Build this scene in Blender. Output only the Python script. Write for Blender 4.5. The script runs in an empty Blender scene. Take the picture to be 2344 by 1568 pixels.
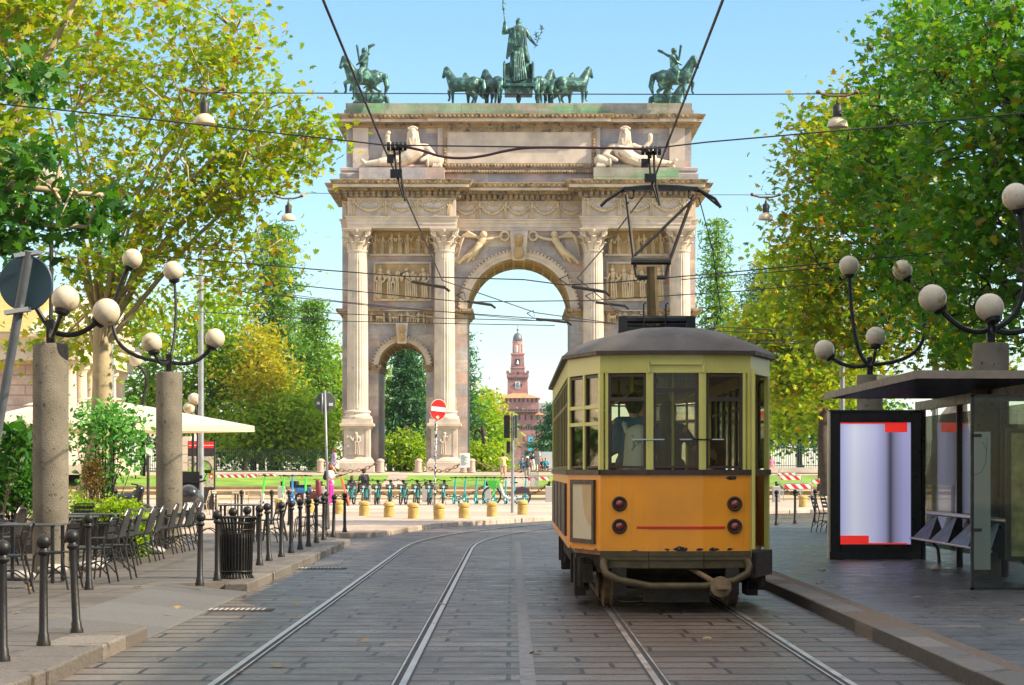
import bpy, math, random
import numpy as np
from mathutils import Vector, Matrix
random.seed(7); np.random.seed(7)
R = math.radians
SC = bpy.context.scene; COL = SC.collection
# ---------------------------------------------------------------- camera
CX, HY, F, H = 1172.0, 1076.0, 5200.0, 1.58
cam = bpy.data.cameras.new('camera'); co = bpy.data.objects.new('camera', cam); COL.objects.link(co)
co.location = (0, 0, H); co.rotation_euler = (R(90), 0, 0)
cam.sensor_width = 36; cam.lens = 36*F/2344; cam.shift_y = (HY-784)/2344
cam.clip_start = .1; cam.clip_end = 20000
SC.camera = co
# ---------------------------------------------------------------- light
SUN_EL, SUN_A = 36, 15          # elevation; degrees in front of the exact right
sv = Vector((math.cos(R(SUN_EL))*math.cos(R(SUN_A)), -math.cos(R(SUN_EL))*math.sin(R(SUN_A)), math.sin(R(SUN_EL))))
w = bpy.data.worlds.new('World'); SC.world = w; w.use_nodes = True
wn = w.node_tree.nodes; wl = w.node_tree.links
sky = wn.new('ShaderNodeTexSky'); sky.sky_type = 'NISHITA'; sky.sun_disc = False
sky.sun_elevation = R(SUN_EL); sky.sun_rotation = R(90+SUN_A)
sky.air_density = 1.0; sky.dust_density = .25; sky.ozone_density = 3.0; sky.altitude = 100
hs = wn.new('ShaderNodeHueSaturation'); hs.inputs['Saturation'].default_value = 1.12; hs.inputs['Hue'].default_value = .490
wl.new(sky.outputs[0], hs.inputs['Color'])
# high sky brightened and whitened out of frame, added as fill for the shade
wtc = wn.new('ShaderNodeTexCoord'); wsp = wn.new('ShaderNodeSeparateXYZ'); wl.new(wtc.outputs['Generated'], wsp.inputs[0])
wmr = wn.new('ShaderNodeMapRange'); wmr.interpolation_type = 'SMOOTHSTEP'; wl.new(wsp.outputs['Z'], wmr.inputs[0])
for i, v in ((1, .26), (2, .75), (3, 0), (4, .62)): wmr.inputs[i].default_value = v
wmx = wn.new('ShaderNodeMix'); wmx.data_type = 'RGBA'; wl.new(wmr.outputs[0], wmx.inputs[0]); wl.new(hs.outputs[0], wmx.inputs[6]); wmx.inputs[7].default_value = (9.6, 9.1, 8.7, 1)
wl.new(wmx.outputs[2], wn['Background'].inputs[0])
wn['Background'].inputs[1].default_value = .092
sl = bpy.data.lights.new('sun', 'SUN'); so = bpy.data.objects.new('sun', sl); COL.objects.link(so)
sl.energy = 4.0; sl.angle = R(.5); sl.color = (1, .86, .64)
so.rotation_euler = sv.to_track_quat('Z', 'Y').to_euler(); so.location = sv*60
SC.view_settings.view_transform = 'Standard'; SC.view_settings.look = 'None'
SC.view_settings.exposure = 1.2; SC.view_settings.gamma = 1
cy = SC.cycles; cy.max_bounces = 8; cy.transparent_max_bounces = 16; cy.diffuse_bounces = 4
cy.use_denoising = True; cy.caustics_reflective = False; cy.caustics_refractive = False
# ---------------------------------------------------------------- helpers
def Wp(x, y, d): return Vector(((x-CX)/F*d, d, H-(y-HY)/F*d))
def Gp(x, y, z=0):
    d = (H-z)*F/(y-HY); return (x-CX)/F*d, d
ORD = 'first second third fourth fifth sixth seventh eighth ninth tenth eleventh twelfth thirteenth fourteenth fifteenth sixteenth seventeenth eighteenth nineteenth twentieth'.split()
def tag(o, label=None, cat=None, group=None, kind=None):
    for k, v in (('label', label), ('category', cat), ('group', group), ('kind', kind)):
        if v: o[k] = v
    return o
def thing(name, label, cat, loc=(0, 0, 0), rz=0, group=None):
    o = bpy.data.objects.new(name, None); COL.objects.link(o); o.empty_display_size = .2
    o.location = loc; o.rotation_euler = (0, 0, rz)
    return tag(o, label, cat, group)
def dup(r, loc, rz=None, label=None, group=None, lean=None):
    def rec(o, par):
        c = o.copy(); COL.objects.link(c)
        if par: c.parent = par
        for ch in o.children: rec(ch, c)
        return c
    n = rec(r, None); n.location = loc
    if rz is not None: n.rotation_euler = (0, 0, rz)
    if lean: n.rotation_euler = (lean[0], lean[1], n.rotation_euler[2])
    return tag(n, label, None, group)
class MB:
    def __init__(s): s.v = []; s.f = []; s.m = []; s.cur = 0
    def add(s, vs, fs):
        o = len(s.v); s.v += [tuple(v) for v in vs]; s.f += [tuple(i+o for i in f) for f in fs]; s.m += [s.cur]*len(fs); return s
    def box(s, x0, x1, y0, y1, z0, z1):
        return s.add([(x0,y0,z0),(x1,y0,z0),(x1,y1,z0),(x0,y1,z0),(x0,y0,z1),(x1,y0,z1),(x1,y1,z1),(x0,y1,z1)],
                     [(0,3,2,1),(4,5,6,7),(0,1,5,4),(1,2,6,5),(2,3,7,6),(3,0,4,7)])
    def cb(s, c, d, rot=None):
        h = [q/2 for q in d]; vs = [Vector((sx*h[0], sy*h[1], sz*h[2])) for sz in (-1,1) for sx, sy in ((-1,-1),(1,-1),(1,1),(-1,1))]
        if rot is not None:
            if not hasattr(rot, 'to_3x3'): rot = Matrix.Rotation(rot, 3, 'Z')
            vs = [rot @ v for v in vs]
        c = Vector(c)
        return s.add([v+c for v in vs], [(0,3,2,1),(4,5,6,7),(0,1,5,4),(1,2,6,5),(2,3,7,6),(3,0,4,7)])
    def tube(s, pts, r, n=6, cap=True, flat=1.0):
        pts = [Vector(p) for p in pts]; k = len(pts); rs = r if isinstance(r, (list, tuple)) else [r]*k
        t0 = (pts[1]-pts[0]).normalized(); up = Vector((0,0,1)) if abs(t0.z) < .9 else Vector((0,1,0))
        a = t0.cross(up).normalized(); vs = []
        for i, p in enumerate(pts):
            t = (pts[min(i+1,k-1)]-pts[max(i-1,0)]).normalized()
            a = (a-t*a.dot(t)); a = a.normalized() if a.length > 1e-6 else t.orthogonal().normalized(); b = t.cross(a)
            for j in range(n):
                q = 2*math.pi*(j+.5)/n; vs.append(p+a*math.cos(q)*rs[i]*flat+b*math.sin(q)*rs[i])
        fs = [(i*n+j, i*n+(j+1)%n, (i+1)*n+(j+1)%n, (i+1)*n+j) for i in range(k-1) for j in range(n)]
        if cap: fs += [tuple(range(n-1,-1,-1)), tuple(range((k-1)*n, k*n))]
        return s.add(vs, fs)
    def rc(s, p0, p1, r0, r1=None, n=10):
        p0, p1 = Vector(p0), Vector(p1); r1 = r0 if r1 is None else r1
        d = p1-p0; L = d.length
        t = d/L if L > 1e-6 else Vector((0,0,1)); pts = []; rs = []
        for q in (-1, -.75, -.35, 0): pts.append(p0+t*r0*q); rs.append(max(r0*math.sqrt(max(0,1-q*q)), .002))
        for q in (0, .35, .75, 1): pts.append(p1+t*r1*q); rs.append(max(r1*math.sqrt(max(0,1-q*q)), .002))
        if L < 1e-6: pts[4] += t*.001
        return s.tube(pts, rs, n)
    def sph(s, c, r, n=12, sc=(1,1,1)):
        m = max(4, n//2); vs = []; c = Vector(c)
        for i in range(m+1):
            th = math.pi*i/m
            for j in range(n):
                ph = 2*math.pi*j/n
                vs.append(c+Vector((math.sin(th)*math.cos(ph)*sc[0], math.sin(th)*math.sin(ph)*sc[1], math.cos(th)*sc[2]))*r)
        return s.add(vs, [(i*n+j, (i+1)*n+j, (i+1)*n+(j+1)%n, i*n+(j+1)%n) for i in range(m) for j in range(n)])
    def lathe(s, c, prof, n=24, sq=0):
        c = Vector(c); k = len(prof); vs = []
        for r, z in prof:
            for j in range(n):
                q = 2*math.pi*(j+(.5 if n == 4 else 0))/n; vs.append(c+Vector((r*math.cos(q), r*math.sin(q), z)))
        fs = [(i*n+j, i*n+(j+1)%n, (i+1)*n+(j+1)%n, (i+1)*n+j) for i in range(k-1) for j in range(n)]
        fs += [tuple(range(n-1,-1,-1)), tuple(range((k-1)*n, k*n))]
        return s.add(vs, fs)
    def loft(s, x0, x1, y0, y1, prof):
        vs = []
        for p, z in prof: vs += [(x0-p,y0-p,z),(x1+p,y0-p,z),(x1+p,y1+p,z),(x0-p,y1+p,z)]
        k = len(prof)
        fs = [(i*4+j, i*4+(j+1)%4, (i+1)*4+(j+1)%4, (i+1)*4+j) for i in range(k-1) for j in range(4)]
        return s.add(vs, fs+[(3,2,1,0), tuple(range((k-1)*4, k*4))])
    def prism(s, poly, a0, a1, ax='y'):
        f = {'y': lambda p, a: (p[0], a, p[1]), 'z': lambda p, a: (p[0], p[1], a), 'x': lambda p, a: (a, p[0], p[1])}[ax]
        n = len(poly); vs = [f(p, a0) for p in poly]+[f(p, a1) for p in poly]
        return s.add(vs, [tuple(range(n-1,-1,-1)), tuple(range(n, 2*n))]+[(i, (i+1)%n, n+(i+1)%n, n+i) for i in range(n)])
    def quad(s, a, b, c, d): return s.add([a,b,c,d], [(0,1,2,3)])
    def torus(s, c, R0, r, axis='z', n=20, m=6, sc=(1,1), M=None):
        vs = []; c = Vector(c)
        for i in range(n):
            q = 2*math.pi*i/n
            for j in range(m):
                p = 2*math.pi*j/m; a = (R0+r*math.cos(p)); v = (a*math.cos(q)*sc[0], a*math.sin(q)*sc[1], r*math.sin(p))
                v = {'z': v, 'y': (v[0], v[2], v[1]), 'x': (v[2], v[0], v[1])}[axis]
                v = Vector(v); vs.append((M @ v if M else v)+c)
        return s.add(vs, [(i*m+j, ((i+1)%n)*m+j, ((i+1)%n)*m+(j+1)%m, i*m+(j+1)%m) for i in range(n) for j in range(m)])
    def xf(s, M, i0=0):
        s.v[i0:] = [tuple(M @ Vector(v)) for v in s.v[i0:]]; return s
    def build(s, name, mat, par=None, smooth=False, w=0, loc=None, bev=0, remesh=0, auto=None, soften=0):
        me = bpy.data.meshes.new(name); me.from_pydata(s.v, [], s.f); me.update()
        for m in (mat if isinstance(mat, (list, tuple)) else [mat]): me.materials.append(m)
        if s.cur or any(s.m): me.polygons.foreach_set('material_index', s.m)
        o = bpy.data.objects.new(name, me); COL.objects.link(o)
        if smooth:
            me.polygons.foreach_set('use_smooth', [True]*len(s.f))
            if auto: me.set_sharp_from_angle(angle=R(auto))
        if loc: o.location = loc
        if par:
            o.parent = par
            if w: o.matrix_parent_inverse = Matrix.Translation(-par.location)
        if remesh:
            md = o.modifiers.new('r', 'REMESH'); md.mode = 'VOXEL'; md.voxel_size = remesh; md.use_smooth_shade = True
            if soften: q = o.modifiers.new('s', 'SMOOTH'); q.iterations = soften; q.factor = .5
        if bev:
            md = o.modifiers.new('b', 'BEVEL'); md.width = bev; md.segments = 2; md.limit_method = 'ANGLE'; md.angle_limit = R(40)
        return o
def arc(c, r, a0, a1, n): return [(c[0]+r*math.cos(R(a0+(a1-a0)*i/n)), c[1]+r*math.sin(R(a0+(a1-a0)*i/n))) for i in range(n+1)]
def bez(p0, p1, p2, n=8):
    p0, p1, p2 = Vector(p0), Vector(p1), Vector(p2)
    return [p0*(1-t)**2+p1*2*t*(1-t)+p2*t*t for t in [i/n for i in range(n+1)]]
def spline(pts, n=8):
    P = [Vector(p) for p in pts]; P = [P[0]*2-P[1]]+P+[P[-1]*2-P[-2]]; out = []
    for i in range(1, len(P)-2):
        for k in range(n):
            t = k/n; a, b, c, d = P[i-1:i+3]
            out.append(.5*((2*b)+(c-a)*t+(2*a-5*b+4*c-d)*t*t+(3*b-a-3*c+d)*t**3))
    return out+[P[-2]]
# ---------------------------------------------------------------- materials
def newmat(name):
    m = bpy.data.materials.new(name); m.use_nodes = True; nt = m.node_tree
    return m, nt, nt.nodes['Principled BSDF'], nt.nodes.new, nt.links.new
def mixc(N, L, a, b, fac, mode='MIX'):
    n = N('ShaderNodeMix'); n.data_type = 'RGBA'; n.blend_type = mode
    for k, v in ((6, a), (7, b), (0, fac)):
        if hasattr(v, 'is_linked'): L(v, n.inputs[k])
        else: n.inputs[k].default_value = (*v, 1) if isinstance(v, (tuple, list)) else v
    return n.outputs[2]
def noise(N, L, vec, scale, detail=4, rough=.55, dist=0):
    n = N('ShaderNodeTexNoise'); n.inputs['Scale'].default_value = scale; n.inputs['Detail'].default_value = detail
    n.inputs['Roughness'].default_value = rough; n.inputs['Distortion'].default_value = dist
    if vec: L(vec, n.inputs['Vector'])
    return n.outputs['Fac']
def ramp(N, L, fac, stops):
    n = N('ShaderNodeValToRGB'); e = n.color_ramp.elements
    while len(e) < len(stops): e.new(.5)
    for q, (p, c) in zip(e, stops): q.position = p; q.color = (*c, 1) if len(c) == 3 else c
    L(fac, n.inputs[0]); return n.outputs[0]
def bumpn(N, L, h, strength, dist=.02, B=None):
    n = N('ShaderNodeBump'); n.inputs['Strength'].default_value = strength; n.inputs['Distance'].default_value = dist
    L(h, n.inputs['Height']); 
    if B: L(n.outputs[0], B.inputs['Normal'])
    return n.outputs[0]
def mat(name, col, rough=.6, metal=0, var=.18, vs=3, bump=0, bs=40, spots=None, spot_s=12, spot_t=.6, co=None, spec=.5, isl=0):
    m, nt, B, N, L = newmat(name)
    tc = N('ShaderNodeTexCoord').outputs['Object']
    f = noise(N, L, tc, vs, 5)
    lo = tuple(c*(1-var) for c in col); hi = tuple(min(1, c*(1+var)) for c in col)
    c = ramp(N, L, f, [(.3, lo), (.7, hi)])
    if spots:
        g = noise(N, L, tc, spot_s, 6, .65)
        c = mixc(N, L, c, spots, ramp(N, L, g, [(spot_t, (0,0,0)), (spot_t+.06, (1,1,1))]))
    if isl: c = mixc(N, L, c, ramp(N, L, N('ShaderNodeNewGeometry').outputs['Random Per Island'], [(0,(1-isl,)*3),(1,(1+isl,)*3)]), 1.0, 'MULTIPLY')
    L(c, B.inputs['Base Color']); B.inputs['Metallic'].default_value = metal
    r = ramp(N, L, noise(N, L, tc, vs*2.3, 3), [(.3, (max(0,rough-.1),)*3), (.7, (min(1,rough+.1),)*3)])
    L(r, B.inputs['Roughness']); B.inputs['Specular IOR Level'].default_value = spec
    if bump: bumpn(N, L, noise(N, L, tc, bs, 5), bump, .02, B)
    if co: B.inputs['Coat Weight'].default_value = co; B.inputs['Coat Roughness'].default_value = .15
    return m
def brickmat(name, cols, mortar, bw, bh, msize, rough=.6, off=.5, plane='xy', bump=.4, vein=None, scale2=.6, rot=0, grime=None, spec=.5, sqf=2, an=1, wob=0):
    m, nt, B, N, L = newmat(name)
    tc = N('ShaderNodeTexCoord').outputs['Object']
    sep = N('ShaderNodeSeparateXYZ'); L(tc, sep.inputs[0]); cb = N('ShaderNodeCombineXYZ')
    L(sep.outputs['X' if plane != 'yz' else 'Y'], cb.inputs[0]); L(sep.outputs['Y' if plane == 'xy' else 'Z'], cb.inputs[1])
    vec = cb.outputs[0]
    if rot:
        mp = N('ShaderNodeMapping'); mp.inputs['Rotation'].default_value = (0,0,rot); L(vec, mp.inputs[0]); vec = mp.outputs[0]
    if wob:
        wv = N('ShaderNodeTexNoise'); wv.inputs['Scale'].default_value = 1.7; wv.inputs['Detail'].default_value = 4; L(tc, wv.inputs['Vector'])
        va = N('ShaderNodeVectorMath'); va.operation = 'MULTIPLY_ADD'; L(wv.outputs['Color'], va.inputs[0]); va.inputs[1].default_value = (wob,)*3; L(vec, va.inputs[2]); vec = va.outputs[0]
    if an != 1:
        mp = N('ShaderNodeMapping'); mp.inputs['Scale'].default_value = (an,1,1); L(vec, mp.inputs[0]); vec = mp.outputs[0]; bw *= an
    b = N('ShaderNodeTexBrick'); L(vec, b.inputs['Vector']); b.offset = off; b.squash_frequency = sqf; b.squash = .72 if sqf == 3 else 1
    b.inputs['Scale'].default_value = 1; b.inputs['Brick Width'].default_value = bw; b.inputs['Row Height'].default_value = bh
    b.inputs['Mortar Size'].default_value = msize; b.inputs['Mortar Smooth'].default_value = .15
    b.inputs['Color1'].default_value = (0,0,0,1); b.inputs['Color2'].default_value = (1,1,1,1); b.inputs['Mortar'].default_value = (.5,.5,.5,1)
    k = len(cols); c = ramp(N, L, b.outputs['Color'], [(i/(k-1)*.9+.05, q) for i, q in enumerate(cols)])
    if vein:
        st = N('ShaderNodeMapping'); st.inputs['Scale'].default_value = (.35, .35, 1.6); st.inputs['Rotation'].default_value = (.2,.35,.1); L(tc, st.inputs[0])
        v = noise(N, L, st.outputs[0], vein[1], 6, .6, 1.2)
        c = mixc(N, L, c, vein[0], ramp(N, L, v, [(.47, (0,0,0)), (.60, (vein[2],)*3)]))
    g = noise(N, L, tc, scale2, 6, .6)
    c = mixc(N, L, c, ramp(N, L, g, [(.3, (.62,.6,.58)), (.7, (1.25,1.25,1.25))]), 1.0, 'MULTIPLY')
    g2 = noise(N, L, tc, 9, 8, .7)
    c = mixc(N, L, c, ramp(N, L, g2, [(.3, (.8,.8,.8)), (.7, (1.15,1.15,1.15))]), 1.0, 'MULTIPLY')
    if grime:
        gm = N('ShaderNodeMapping'); gm.inputs['Scale'].default_value = (1,1,.15); L(tc, gm.inputs[0])
        gg = noise(N, L, gm.outputs[0], grime[1], 6, .7)
        c = mixc(N, L, c, grime[0], ramp(N, L, gg, [(grime[2], (0,0,0)), (grime[2]+.12, (.85,)*3)]))
    c = mixc(N, L, c, mortar, b.outputs['Fac']); L(c, B.inputs['Base Color'])
    L(ramp(N, L, noise(N, L, tc, 2.5, 6, .65), [(.3, (max(.05,rough-.15),)*3), (.7, (min(1,rough+.15),)*3)]), B.inputs['Roughness'])
    B.inputs['Specular IOR Level'].default_value = spec
    h = N('ShaderNodeMath'); h.operation = 'MULTIPLY_ADD'; L(b.outputs['Fac'], h.inputs[0]); h.inputs[1].default_value = -1.0
    s2 = N('ShaderNodeMath'); s2.operation = 'MULTIPLY_ADD'; L(b.outputs['Color'], s2.inputs[0]); s2.inputs[1].default_value = .5; L(g2, s2.inputs[2])
    L(s2.outputs[0], h.inputs[2]); bumpn(N, L, h.outputs[0], bump, .02, B)
    return m
def leafmat(name, stops, trans=.45, tint=(1.3,1.25,.5)):
    m, nt, B, N, L = newmat(name)
    rnd = N('ShaderNodeNewGeometry').outputs['Random Per Island']
    c = ramp(N, L, rnd, stops); L(c, B.inputs['Base Color']); B.inputs['Roughness'].default_value = .5; B.inputs['Specular IOR Level'].default_value = .35
    t = N('ShaderNodeBsdfTranslucent'); L(mixc(N, L, c, tint, 1.0, 'MULTIPLY'), t.inputs[0])
    x = N('ShaderNodeMixShader'); x.inputs[0].default_value = trans
    L(B.outputs[0], x.inputs[1]); L(t.outputs[0], x.inputs[2]); L(x.outputs[0], nt.nodes['Material Output'].inputs[0])
    return m
def glassmat(name, tint=(.8,.85,.82), refl=.12, dust=0):
    m, nt, B, N, L = newmat(name)
    B.inputs['Base Color'].default_value = (1,1,1,1); B.inputs['Roughness'].default_value = .03
    g = N('ShaderNodeBsdfGlossy'); g.inputs['Roughness'].default_value = .03
    t = N('ShaderNodeBsdfTransparent'); t.inputs[0].default_value = (*tint, 1)
    lw = N('ShaderNodeLayerWeight'); lw.inputs[0].default_value = .25
    mm = N('ShaderNodeMath'); mm.operation = 'MULTIPLY_ADD'; L(lw.outputs['Fresnel'], mm.inputs[0]); mm.inputs[1].default_value = .8; mm.inputs[2].default_value = refl
    x = N('ShaderNodeMixShader'); L(mm.outputs[0], x.inputs[0]); L(t.outputs[0], x.inputs[1]); L(g.outputs[0], x.inputs[2])
    out = x.outputs[0]
    if dust:
        d = N('ShaderNodeBsdfDiffuse'); d.inputs[0].default_value = (.35,.33,.26,1); y = N('ShaderNodeMixShader')
        tc = N('ShaderNodeTexCoord').outputs['Object']
        L(ramp(N, L, noise(N, L, tc, 3, 5), [(.3, (0,0,0)), (.75, (dust,)*3)]), y.inputs[0]); L(out, y.inputs[1]); L(d.outputs[0], y.inputs[2]); out = y.outputs[0]
    L(out, nt.nodes['Material Output'].inputs[0]); return m
M = {}
M['black'] = mat('black_iron', (.013,.013,.014), .45, .1, .3, 6, .1, 60, spec=.35)
M['dark'] = mat('dark_metal', (.035,.033,.032), .5, .4, .3, 5)
M['rubber'] = mat('rubber', (.02,.02,.02), .8)
M['steel'] = mat('worn_steel', (.62,.57,.52), .36, 1, .04, 1)
M['railgroove'] = mat('rail_groove', (.03,.026,.022), .8)
M['polesteel'] = mat('dull_pole_steel', (.13,.15,.17), .5, .4, .2, 4)
M['galv'] = mat('galvanised_steel', (.30,.32,.34), .5, .5, .15, 5)
M['white'] = mat('white_paint', (.78,.78,.77), .5, 0, .06)
M['red'] = mat('red_paint', (.62,.02,.015), .45)
M['concrete'] = mat('lamp_pillar_concrete', (.165,.145,.11), .9, 0, .35, 1.8, .9, 60, (.055,.048,.038), 15, .60)
M['granite'] = mat('grey_granite', (.36,.34,.32), .8, 0, .3, 60, .2, 90)
M['kerb'] = mat('kerb_granite', (.135,.118,.10), .6, 0, .45, 45, .6, 70, (.06,.045,.02), 3, .60, isl=.28)
M['ramp'] = mat('ramp_granite', (.105,.10,.096), .6, 0, .45, 50, .6, 70, isl=.2)
M['ystone'] = mat('yellow_stone', (.44,.31,.10), .9, 0, .25, 6, .4, 50, (.25,.16,.05), 9, .62)
M['pinkgranite'] = mat('pink_granite', (.50,.36,.30), .75, 0, .2, 40, .1, 60)
M['globe'] = mat('opal_globe', (.56,.49,.37), .25, 0, .12, 4, 0, 40, (.36,.26,.13), 3, .56)
M['marble'] = brickmat('marble_blocks', [(.44,.33,.27),(.31,.30,.32),(.52,.43,.36),(.46,.31,.26),(.36,.35,.38),(.56,.46,.37)], (.34,.27,.21), 2.1, .85, .012, .7, plane='xz', bump=.15, vein=((.30,.29,.32), .8, .55), grime=((.30,.22,.13), .8, .68))
M['marble2'] = mat('white_marble', (.56,.46,.38), .65, 0, .22, .9, .15, 20, (.42,.36,.32), 1.3, .6)
M['relief'] = mat('ochre_stained_marble', (.46,.32,.16), .8, 0, .3, .9, .2, 20, (.36,.21,.07), 1.2, .55)
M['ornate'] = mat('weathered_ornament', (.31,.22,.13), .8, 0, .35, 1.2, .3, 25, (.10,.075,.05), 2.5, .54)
M['figure'] = mat('carved_marble_figures', (.58,.45,.29), .75, 0, .2, 1.5, .2, 20, (.40,.27,.12), 2, .62)
M['parapet'] = brickmat('parapet_stone', [(.36,.30,.24),(.30,.30,.24),(.42,.36,.30),(.26,.34,.22)], (.2,.17,.13), 2.6, 1.1, .015, .8, plane='xz', bump=.2, vein=((.16,.34,.17), .35, .9), grime=((.12,.09,.07), .9, .60))
M['bronze'] = mat('verdigris_bronze', (.028,.085,.075), .45, .3, .5, 2.2, .3, 12, (.13,.30,.23), 2.2, .54)
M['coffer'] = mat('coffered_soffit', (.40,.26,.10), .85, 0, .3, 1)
M['brick'] = mat('castle_brick', (.30,.15,.14), .9, 0, .25, .35, .1, 3, (.26,.11,.10), .8, .55)
M['bricklt'] = mat('castle_trim', (.46,.24,.20), .9, 0, .2, .3)
M['rooftile'] = mat('terracotta_tiles', (.50,.23,.10), .85, 0, .35, .6)
M['lead'] = mat('lead_dome', (.12,.13,.15), .5, .3)
M['winddark'] = mat('dark_opening', (.02,.018,.018), .8)
# ---------------------------------------------------------------- ground, roads, pavements
M['road'] = brickmat('road_slabs', [(.085,.066,.052),(.14,.108,.086),(.108,.09,.08),(.17,.138,.112),(.118,.09,.074)], (.009,.007,.006), 1.15, .55, .05, .36, bump=1.0, scale2=.45, spec=.4, sqf=3, an=2.6, wob=.05)
M['pave'] = brickmat('pavement_slabs', [(.095,.08,.068),(.12,.10,.085),(.105,.094,.085),(.13,.112,.095)], (.03,.025,.02), 1.5, .95, .024, .55, bump=.35, scale2=.35, rot=R(4), an=1.8, wob=.02)
M['paver'] = brickmat('platform_slabs', [(.075,.073,.076),(.10,.094,.094),(.07,.071,.078),(.115,.105,.10)], (.016,.015,.015), .95, .5, .03, .34, bump=.7, scale2=.4, spec=.6, sqf=3, an=2.2, wob=.03)
M['plaza'] = brickmat('plaza_slabs', [(.44,.35,.28),(.50,.41,.33),(.47,.37,.30)], (.28,.21,.17), 1.3, .8, .012, .8, bump=.15, scale2=.15)
M['tactile'] = mat('tactile_strip', (.125,.09,.058), .75, 0, .3, 20, 1.0, 24)
M['steps'] = mat('terrace_stone', (.46,.36,.20), .85, 0, .3, .8, .3, 10, (.30,.22,.10), .8, .55)
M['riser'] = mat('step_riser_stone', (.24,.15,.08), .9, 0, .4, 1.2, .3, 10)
M['lawn'] = mat('lawn_grass', (.15,.27,.022), .9, 0, .4, .5, .5, 30, (.25,.27,.04), .7, .6)
M['gravel'] = mat('park_gravel', (.45,.38,.28), .9, 0, .2, .2)
M['gutter'] = mat('asphalt_band', (.05,.046,.042), .7, 0, .3, 10, .3, 60)
def strip(name, pts, mat_, z=None, kind='structure'):
    me = MB(); me.add([(p[0], p[1], p[2] if len(p) > 2 else z) for p in pts], [tuple(range(len(pts)))])
    return tag(me.build(name, mat_), kind=kind)
g = MB(); prof = [(-300,-.06),(135,-.06),(139.5,.3),(149.5,1.18),(153,1.42),(15000,1.42)]
for i in range(len(prof)-1):
    (a, za), (b, zb) = prof[i], prof[i+1]; g.quad((-6000,a,za),(6000,a,za),(6000,b,zb),(-6000,b,zb))
tag(g.build('ground', M['gravel']), kind='structure')
strip('road', [(-70,-40),(70,-40),(70,115),(-70,115)], M['road'], 0)
def slab(name, poly, z, m): 
    b = MB(); b.prism(poly, -.03, z, 'z'); return tag(b.build(name, m), kind='structure')
PL, KW = .12, .3
slab('pavement', [(-70,-40),(-3.95,-40),(-3.95,20.9),(-4.5,21.2),(-4.5,29.2),(-3.7,29.6),(-3.7,48.6),(-4.3,49.4),(-5.2,50.6),(-6.5,52.2),(-70,52.2)], PL, M['pave'])
slab('plaza', [(-70,52.2),(-6.5,52.2),(-4.4,52.8),(-3.5,53.6),(-2.9,58),(-2.3,63),(-1.04,65.8),(1.25,71.9),(4,78),(11,84),(70,87),(70,114),(-70,114)], PL-.006, M['plaza'])
slab('platform_pavement', [(3.8,-40),(70,-40),(70,63.5),(7.5,63.5),(5.2,58),(4.4,50),(3.8,44)], PL, M['paver'])
strip('tactile_paving', [(3.35,-40),(3.795,-40),(3.795,44),(3.35,44)], M['tactile'], PL+.002)
slab('platform_edge', [(3.345,-40),(3.805,-40),(3.805,44),(3.345,44)], PL-.004, M['gutter'])
# kerbs of separate stones with worn tops
def kerb(name, path, wdt, z, m, L=1.15):
    b = MB(); rng = random.Random(3)
    for (a, c) in zip(path, path[1:]):
        a, c = Vector(a), Vector(c); d = c-a; n = max(1, round(d.length/L)); t = d.normalized(); s = Vector((-t.y, t.x))
        for i in range(n):
            p, q = a+d*i/n+t*.011, a+d*(i+1)/n-t*.011; j = rng.uniform(-.012,.012); k = rng.uniform(-.006,.006); h0 = (z if not callable(z) else z(p.y))+k; h1 = (z if not callable(z) else z(q.y))+k
            pts = [p+s*j, q+s*j, q+s*wdt, p+s*wdt]
            b.add([(v.x, v.y, -.03) for v in pts]+[(pts[0].x,pts[0].y,h0-.0),(pts[1].x,pts[1].y,h1),(pts[2].x,pts[2].y,max(h1,PL-.004)),(pts[3].x,pts[3].y,max(h0,PL-.004))], [(0,3,2,1),(4,5,6,7),(0,1,5,4),(1,2,6,5),(2,3,7,6),(3,0,4,7)])
    return tag(b.build(name, m, bev=.018), kind='structure')
kz = lambda y: .125 if (y < 21.2 or y > 29.2) else .035
kerb('kerb_pavement', [(-3.4,-5),(-3.4,21.2)], .55, .125, M['kerb'])
kerb('kerb_pavement', [(-3.4,29.2),(-3.4,47.8),(-3.9,48.9),(-4.7,50.0),(-6.0,51.6)], .3, .125, M['kerb'])
b = MB()
for k in range(6): y0, y1 = 21.2+8/6*k+.008, 21.2+8/6*(k+1)-.008; b.add([(-3.4,y0,-.02),(-3.4,y1,-.02),(-4.5,y1,-.02),(-4.5,y0,-.02),(-3.4,y0,.02),(-3.4,y1,.02),(-4.5,y1,PL+.004),(-4.5,y0,PL+.004)], [(0,3,2,1),(4,5,6,7),(0,1,5,4),(1,2,6,5),(2,3,7,6),(3,0,4,7)])
tag(b.build('kerb_ramp', M['ramp'], bev=.012), kind='structure')
kerb('kerb_platform', [(3.35,44),(3.35,-10)], .3, .125, M['kerb']).location = (0,0,0)
kerb('kerb_plaza', [(-5.2,52.0),(-4.1,52.5),(-3.2,53.4),(-2.6,58),(-2.05,62.6),(-.8,65.4),(1.4,71.6),(4.1,77.7),(11,83.7),(40,85)], .3, .125, M['plaza'])
kerb('kerb_corner', [(40,63.8),(7.4,63.8),(4.9,58.2),(4.1,50.2),(3.4,44.2)], .3, .125, M['kerb'])
strip('stone_strip', [(.06,-10),(.18,-10),(.18,50),(.06,50)], mat('pale_strip_stone', (.17,.15,.135), .5, 0, .35, 6), .004)
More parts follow.
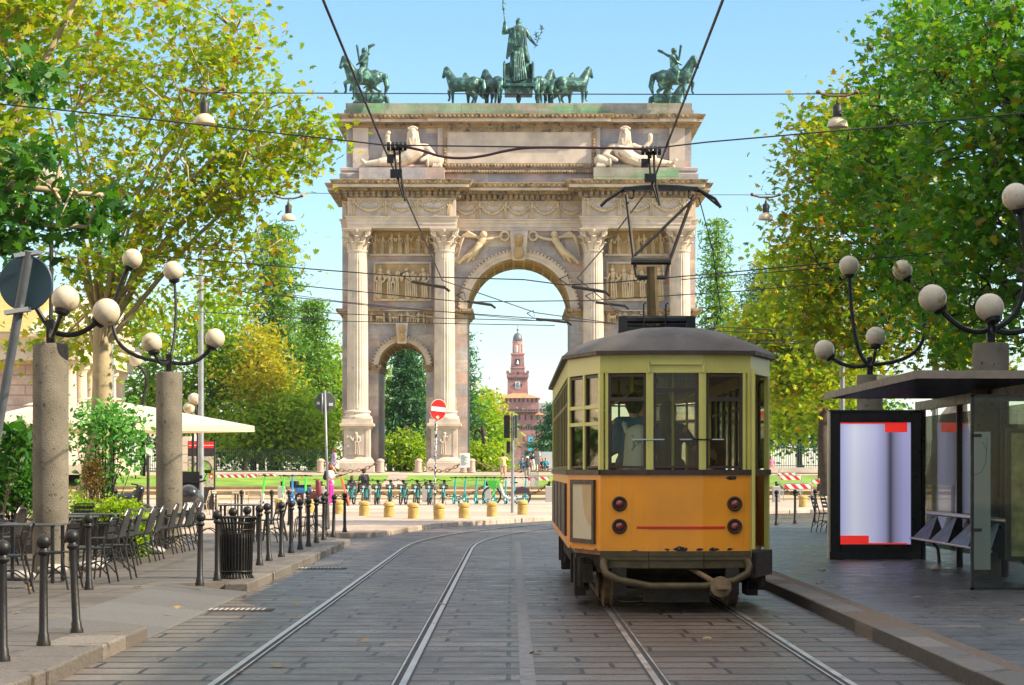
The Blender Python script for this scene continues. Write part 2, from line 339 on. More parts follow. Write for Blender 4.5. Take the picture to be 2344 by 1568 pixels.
# terraces up to the monument
for nm, y0, y1, z, m in (('terrace', 113.8, 129, .17, M['steps']), ('terrace', 128.9, 138, .40, M['steps']), ('terrace', 137.9, 139.5, .58, M['steps'])):
    b = MB(); b.box(-70, 70, y0, y1, -.05, z); o = tag(b.build(nm, m), kind='structure')
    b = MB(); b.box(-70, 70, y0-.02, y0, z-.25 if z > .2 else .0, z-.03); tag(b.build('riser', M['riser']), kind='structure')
strip('monument_path', [(-70,138.4,.575),(70,138.4,.575),(70,148.5,1.235),(-70,148.5,1.235)], M['plaza'])
for x0, x1 in ((-70,-8.0),(-6.75,-.5),(1.45,70)):
    b = MB(); b.quad((x0,138.5,.60),(x1,138.5,.60),(x1,148.2,1.24),(x0,148.2,1.24)); tag(b.build('lawn', M['lawn']), kind='structure')
b = MB(); b.quad((-70,148.4,1.245),(70,148.4,1.245),(70,151.2,1.455),(-70,151.2,1.455)); b.quad((-70,151.2,1.455),(70,151.2,1.455),(70,176,1.46),(-70,176,1.46)); tag(b.build('monument_paving', M['plaza']), kind='structure')
b = MB(); b.box(-70,70,157,159.7,1.3,1.52); b.quad((-70,176,1.462),(70,176,1.462),(70,400,1.464),(-70,400,1.464)); tag(b.build('park_lawn', M['lawn']), kind='structure')
# ---------------------------------------------------------------- rails
def rail(x0, xc, side, label):
    Rr = 66-(x0-xc); pts = [(x0, y) for y in (-5, 10, 20, 30, 40, 46)]+[(xc+66-Rr*math.cos(R(a)), 46+Rr*math.sin(R(a))) for a in range(2, 52, 2)]
    b = MB()
    def rib(o0, o1, z, k):
        b.cur = k; vs = []
        for i, p in enumerate(pts):
            t = (Vector(pts[min(i+1, len(pts)-1)])-Vector(pts[max(i-1,0)])).normalized(); n = Vector((t.y, -t.x))*side
            vs += [(p[0]+n.x*o0, p[1]+n.y*o0, z), (p[0]+n.x*o1, p[1]+n.y*o1, z)]
        b.add(vs, [(2*i, 2*i+1, 2*i+3, 2*i+2) for i in range(len(pts)-1)])
    rib(-.04, .095, .004, 2); rib(-.026, .026, .012, 0); rib(.026, .066, .008, 1); rib(.066, .083, .012, 0)
    o = b.build('tram_rail', [M['steel'], M['railgroove'], M['gutter']]); tag(o, label, 'tram rail', 'grooved rails set in the paving', 'structure')
rail(-2.20, -1.5, 1, 'outermost grooved tram rail next to the café side kerb'); rail(-.80, -1.5, -1, 'grooved tram rail right of the kerb side rail, on the empty track')
rail(1.08, 1.79, 1, 'grooved rail under the near left wheel of the tram'); rail(2.50, 1.79, -1, 'grooved rail nearest the raised platform kerb')
# ---------------------------------------------------------------- the arch
SX = 34.21
arch = thing('triumphal_arch', 'huge pale marble triumphal arch with three passages, columns and a carved attic', 'monument', (.468, 152, 1.46))
def A(x, y, dy=0): k = (152+dy)/152/SX; return (x-1188)*k, (1080-y)*k
def AP(name, b, m, par=arch, **k): return b.build(name, M[m] if isinstance(m, str) else m, par, **k)
# body with three passages
YB0, YB1 = 2.4, 10.2
mr, mz = 3.5, 11.0; sr, szz, scx = 1.62, 7.2, 7.93
b = MB(); poly = [(-12.0,0)]
for c, r, z in ((-scx, sr, szz), (0, mr, mz), (scx, sr, szz)):
    poly += [(c-r, 0)]+[(p[0], p[1]) for p in reversed(arc((c, z), r, 0, 180, 28))]+[(c+r, 0)]
poly += [(12.0,0),(12.0,17.0),(-12.0,17.0)]
b.prism(poly, YB0, YB1); body = AP('body', b, 'marble')
# plinth course
b = MB()
for x0, x1 in ((-12.12,-9.6),(-6.28,-3.53),(3.53,6.28),(9.6,12.12)): b.loft(x0, x1, 2.3, 10.3, [(0,0),(0,.55),(-.1,.75),(-.1,.8)])
AP('plinth', b, 'marble2')
# soffit coffers
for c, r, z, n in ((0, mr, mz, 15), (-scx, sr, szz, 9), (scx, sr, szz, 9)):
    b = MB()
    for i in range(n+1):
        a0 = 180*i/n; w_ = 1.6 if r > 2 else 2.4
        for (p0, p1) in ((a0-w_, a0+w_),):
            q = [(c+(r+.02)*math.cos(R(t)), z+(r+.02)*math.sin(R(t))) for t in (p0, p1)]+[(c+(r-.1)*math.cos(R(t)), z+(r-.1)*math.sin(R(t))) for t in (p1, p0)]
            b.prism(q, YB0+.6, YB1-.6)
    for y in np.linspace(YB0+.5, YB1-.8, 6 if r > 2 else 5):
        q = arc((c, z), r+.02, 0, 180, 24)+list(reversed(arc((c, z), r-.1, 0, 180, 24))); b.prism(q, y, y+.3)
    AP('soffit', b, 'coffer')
# archivolts
for c, r, z, wd in ((0, mr, mz, .62), (-scx, sr, szz, .42), (scx, sr, szz, .42)):
    b = MB()
    for r0, r1, pr in ((0, .38, .10), (.38, .8, .16), (.8, 1.0, .26)):
        q = arc((c, z), r+wd*r0, 0, 180, 36)+list(reversed(arc((c, z), r+wd*r1, 0, 180, 36))); b.prism(q, YB0-pr, YB0+.05)
    v = AP('archivolt', b, 'marble2')
    b = MB()
    for i in range(48 if r > 2 else 26):
        a = 180*(i+.5)/(48 if r > 2 else 26); b.sph((c+(r+wd*.9)*math.cos(R(a)), YB0-.27, z+(r+wd*.9)*math.sin(R(a))), .075, 6)
    AP('carved_moulding', b, 'ornate', v)
# imposts
def mould(b, x0, x1, y0, y1, z0, z1, p): 
    h = z1-z0; b.loft(x0, x1, y0, y1, [(0.02,z0),(.12*p,z0+.02),(.2*p,z0+.3*h),(.55*p,z0+.42*h),(.62*p,z0+.62*h),(p,z0+.72*h),(p,z1)])
b = MB()
for s in (-1, 1):
    x = sorted((s*3.53, s*6.3)); mould(b, x[0], x[1], 2.4, 10.2, mz-.55, mz+.08, .42)
    x = sorted((s*9.5, s*12.0)); mould(b, x[0], x[1], 2.4, 10.2, mz-.55, mz+.08, .42)
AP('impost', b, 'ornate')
b = MB()
for s in (-1, 1):
    for u0, u1 in ((scx-sr-.55, scx-sr+.02), (scx+sr-.02, scx+sr+.55)):
        x = sorted((s*u0, s*u1)); mould(b, x[0], x[1], 2.38, 10.2, szz-.4, szz+.06, .2)
AP('small_impost', b, 'ornate')
# keystones with heads
for c, z0, z1, hw in ((0, 14.35, 16.3, .62), (-scx, 8.7, 10.15, .42), (scx, 8.7, 10.15, .42)):
    b = MB(); b.prism([(c-hw*.7, z0), (c+hw*.7, z0), (c+hw, z1), (c-hw, z1)], YB0-.55, YB0)
    k = AP('keystone', b, 'marble2'); hz = (z0+z1)/2+.12; s = hw/.62
    b = MB(); b.sph((c, YB0-.75, hz+.2*s), .36*s, 12, (.85,.9,1.15)); b.rc((c,YB0-.6,hz-.2*s),(c,YB0-.55,hz-.65*s),.24*s,.4*s); b.sph((c,YB0-.72,hz+.5*s),.3*s,10,(1.1,.8,.6))
    b.sph((c, YB0-1.08*1, hz+.14*s), .08*s, 6)
    AP('carved_head', b, 'relief', k, smooth=True)
# relief figures
def relief_fig(b, x, z, h, y, rng, kind=0):
    d = rng.choice((-1, 1)); k = h/1.75; J = lambda px, pz, py=0: (x+px*k*d, y+py*k, z+pz*k)
    b.sph(J(.04, 1.6, -.12), .135*k, 8); b.rc(J(0,1.38),J(0,1.0),.17*k,.12*k,8); b.rc(J(0,.98),J(-.06,.1),.14*k,.19*k,8)
    for i in range(3): b.rc(J(-.14+.12*i,1.0,-.16),J(-.2+.14*i,.06,-.2),.04*k,.05*k,5)
    a = rng.uniform(-.2,.5); b.rc(J(.2,1.36,-.05),J(.3,1.08,-.12),.075*k,.06*k,6); b.rc(J(.3,1.08,-.12),J(.48,1.08+a,-.15),.06*k,.05*k,6)
    b.rc(J(-.2,1.36),J(-.28,1.05,-.1),.075*k,.06*k,6); b.rc(J(-.28,1.05,-.1),J(-.12,.9,-.2),.06*k,.05*k,6)
    if kind == 1: b.sph(J(0.02,1.78,-.1), .1*k, 6, (.5,1,1.2))
def relief_horse(b, x, z, h, y, d):
    k = h/1.5; J = lambda px, pz, py=0: (x+px*k*d, y+py*k, z+pz*k)
    b.rc(J(-.45,.85),J(.4,.9),.26*k,.25*k,8); b.rc(J(.4,.95),J(.7,1.35),.17*k,.1*k,8); b.rc(J(.7,1.38),J(.92,1.15),.1*k,.06*k,6)
    for px, q in ((-.5,-.1),(-.35,.1),(.4,.15),(.3,-.1)): b.rc(J(px,.75),J(px+q,.4),.09*k,.06*k,6); b.rc(J(px+q,.4),J(px+q*.4,.02),.055*k,.05*k,6)
    b.rc(J(-.65,.95),J(-.85,.4),.08*k,.04*k,6)
def relief_panel(x0, y0, x1, y1, figs, dy, name, frame=.12, horses=0, seed=0, mk='relief'):
    rng = random.Random(seed); (ua, za), (ub, zb) = A(x0, y1, dy), A(x1, y0, dy)
    b = MB(); b.box(ua, ub, dy-.06, dy+.02, za, zb); p = AP(name, b, mk)
    if frame:
        b = MB()
        for q in ((ua-frame,ub+frame,za-frame,za),(ua-frame,ub+frame,zb,zb+frame),(ua-frame,ua,za,zb),(ub,ub+frame,za,zb)): b.box(q[0],q[1],dy-.16,dy+.02,q[2],q[3])
        AP('frame', b, 'marble2', p)
    b = MB(); hgt = zb-za
    n = figs
    for i in range(n):
        x = ua+(ub-ua)*(i+.5+rng.uniform(-.25,.25))/n; hh = hgt*rng.uniform(.78,.95)
        if horses and i % 3 == 1: relief_horse(b, x, za+.02, hgt*.8, dy-.1, rng.choice((-1,1)))
        else: relief_fig(b, x, za+.03, hh, dy-.2, rng, rng.randint(0,1))
    AP('carved_figures', b, 'figure', p, smooth=True)
for s in (0, 1):
    mx = lambda x: x if not s else 2376-x
    X0 = lambda a, c: (min(mx(a), mx(c)), max(mx(a), mx(c)))
    a, c = X0(852, 985); relief_panel(a, 532, c, 581, 7, YB0-.02, 'relief_panel', 0, 0, 3+s)
    a, c = X0(860, 983); relief_panel(a, 604, c, 684, 6, YB0-.02, 'relief_panel', .14, 0, 11+s)
    a, c = X0(846, 992); relief_panel(a, 712, c, 739, 11, YB0-.02, 'relief_frieze', .06, 1, 21+s, 'ornate')
    b = MB(); (ua, z0), (ub, z1) = A(a, 586, YB0), A(c, 581, YB0); b.box(ua, ub, YB0-.2, YB0+.02, z0, z1); AP('string_course', b, 'marble2')
# spandrel victories
for s in (-1, 1):
    b = MB(); y = YB0-.14; J = lambda x, z, d=0: (s*x, y-d, z)
    T = lambda px, py: ((1188-px)/SX*1.016, (1080-py)/SX*1.016)      # left spandrel pixel -> mirrored
    def P(px, py, d=0): u, z = T(px, py); return J(-u if s < 0 and False else (u), z, d)
    b.sph(P(1107,538,.15), .26, 8); b.rc(P(1105,550,.1),P(1097,562,.15),.26,.22,8); b.rc(P(1097,562,.15),P(1086,580,.2),.26,.24,8); b.rc(P(1086,580,.2),P(1064,590,.15),.22,.14,8); b.rc(P(1064,590,.15),P(1051,603,.1),.13,.09,8); b.rc(P(1092,570,.1),P(1070,600,.1),.2,.1,8)
    b.rc(P(1108,550,.1),P(1130,547,.1),.12,.1,6); b.rc(P(1130,547,.1),P(1150,540,.1),.1,.07,6); b.torus(P(1156,541,.1),.3,.09,'y',14,6)
    for i in range(7): b.rc(P(1098,547-i*.6),P(1072-2*i,532+1.5*i),.12,.10,5); b.rc(P(1072-2*i,532+1.5*i),P(1052-.5*i,545+7*i),.10,.04,5)
    for i in range(6): b.rc(P(1088+i*2,566,.12),P(1048+i*7,602-i*1.5,.08),.07,.05,5)
    for i in range(4): b.rc(P(1078-i*6,585+i*2,.1),P(1046+i*3,600+i*1.5,.06),.08,.04,5)
    AP('spandrel_figure', b, 'figure', smooth=True)
# pedestals, columns, capitals
for u in (-10.88, -5.02, 5.02, 10.88):
    b = MB(); yc = 1.2
    b.loft(u-.86, u+.86, yc-.86, 2.35, [(.30,0),(.30,.62),(.24,.66),(.24,.72),(.05,.95),(0,1.0),(0,2.85),(.05,2.9),(.1,2.98),(.28,3.08),(.28,3.25),(.2,3.27)])
    ped = AP('pedestal', b, 'marble2')
    b = MB(); b.box(u-.6,u+.6,yc-.9,yc-.84,1.12,2.75)
    for q in ((u-.68,u-.6,1.06,2.83),(u+.6,u+.68,1.06,2.83)): b.box(q[0],q[1],yc-.93,yc-.84,q[2],q[3])
    relief_fig(b, u, 1.15, 1.55, yc-.92, random.Random(int(u*10)), 0); AP('relief_panel', b, 'marble2', ped, smooth=False)
    b = MB(); b.box(u-.66,u+.66,2.05,2.42,3.2,16.3); AP('pilaster', b, 'marble2')
    b = MB(); b.box(u-1.0,u+1.0,yc-1.0,2.4,3.27,3.55); b.lathe((u,yc,0), [(.98,3.55),(1.0,3.62),(.98,3.72),(.86,3.78),(.82,3.9),(.84,3.95),(.9,4.0),(.88,4.1),(.76,4.16)], 32); base = AP('column_base', b, 'marble2', smooth=True, auto=40)
    b = MB(); n = 96; k = 14; vs = []
    for i in range(k+1):
        t = i/k; z = 4.14+t*(14.86-4.14); r0 = .72-.10*t*t
        for j in range(n):
            ph = 2*math.pi*j/n; fl = .055*max(0, abs(math.sin(ph*12)))**.7 if .02 < t < .98 else 0
            vs.append((u+(r0-fl)*math.cos(ph), yc+(r0-fl)*math.sin(ph), z))
    b.add(vs, [(i*n+j, i*n+(j+1)%n, (i+1)*n+(j+1)%n, (i+1)*n+j) for i in range(k) for j in range(n)])
    col = AP('column', b, 'marble2', smooth=True)
    b = MB(); b.lathe((u,yc,0), [(.68,14.8),(.7,14.9),(.62,14.95),(.60,15.4),(.66,15.9),(.84,16.15)], 24)
    for row, (n_, z0, hgt, out) in enumerate(((10, 14.92, .55, .30), (10, 15.25, .62, .40))):
        for i in range(n_):
            a = 2*math.pi*(i+.5*row)/n_; dx, dy_ = math.cos(a), math.sin(a); tx, ty = -dy_, dx; vs = []
            for t, r_, wd in ((0,.64,.17),(.4,.68,.20),(.75,.76,.19),(.95,.66+out,.13),(.86,.72+out,.07)):
                z = z0+t*hgt
                for q in (-1, 0, 1): rr = r_+(.04 if q == 0 else 0); vs.append((u+dx*rr+tx*q*wd, yc+dy_*rr+ty*q*wd, z))
            b.add(vs, [(i_*3+j, i_*3+j+1, i_*3+j+4, i_*3+j+3) for i_ in range(4) for j in range(2)])
    for i in range(4):
        a = math.pi/4+math.pi/2*i; c = (u+1.02*math.cos(a), yc+1.02*math.sin(a), 16.0); b.torus(c, .13, .07, 'y', 12, 6); b.rc((u+.66*math.cos(a),yc+.66*math.sin(a),15.6), c, .06, .09, 6)
        a = math.pi/2*i; c = (u+.82*math.cos(a), yc+.82*math.sin(a), 16.22); b.sph(c, .17, 8); b.torus((u+.66*math.cos(a)+.18*math.sin(a), yc+.66*math.sin(a)+.18*abs(math.cos(a))*0, 16.0), .1, .05, 'y', 10, 5)
    b.loft(u-.86,u+.86,yc-.86,yc+.86,[(.0,16.15),(.06,16.22),(.1,16.3),(.1,16.36)])
    AP('capital', b, 'marble2', smooth=True, auto=35)
# entablature
def entab(x0, x1, y0, y1, dz, tag_):
    z = lambda q: q+dz
    b = MB(); b.loft(x0, x1, y0, y1, [(.02,z(16.36)),(.02,z(16.58)),(.06,z(16.6)),(.06,z(16.84)),(.1,z(16.86)),(.1,z(17.02)),(.2,z(17.1)),(.2,z(17.16)),(0,z(17.18)),(0,z(18.4))])
    e = AP('entablature', b, 'marble2')
    b = MB(); b.loft(x0, x1, y0, y1, [(.02,z(18.38)),(.12,z(18.42)),(.12,z(18.46)),(.12,z(18.80)),(.3,z(18.86)),(.42,z(18.98)),(.92,z(19.0)),(.92,z(19.2)),(.98,z(19.22)),(1.1,z(19.42)),(1.12,z(19.5)),(.8,z(19.56))])
    c = AP('cornice', b, 'ornate', e)
    b = MB(); n = int((x1-x0+.3)/.36)
    for i in range(n+1):
        xx = x0-.15+(x1-x0+.3)*i/n; b.box(xx-.11, xx+.11, y0-.34, y0-.1, z(18.46), z(18.78)); b.sph((xx, y0-.42, z(18.9)), .1, 6, (.8,1,1.1)); b.sph((xx, y0-1.0, z(19.33)), .12, 6, (1,1,.8))
    m = int((min(y1,y0+2)-y0)/.36)
    for i in range(m):
        yy = y0+.1+.36*i
        for s_, xe in ((-1,x0),(1,x1)): b.box(*sorted((xe+s_*.1, xe+s_*.34)), yy-.11, yy+.11, z(18.46), z(18.78))
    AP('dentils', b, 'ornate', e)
    b = MB(); nf = max(3, round((x1-x0)/1.75)); W_ = (x1-x0-.8)/(nf-1); rng = random.Random(int(abs(x0)*7))
    for i in range(nf):
        xx = x0+.4+W_*i; relief_fig(b, xx, z(17.2), 1.18, y0-.06, rng)
        for s_ in (-1,1): b.rc((xx,y0-.03,z(18.0)),(xx+s_*.32,y0-.02,z(18.2)),.08,.04,5)
        if i < nf-1:
            for t in range(13):
                q = t/12; xq = xx+.15+(W_-.3)*q; zq = z(17.95)-.42*(1-(2*q-1)**2); b.sph((xq, y0-.1, zq), .085+.05*(1-abs(2*q-1)), 6)
            for t in range(5): b.torus((xx+W_*(.25+.13*t), y0-.02, z(18.12)+.08*((t%2))), .11, .03, 'y', 8, 4)
    AP('garland_frieze', b, 'figure', e, smooth=True)
    b = MB(); b.box(x0-.93, x1+.93, y0-.935, y0-.90, z(19.01), z(19.19)); AP('corona', b, 'marble2', e)
entab(-12.0, 12.0, 2.3, 10.3, 0.0, 'c')
entab(-11.5, -4.25, .5, 2.32, .012, 'l'); entab(4.25, 11.5, .5, 2.32, .012, 'r')
# attic
dy = 2.0
b = MB(); b.loft(-12.0, 12.0, dy, 10, [(0.15,19.5),(0.15,20.2),(0.02,20.3),(.12,20.42),(.12,20.6),(0,20.66)]); at = AP('attic_base', b, 'marble')
b = MB(); b.box(-11.7, 11.7, dy+.1, 9.9, 20.6, 23.7); wall = AP('attic_wall', b, 'marble')
b = MB()
for u0, u1 in ((-11.25,-10.2),(10.2,11.25)): b.box(u0,u1,dy-.12,dy+.2,20.6,23.6)
b.box(-5.5,5.5,dy-.18,dy+.2,20.6,23.6); AP('attic_pilaster', b, 'marble2')
ua, za = A(1014, 385, dy); ub, zb = A(1364, 293, dy)
b = MB(); b.box(ua+.3, ub-.3, dy-.24, dy, za+.3, zb-.3); pan = AP('inscription_panel', b, 'marble2')
b = MB()
for q in ((ua,ub,za,za+.3),(ua,ub,zb-.3,zb),(ua,ua+.3,za+.3,zb-.3),(ub-.3,ub,za+.3,zb-.3)): b.box(q[0],q[1],dy-.32,dy,q[2],q[3])
for i in range(46):
    xx = ua+.15+(ub-ua-.3)*i/45
    for zz in (za+.15, zb-.15): b.sph((xx,dy-.33,zz),.1,6,(.8,.6,1))
for i in range(10):
    for xx in (ua+.15, ub-.15): b.sph((xx,dy-.33,za+.3+(zb-za-.6)*(i+.5)/10),.1,6,(1,.6,1))
AP('panel_frame', b, 'ornate', pan)
b = MB()
for i in range(60): b.sph((ua+(ub-ua)*i/59, dy-.3, za-.28), .12, 6)
AP('laurel_moulding', b, 'ornate')
def corn(x0, x1, y0, y1):
    b = MB(); b.loft(x0, x1, y0, y1, [(.02,23.3),(.1,23.34),(.16,23.5),(.3,23.56),(.62,23.62),(.62,23.84),(.68,23.86),(.84,24.04),(.86,24.14),(.5,24.2)])
    n = int((x1-x0)/.3)
    for i in range(n+1): b.sph((x0+(x1-x0)*i/n, y0-.78, 23.98), .11, 6, (1,1,1)); b.sph((x0+(x1-x0)*i/n, y0-.2, 23.45), .08, 6)
    o = AP('attic_cornice', b, 'ornate'); b = MB(); b.box(x0-.63, x1+.63, y0-.635, y0-.60, 23.63, 23.83); AP('corona', b, 'marble2', o)
corn(-11.75, 11.75, dy+.02, 9.9); corn(-5.55, 5.55, dy-.22, 3); corn(-11.35, -10.1, dy-.16, 3); corn(10.1, 11.35, dy-.16, 3)
b = MB(); b.loft(-11.85, 11.85, dy+.05, 9.6, [(0,24.15),(0,24.55),(-.1,24.57),(-.1,25.02)]); AP('parapet', b, 'parapet')
for s in (-1, 1):
    x = sorted((s*A(822,0,.4)[0]*-1, s*A(1017,0,.4)[0]*-1)); b = MB(); b.box(x[0], x[1], .35, dy+.1, 19.52, 20.42); AP('statue_plinth', b, 'marble' if s < 0 else 'parapet')
ATZ = 152, 1.46, 25.02
# ---------------------------------------------------------------- the tram
def paintmat(name, col, chips):
    m, nt, B, N, L = newmat(name); tc = N('ShaderNodeTexCoord').outputs['Object']
    f = noise(N, L, tc, 1.3, 5); c = ramp(N, L, f, [(.3, tuple(q*.86 for q in col)), (.7, tuple(min(1,q*1.08) for q in col))])
    st = N('ShaderNodeMapping'); st.inputs['Scale'].default_value = (7,7,.5); L(tc, st.inputs[0])
    c = mixc(N, L, c, (.20,.12,.03), ramp(N, L, noise(N, L, st.outputs[0], 2.2, 5, .6), [(.6, (0,0,0)), (.85, (.35,)*3)]))
    # rust and bare metal along the lower rim
    sep = N('ShaderNodeSeparateXYZ'); L(tc, sep.inputs[0])
    mr_ = N('ShaderNodeMapRange'); L(sep.outputs['Z'], mr_.inputs[0]); mr_.inputs[1].default_value = chips; mr_.inputs[2].default_value = chips+.10; mr_.inputs[3].default_value = .16; mr_.inputs[4].default_value = -.06
    ad = N('ShaderNodeMath'); ad.operation = 'ADD'; L(noise(N, L, tc, 11, 4, .6), ad.inputs[0]); L(mr_.outputs[0], ad.inputs[1])
    k = ramp(N, L, ad.outputs[0], [(.69, (0,0,0)), (.71, (1,1,1))]); c = mixc(N, L, c, (.05,.028,.02), k); L(c, B.inputs['Base Color'])
    L(ramp(N, L, f, [(.3,(.32,)*3),(.7,(.5,)*3)]), B.inputs['Roughness']); B.inputs['Coat Weight'].default_value = .25; B.inputs['Coat Roughness'].default_value = .2
    bumpn(N, L, noise(N, L, tc, 1.6, 2), .12, .03, B); return m
M['orange'] = paintmat('orange_tram_paint', (.93,.335,.005), .66)
M['cream'] = paintmat('cream_tram_paint', (.62,.57,.13), -1)
M['brown'] = mat('dark_brown_trim', (.05,.03,.018), .5, 0, .3, 6)
M['olive'] = mat('grimy_olive_metal', (.085,.062,.025), .6, .2, .35, 6, .2, 30)
M['grime'] = mat('underframe_grime', (.03,.022,.015), .85, .1, .4, 6, .4, 30)
M['roof'] = mat('tram_roof_canvas', (.095,.082,.072), .7, 0, .35, 1.6, .3, 14, (.17,.15,.13), 1.1, .6)
M['rust'] = mat('rusty_iron', (.22,.15,.08), .7, .3, .35, 8, .3, 40)
M['wood'] = mat('varnished_wood', (.28,.13,.04), .4, 0, .3, 4)
M['tglass'] = glassmat('tram_glass', (.88,.90,.82), .0, .015)
M['redlens'] = mat('red_lens', (.20,.012,.008), .15, 0, .2, 20, co=1)
M['poster'] = mat('cream_poster', (.62,.54,.38), .5, 0, .06)
M['tan'] = mat('tan_poster', (.56,.38,.20), .5, 0, .06)
M['purple'] = mat('copper_cable', (.05,.015,.02), .5, .3)
TX, TY = 1.82, 25.2
tram = thing('tram', 'old orange and cream tram seen from behind on the right hand track', 'tram', (TX, TY, 0))
HW, HB = .835, 1.17
out = [(-HB,11.0),(-HB,1.2),(-HW,.10),(-.30,0),(.30,0),(HW,.10),(HB,1.2),(HB,11.0),(HW,12.1),(-HW,12.1)]
def seg(b, p0, p1, t0, t1, z0, z1, th=.05, off=0):
    p0, p1 = Vector(p0), Vector(p1); d = (p1-p0); L = d.length; d.normalize(); n = Vector((d.y,-d.x))
    if t0 == 0 and t1 == 1: t1 = L
    a, c = p0+d*t0+n*off, p0+d*t1+n*off; e, f = c-n*th, a-n*th
    b.add([(q.x,q.y,z) for z in (z0,z1) for q in (a,c,e,f)], [(0,3,2,1),(4,5,6,7),(0,1,5,4),(1,2,6,5),(2,3,7,6),(3,0,4,7)])
def tb(name, b, m, par=tram, **k): return b.build(name, M[m], par, **k)
# lower panels
P = out
ring = [(0,1),(1,2),(2,3),(3,4),(4,5),(7,8),(8,9),(9,0)]
b = MB()
for i, j in ring: seg(b, P[i], P[j], 0, 1, .68, 1.53)
seg(b, P[6], P[7], 0, 1, .68, 1.53)
lower = tb('lower_panel', b, 'orange')
b = MB(); b.prism([(x*.93, .12+y*.985) for x, y in P], .62, .70, 'z'); tb('floor', b, 'wood')
b = MB()
for i in range(10):
    if i != 5: seg(b, P[i], P[(i+1)%10], 0, 1, 1.525, 1.585, .05, .022)
seg(b, P[5], P[6], 0, 1, 1.525, 1.585, .05, .022)
tb('belt_rail', b, 'brown')
b = MB()
for i in range(10): seg(b, P[i], P[(i+1)%10], 0, 1, 2.66, 2.87, .05, .004)
band = tb('cream_band', b, 'cream')
# window posts, frames and panes
posts = MB(); glass = MB(); wf = MB(); rails = MB()
ZT = 2.665
def window(p0, p1, t0, t1, z0, z1, trans=True, pane=None):
    d = Vector(p1)-Vector(p0); L = d.length; f = .026
    q = MB()
    for a, c, za, zb in ((t0,t1,z0,z0+f),(t0,t1,z1-f,z1),(t0,t0+f/L,z0+f,z1-f),(t1-f/L,t1,z0+f,z1-f)): seg(q, p0, p1, a*L, c*L, za, zb, .03, -.012)
    if trans: seg(q, p0, p1, t0*L+f, t1*L-f, z1-.30, z1-.255, .03, -.012)
    o = tb('window', q, 'brown'); q = MB(); seg(q, p0, p1, t0*L+f*.5, t1*L-f*.5, z0+f*.5, z1-f*.5, .006, -.028); q.build('pane', M['tglass'], o)
def post(p0, p1, t0, t1, z0=1.585, z1=ZT, off=.004): L = (Vector(p1)-Vector(p0)).length; seg(posts, p0, p1, t0*L, t1*L, z0, z1, .05, off)
RA, RB = (-HW,.10), (HW,.10)    # the rear face is glazed as three flat lights
L3 = ((P[2],P[3],.17,.93),(P[3],P[4],.09,.91),(P[4],P[5],.07,.83))
for (a, c, t0, t1), zt in zip(L3, (ZT-.02, 2.745, ZT-.02)): window(a, c, t0, t1, 1.60, zt)
for a, c, s in ((P[2],P[3],((0,.06),(.10,.16),(.94,1))),(P[3],P[4],((0,.08),(.92,1))),(P[4],P[5],((0,.06),(.84,.90),(.94,1)))):
    for t0, t1 in s: post(a, c, t0, t1)
b = MB()
for x0, x1, z0, z1 in ((-.30,.30,2.75,2.775),(-.315,-.29,2.66,2.775),(.29,.315,2.66,2.775)): b.box(x0, x1, -.03, .0, z0, z1)
tb('window_hood', b, 'cream', band)
for a, c in ((P[1],P[2]),):
    window(a, c, .07, .48, 1.60, ZT-.02, False); window(a, c, .53, .93, 1.60, ZT-.02, False)
    for t0, t1 in ((0,.06),(.48,.53),(.94,1)): post(a, c, t0, t1)
    q = MB(); Lc = (Vector(c)-Vector(a)).length
    for za, zb in ((2.08,2.12),(2.27,2.31)): seg(q, a, c, 0.04*Lc, .96*Lc, za, zb, .05, .0)
    tb('window_bar', q, 'cream')
# long sides
for a, c in ((P[0],P[1]),(P[6],P[7])):
    n = 11
    for i in range(n):
        window(a, c, (i+.05)/n, (i+.95)/n, 1.60, ZT-.02, True); post(a, c, max(0,(i-.045)/n), (i+.045)/n, off=-.009)
    post(a, c, (n-.045)/n, 1.0, off=-.009)
for a, c in ((P[7],P[8]),(P[9],P[0])):
    window(a, c, .08, .92, 1.60, ZT-.02); post(a, c, 0, .07); post(a, c, .93, 1)
for k in range(3): window(P[8], P[9], .04+.32*k, .32+.32*k, 1.60, ZT-.02); post(P[8], P[9], .32*k, .32*k+.04)
# open doorway on the right cant, with folded leaves
a, c = P[5], P[6]
post(a, c, 0, .05, .62); post(a, c, .93, 1, .62)
q = MB(); Ld = (Vector(c)-Vector(a)).length
for t in (.16,.30,.62,.78):
    for za, zb in ((.7,.78),(2.5,2.62),(1.5,1.58)): seg(q, a, c, (t-.05)*Ld, (t+.08)*Ld, za, zb, .03, -.12)
    for tt in (t-.05, t+.06): seg(q, a, c, tt*Ld, (tt+.025)*Ld, .7, 2.62, .03, -.12)
tb('folding_door', q, 'brown')
q = MB(); seg(q, a, c, .05*Ld, .93*Ld, .38, .66, .2, .05); tb('door_step', q, 'grime')
q = MB(); q.tube([(HW+.03,.06,.70),(HW+.03,.06,2.7)], .022, 8); tb('grab_pole', q, 'cream')
posts.build('window_posts', M['cream'], tram)
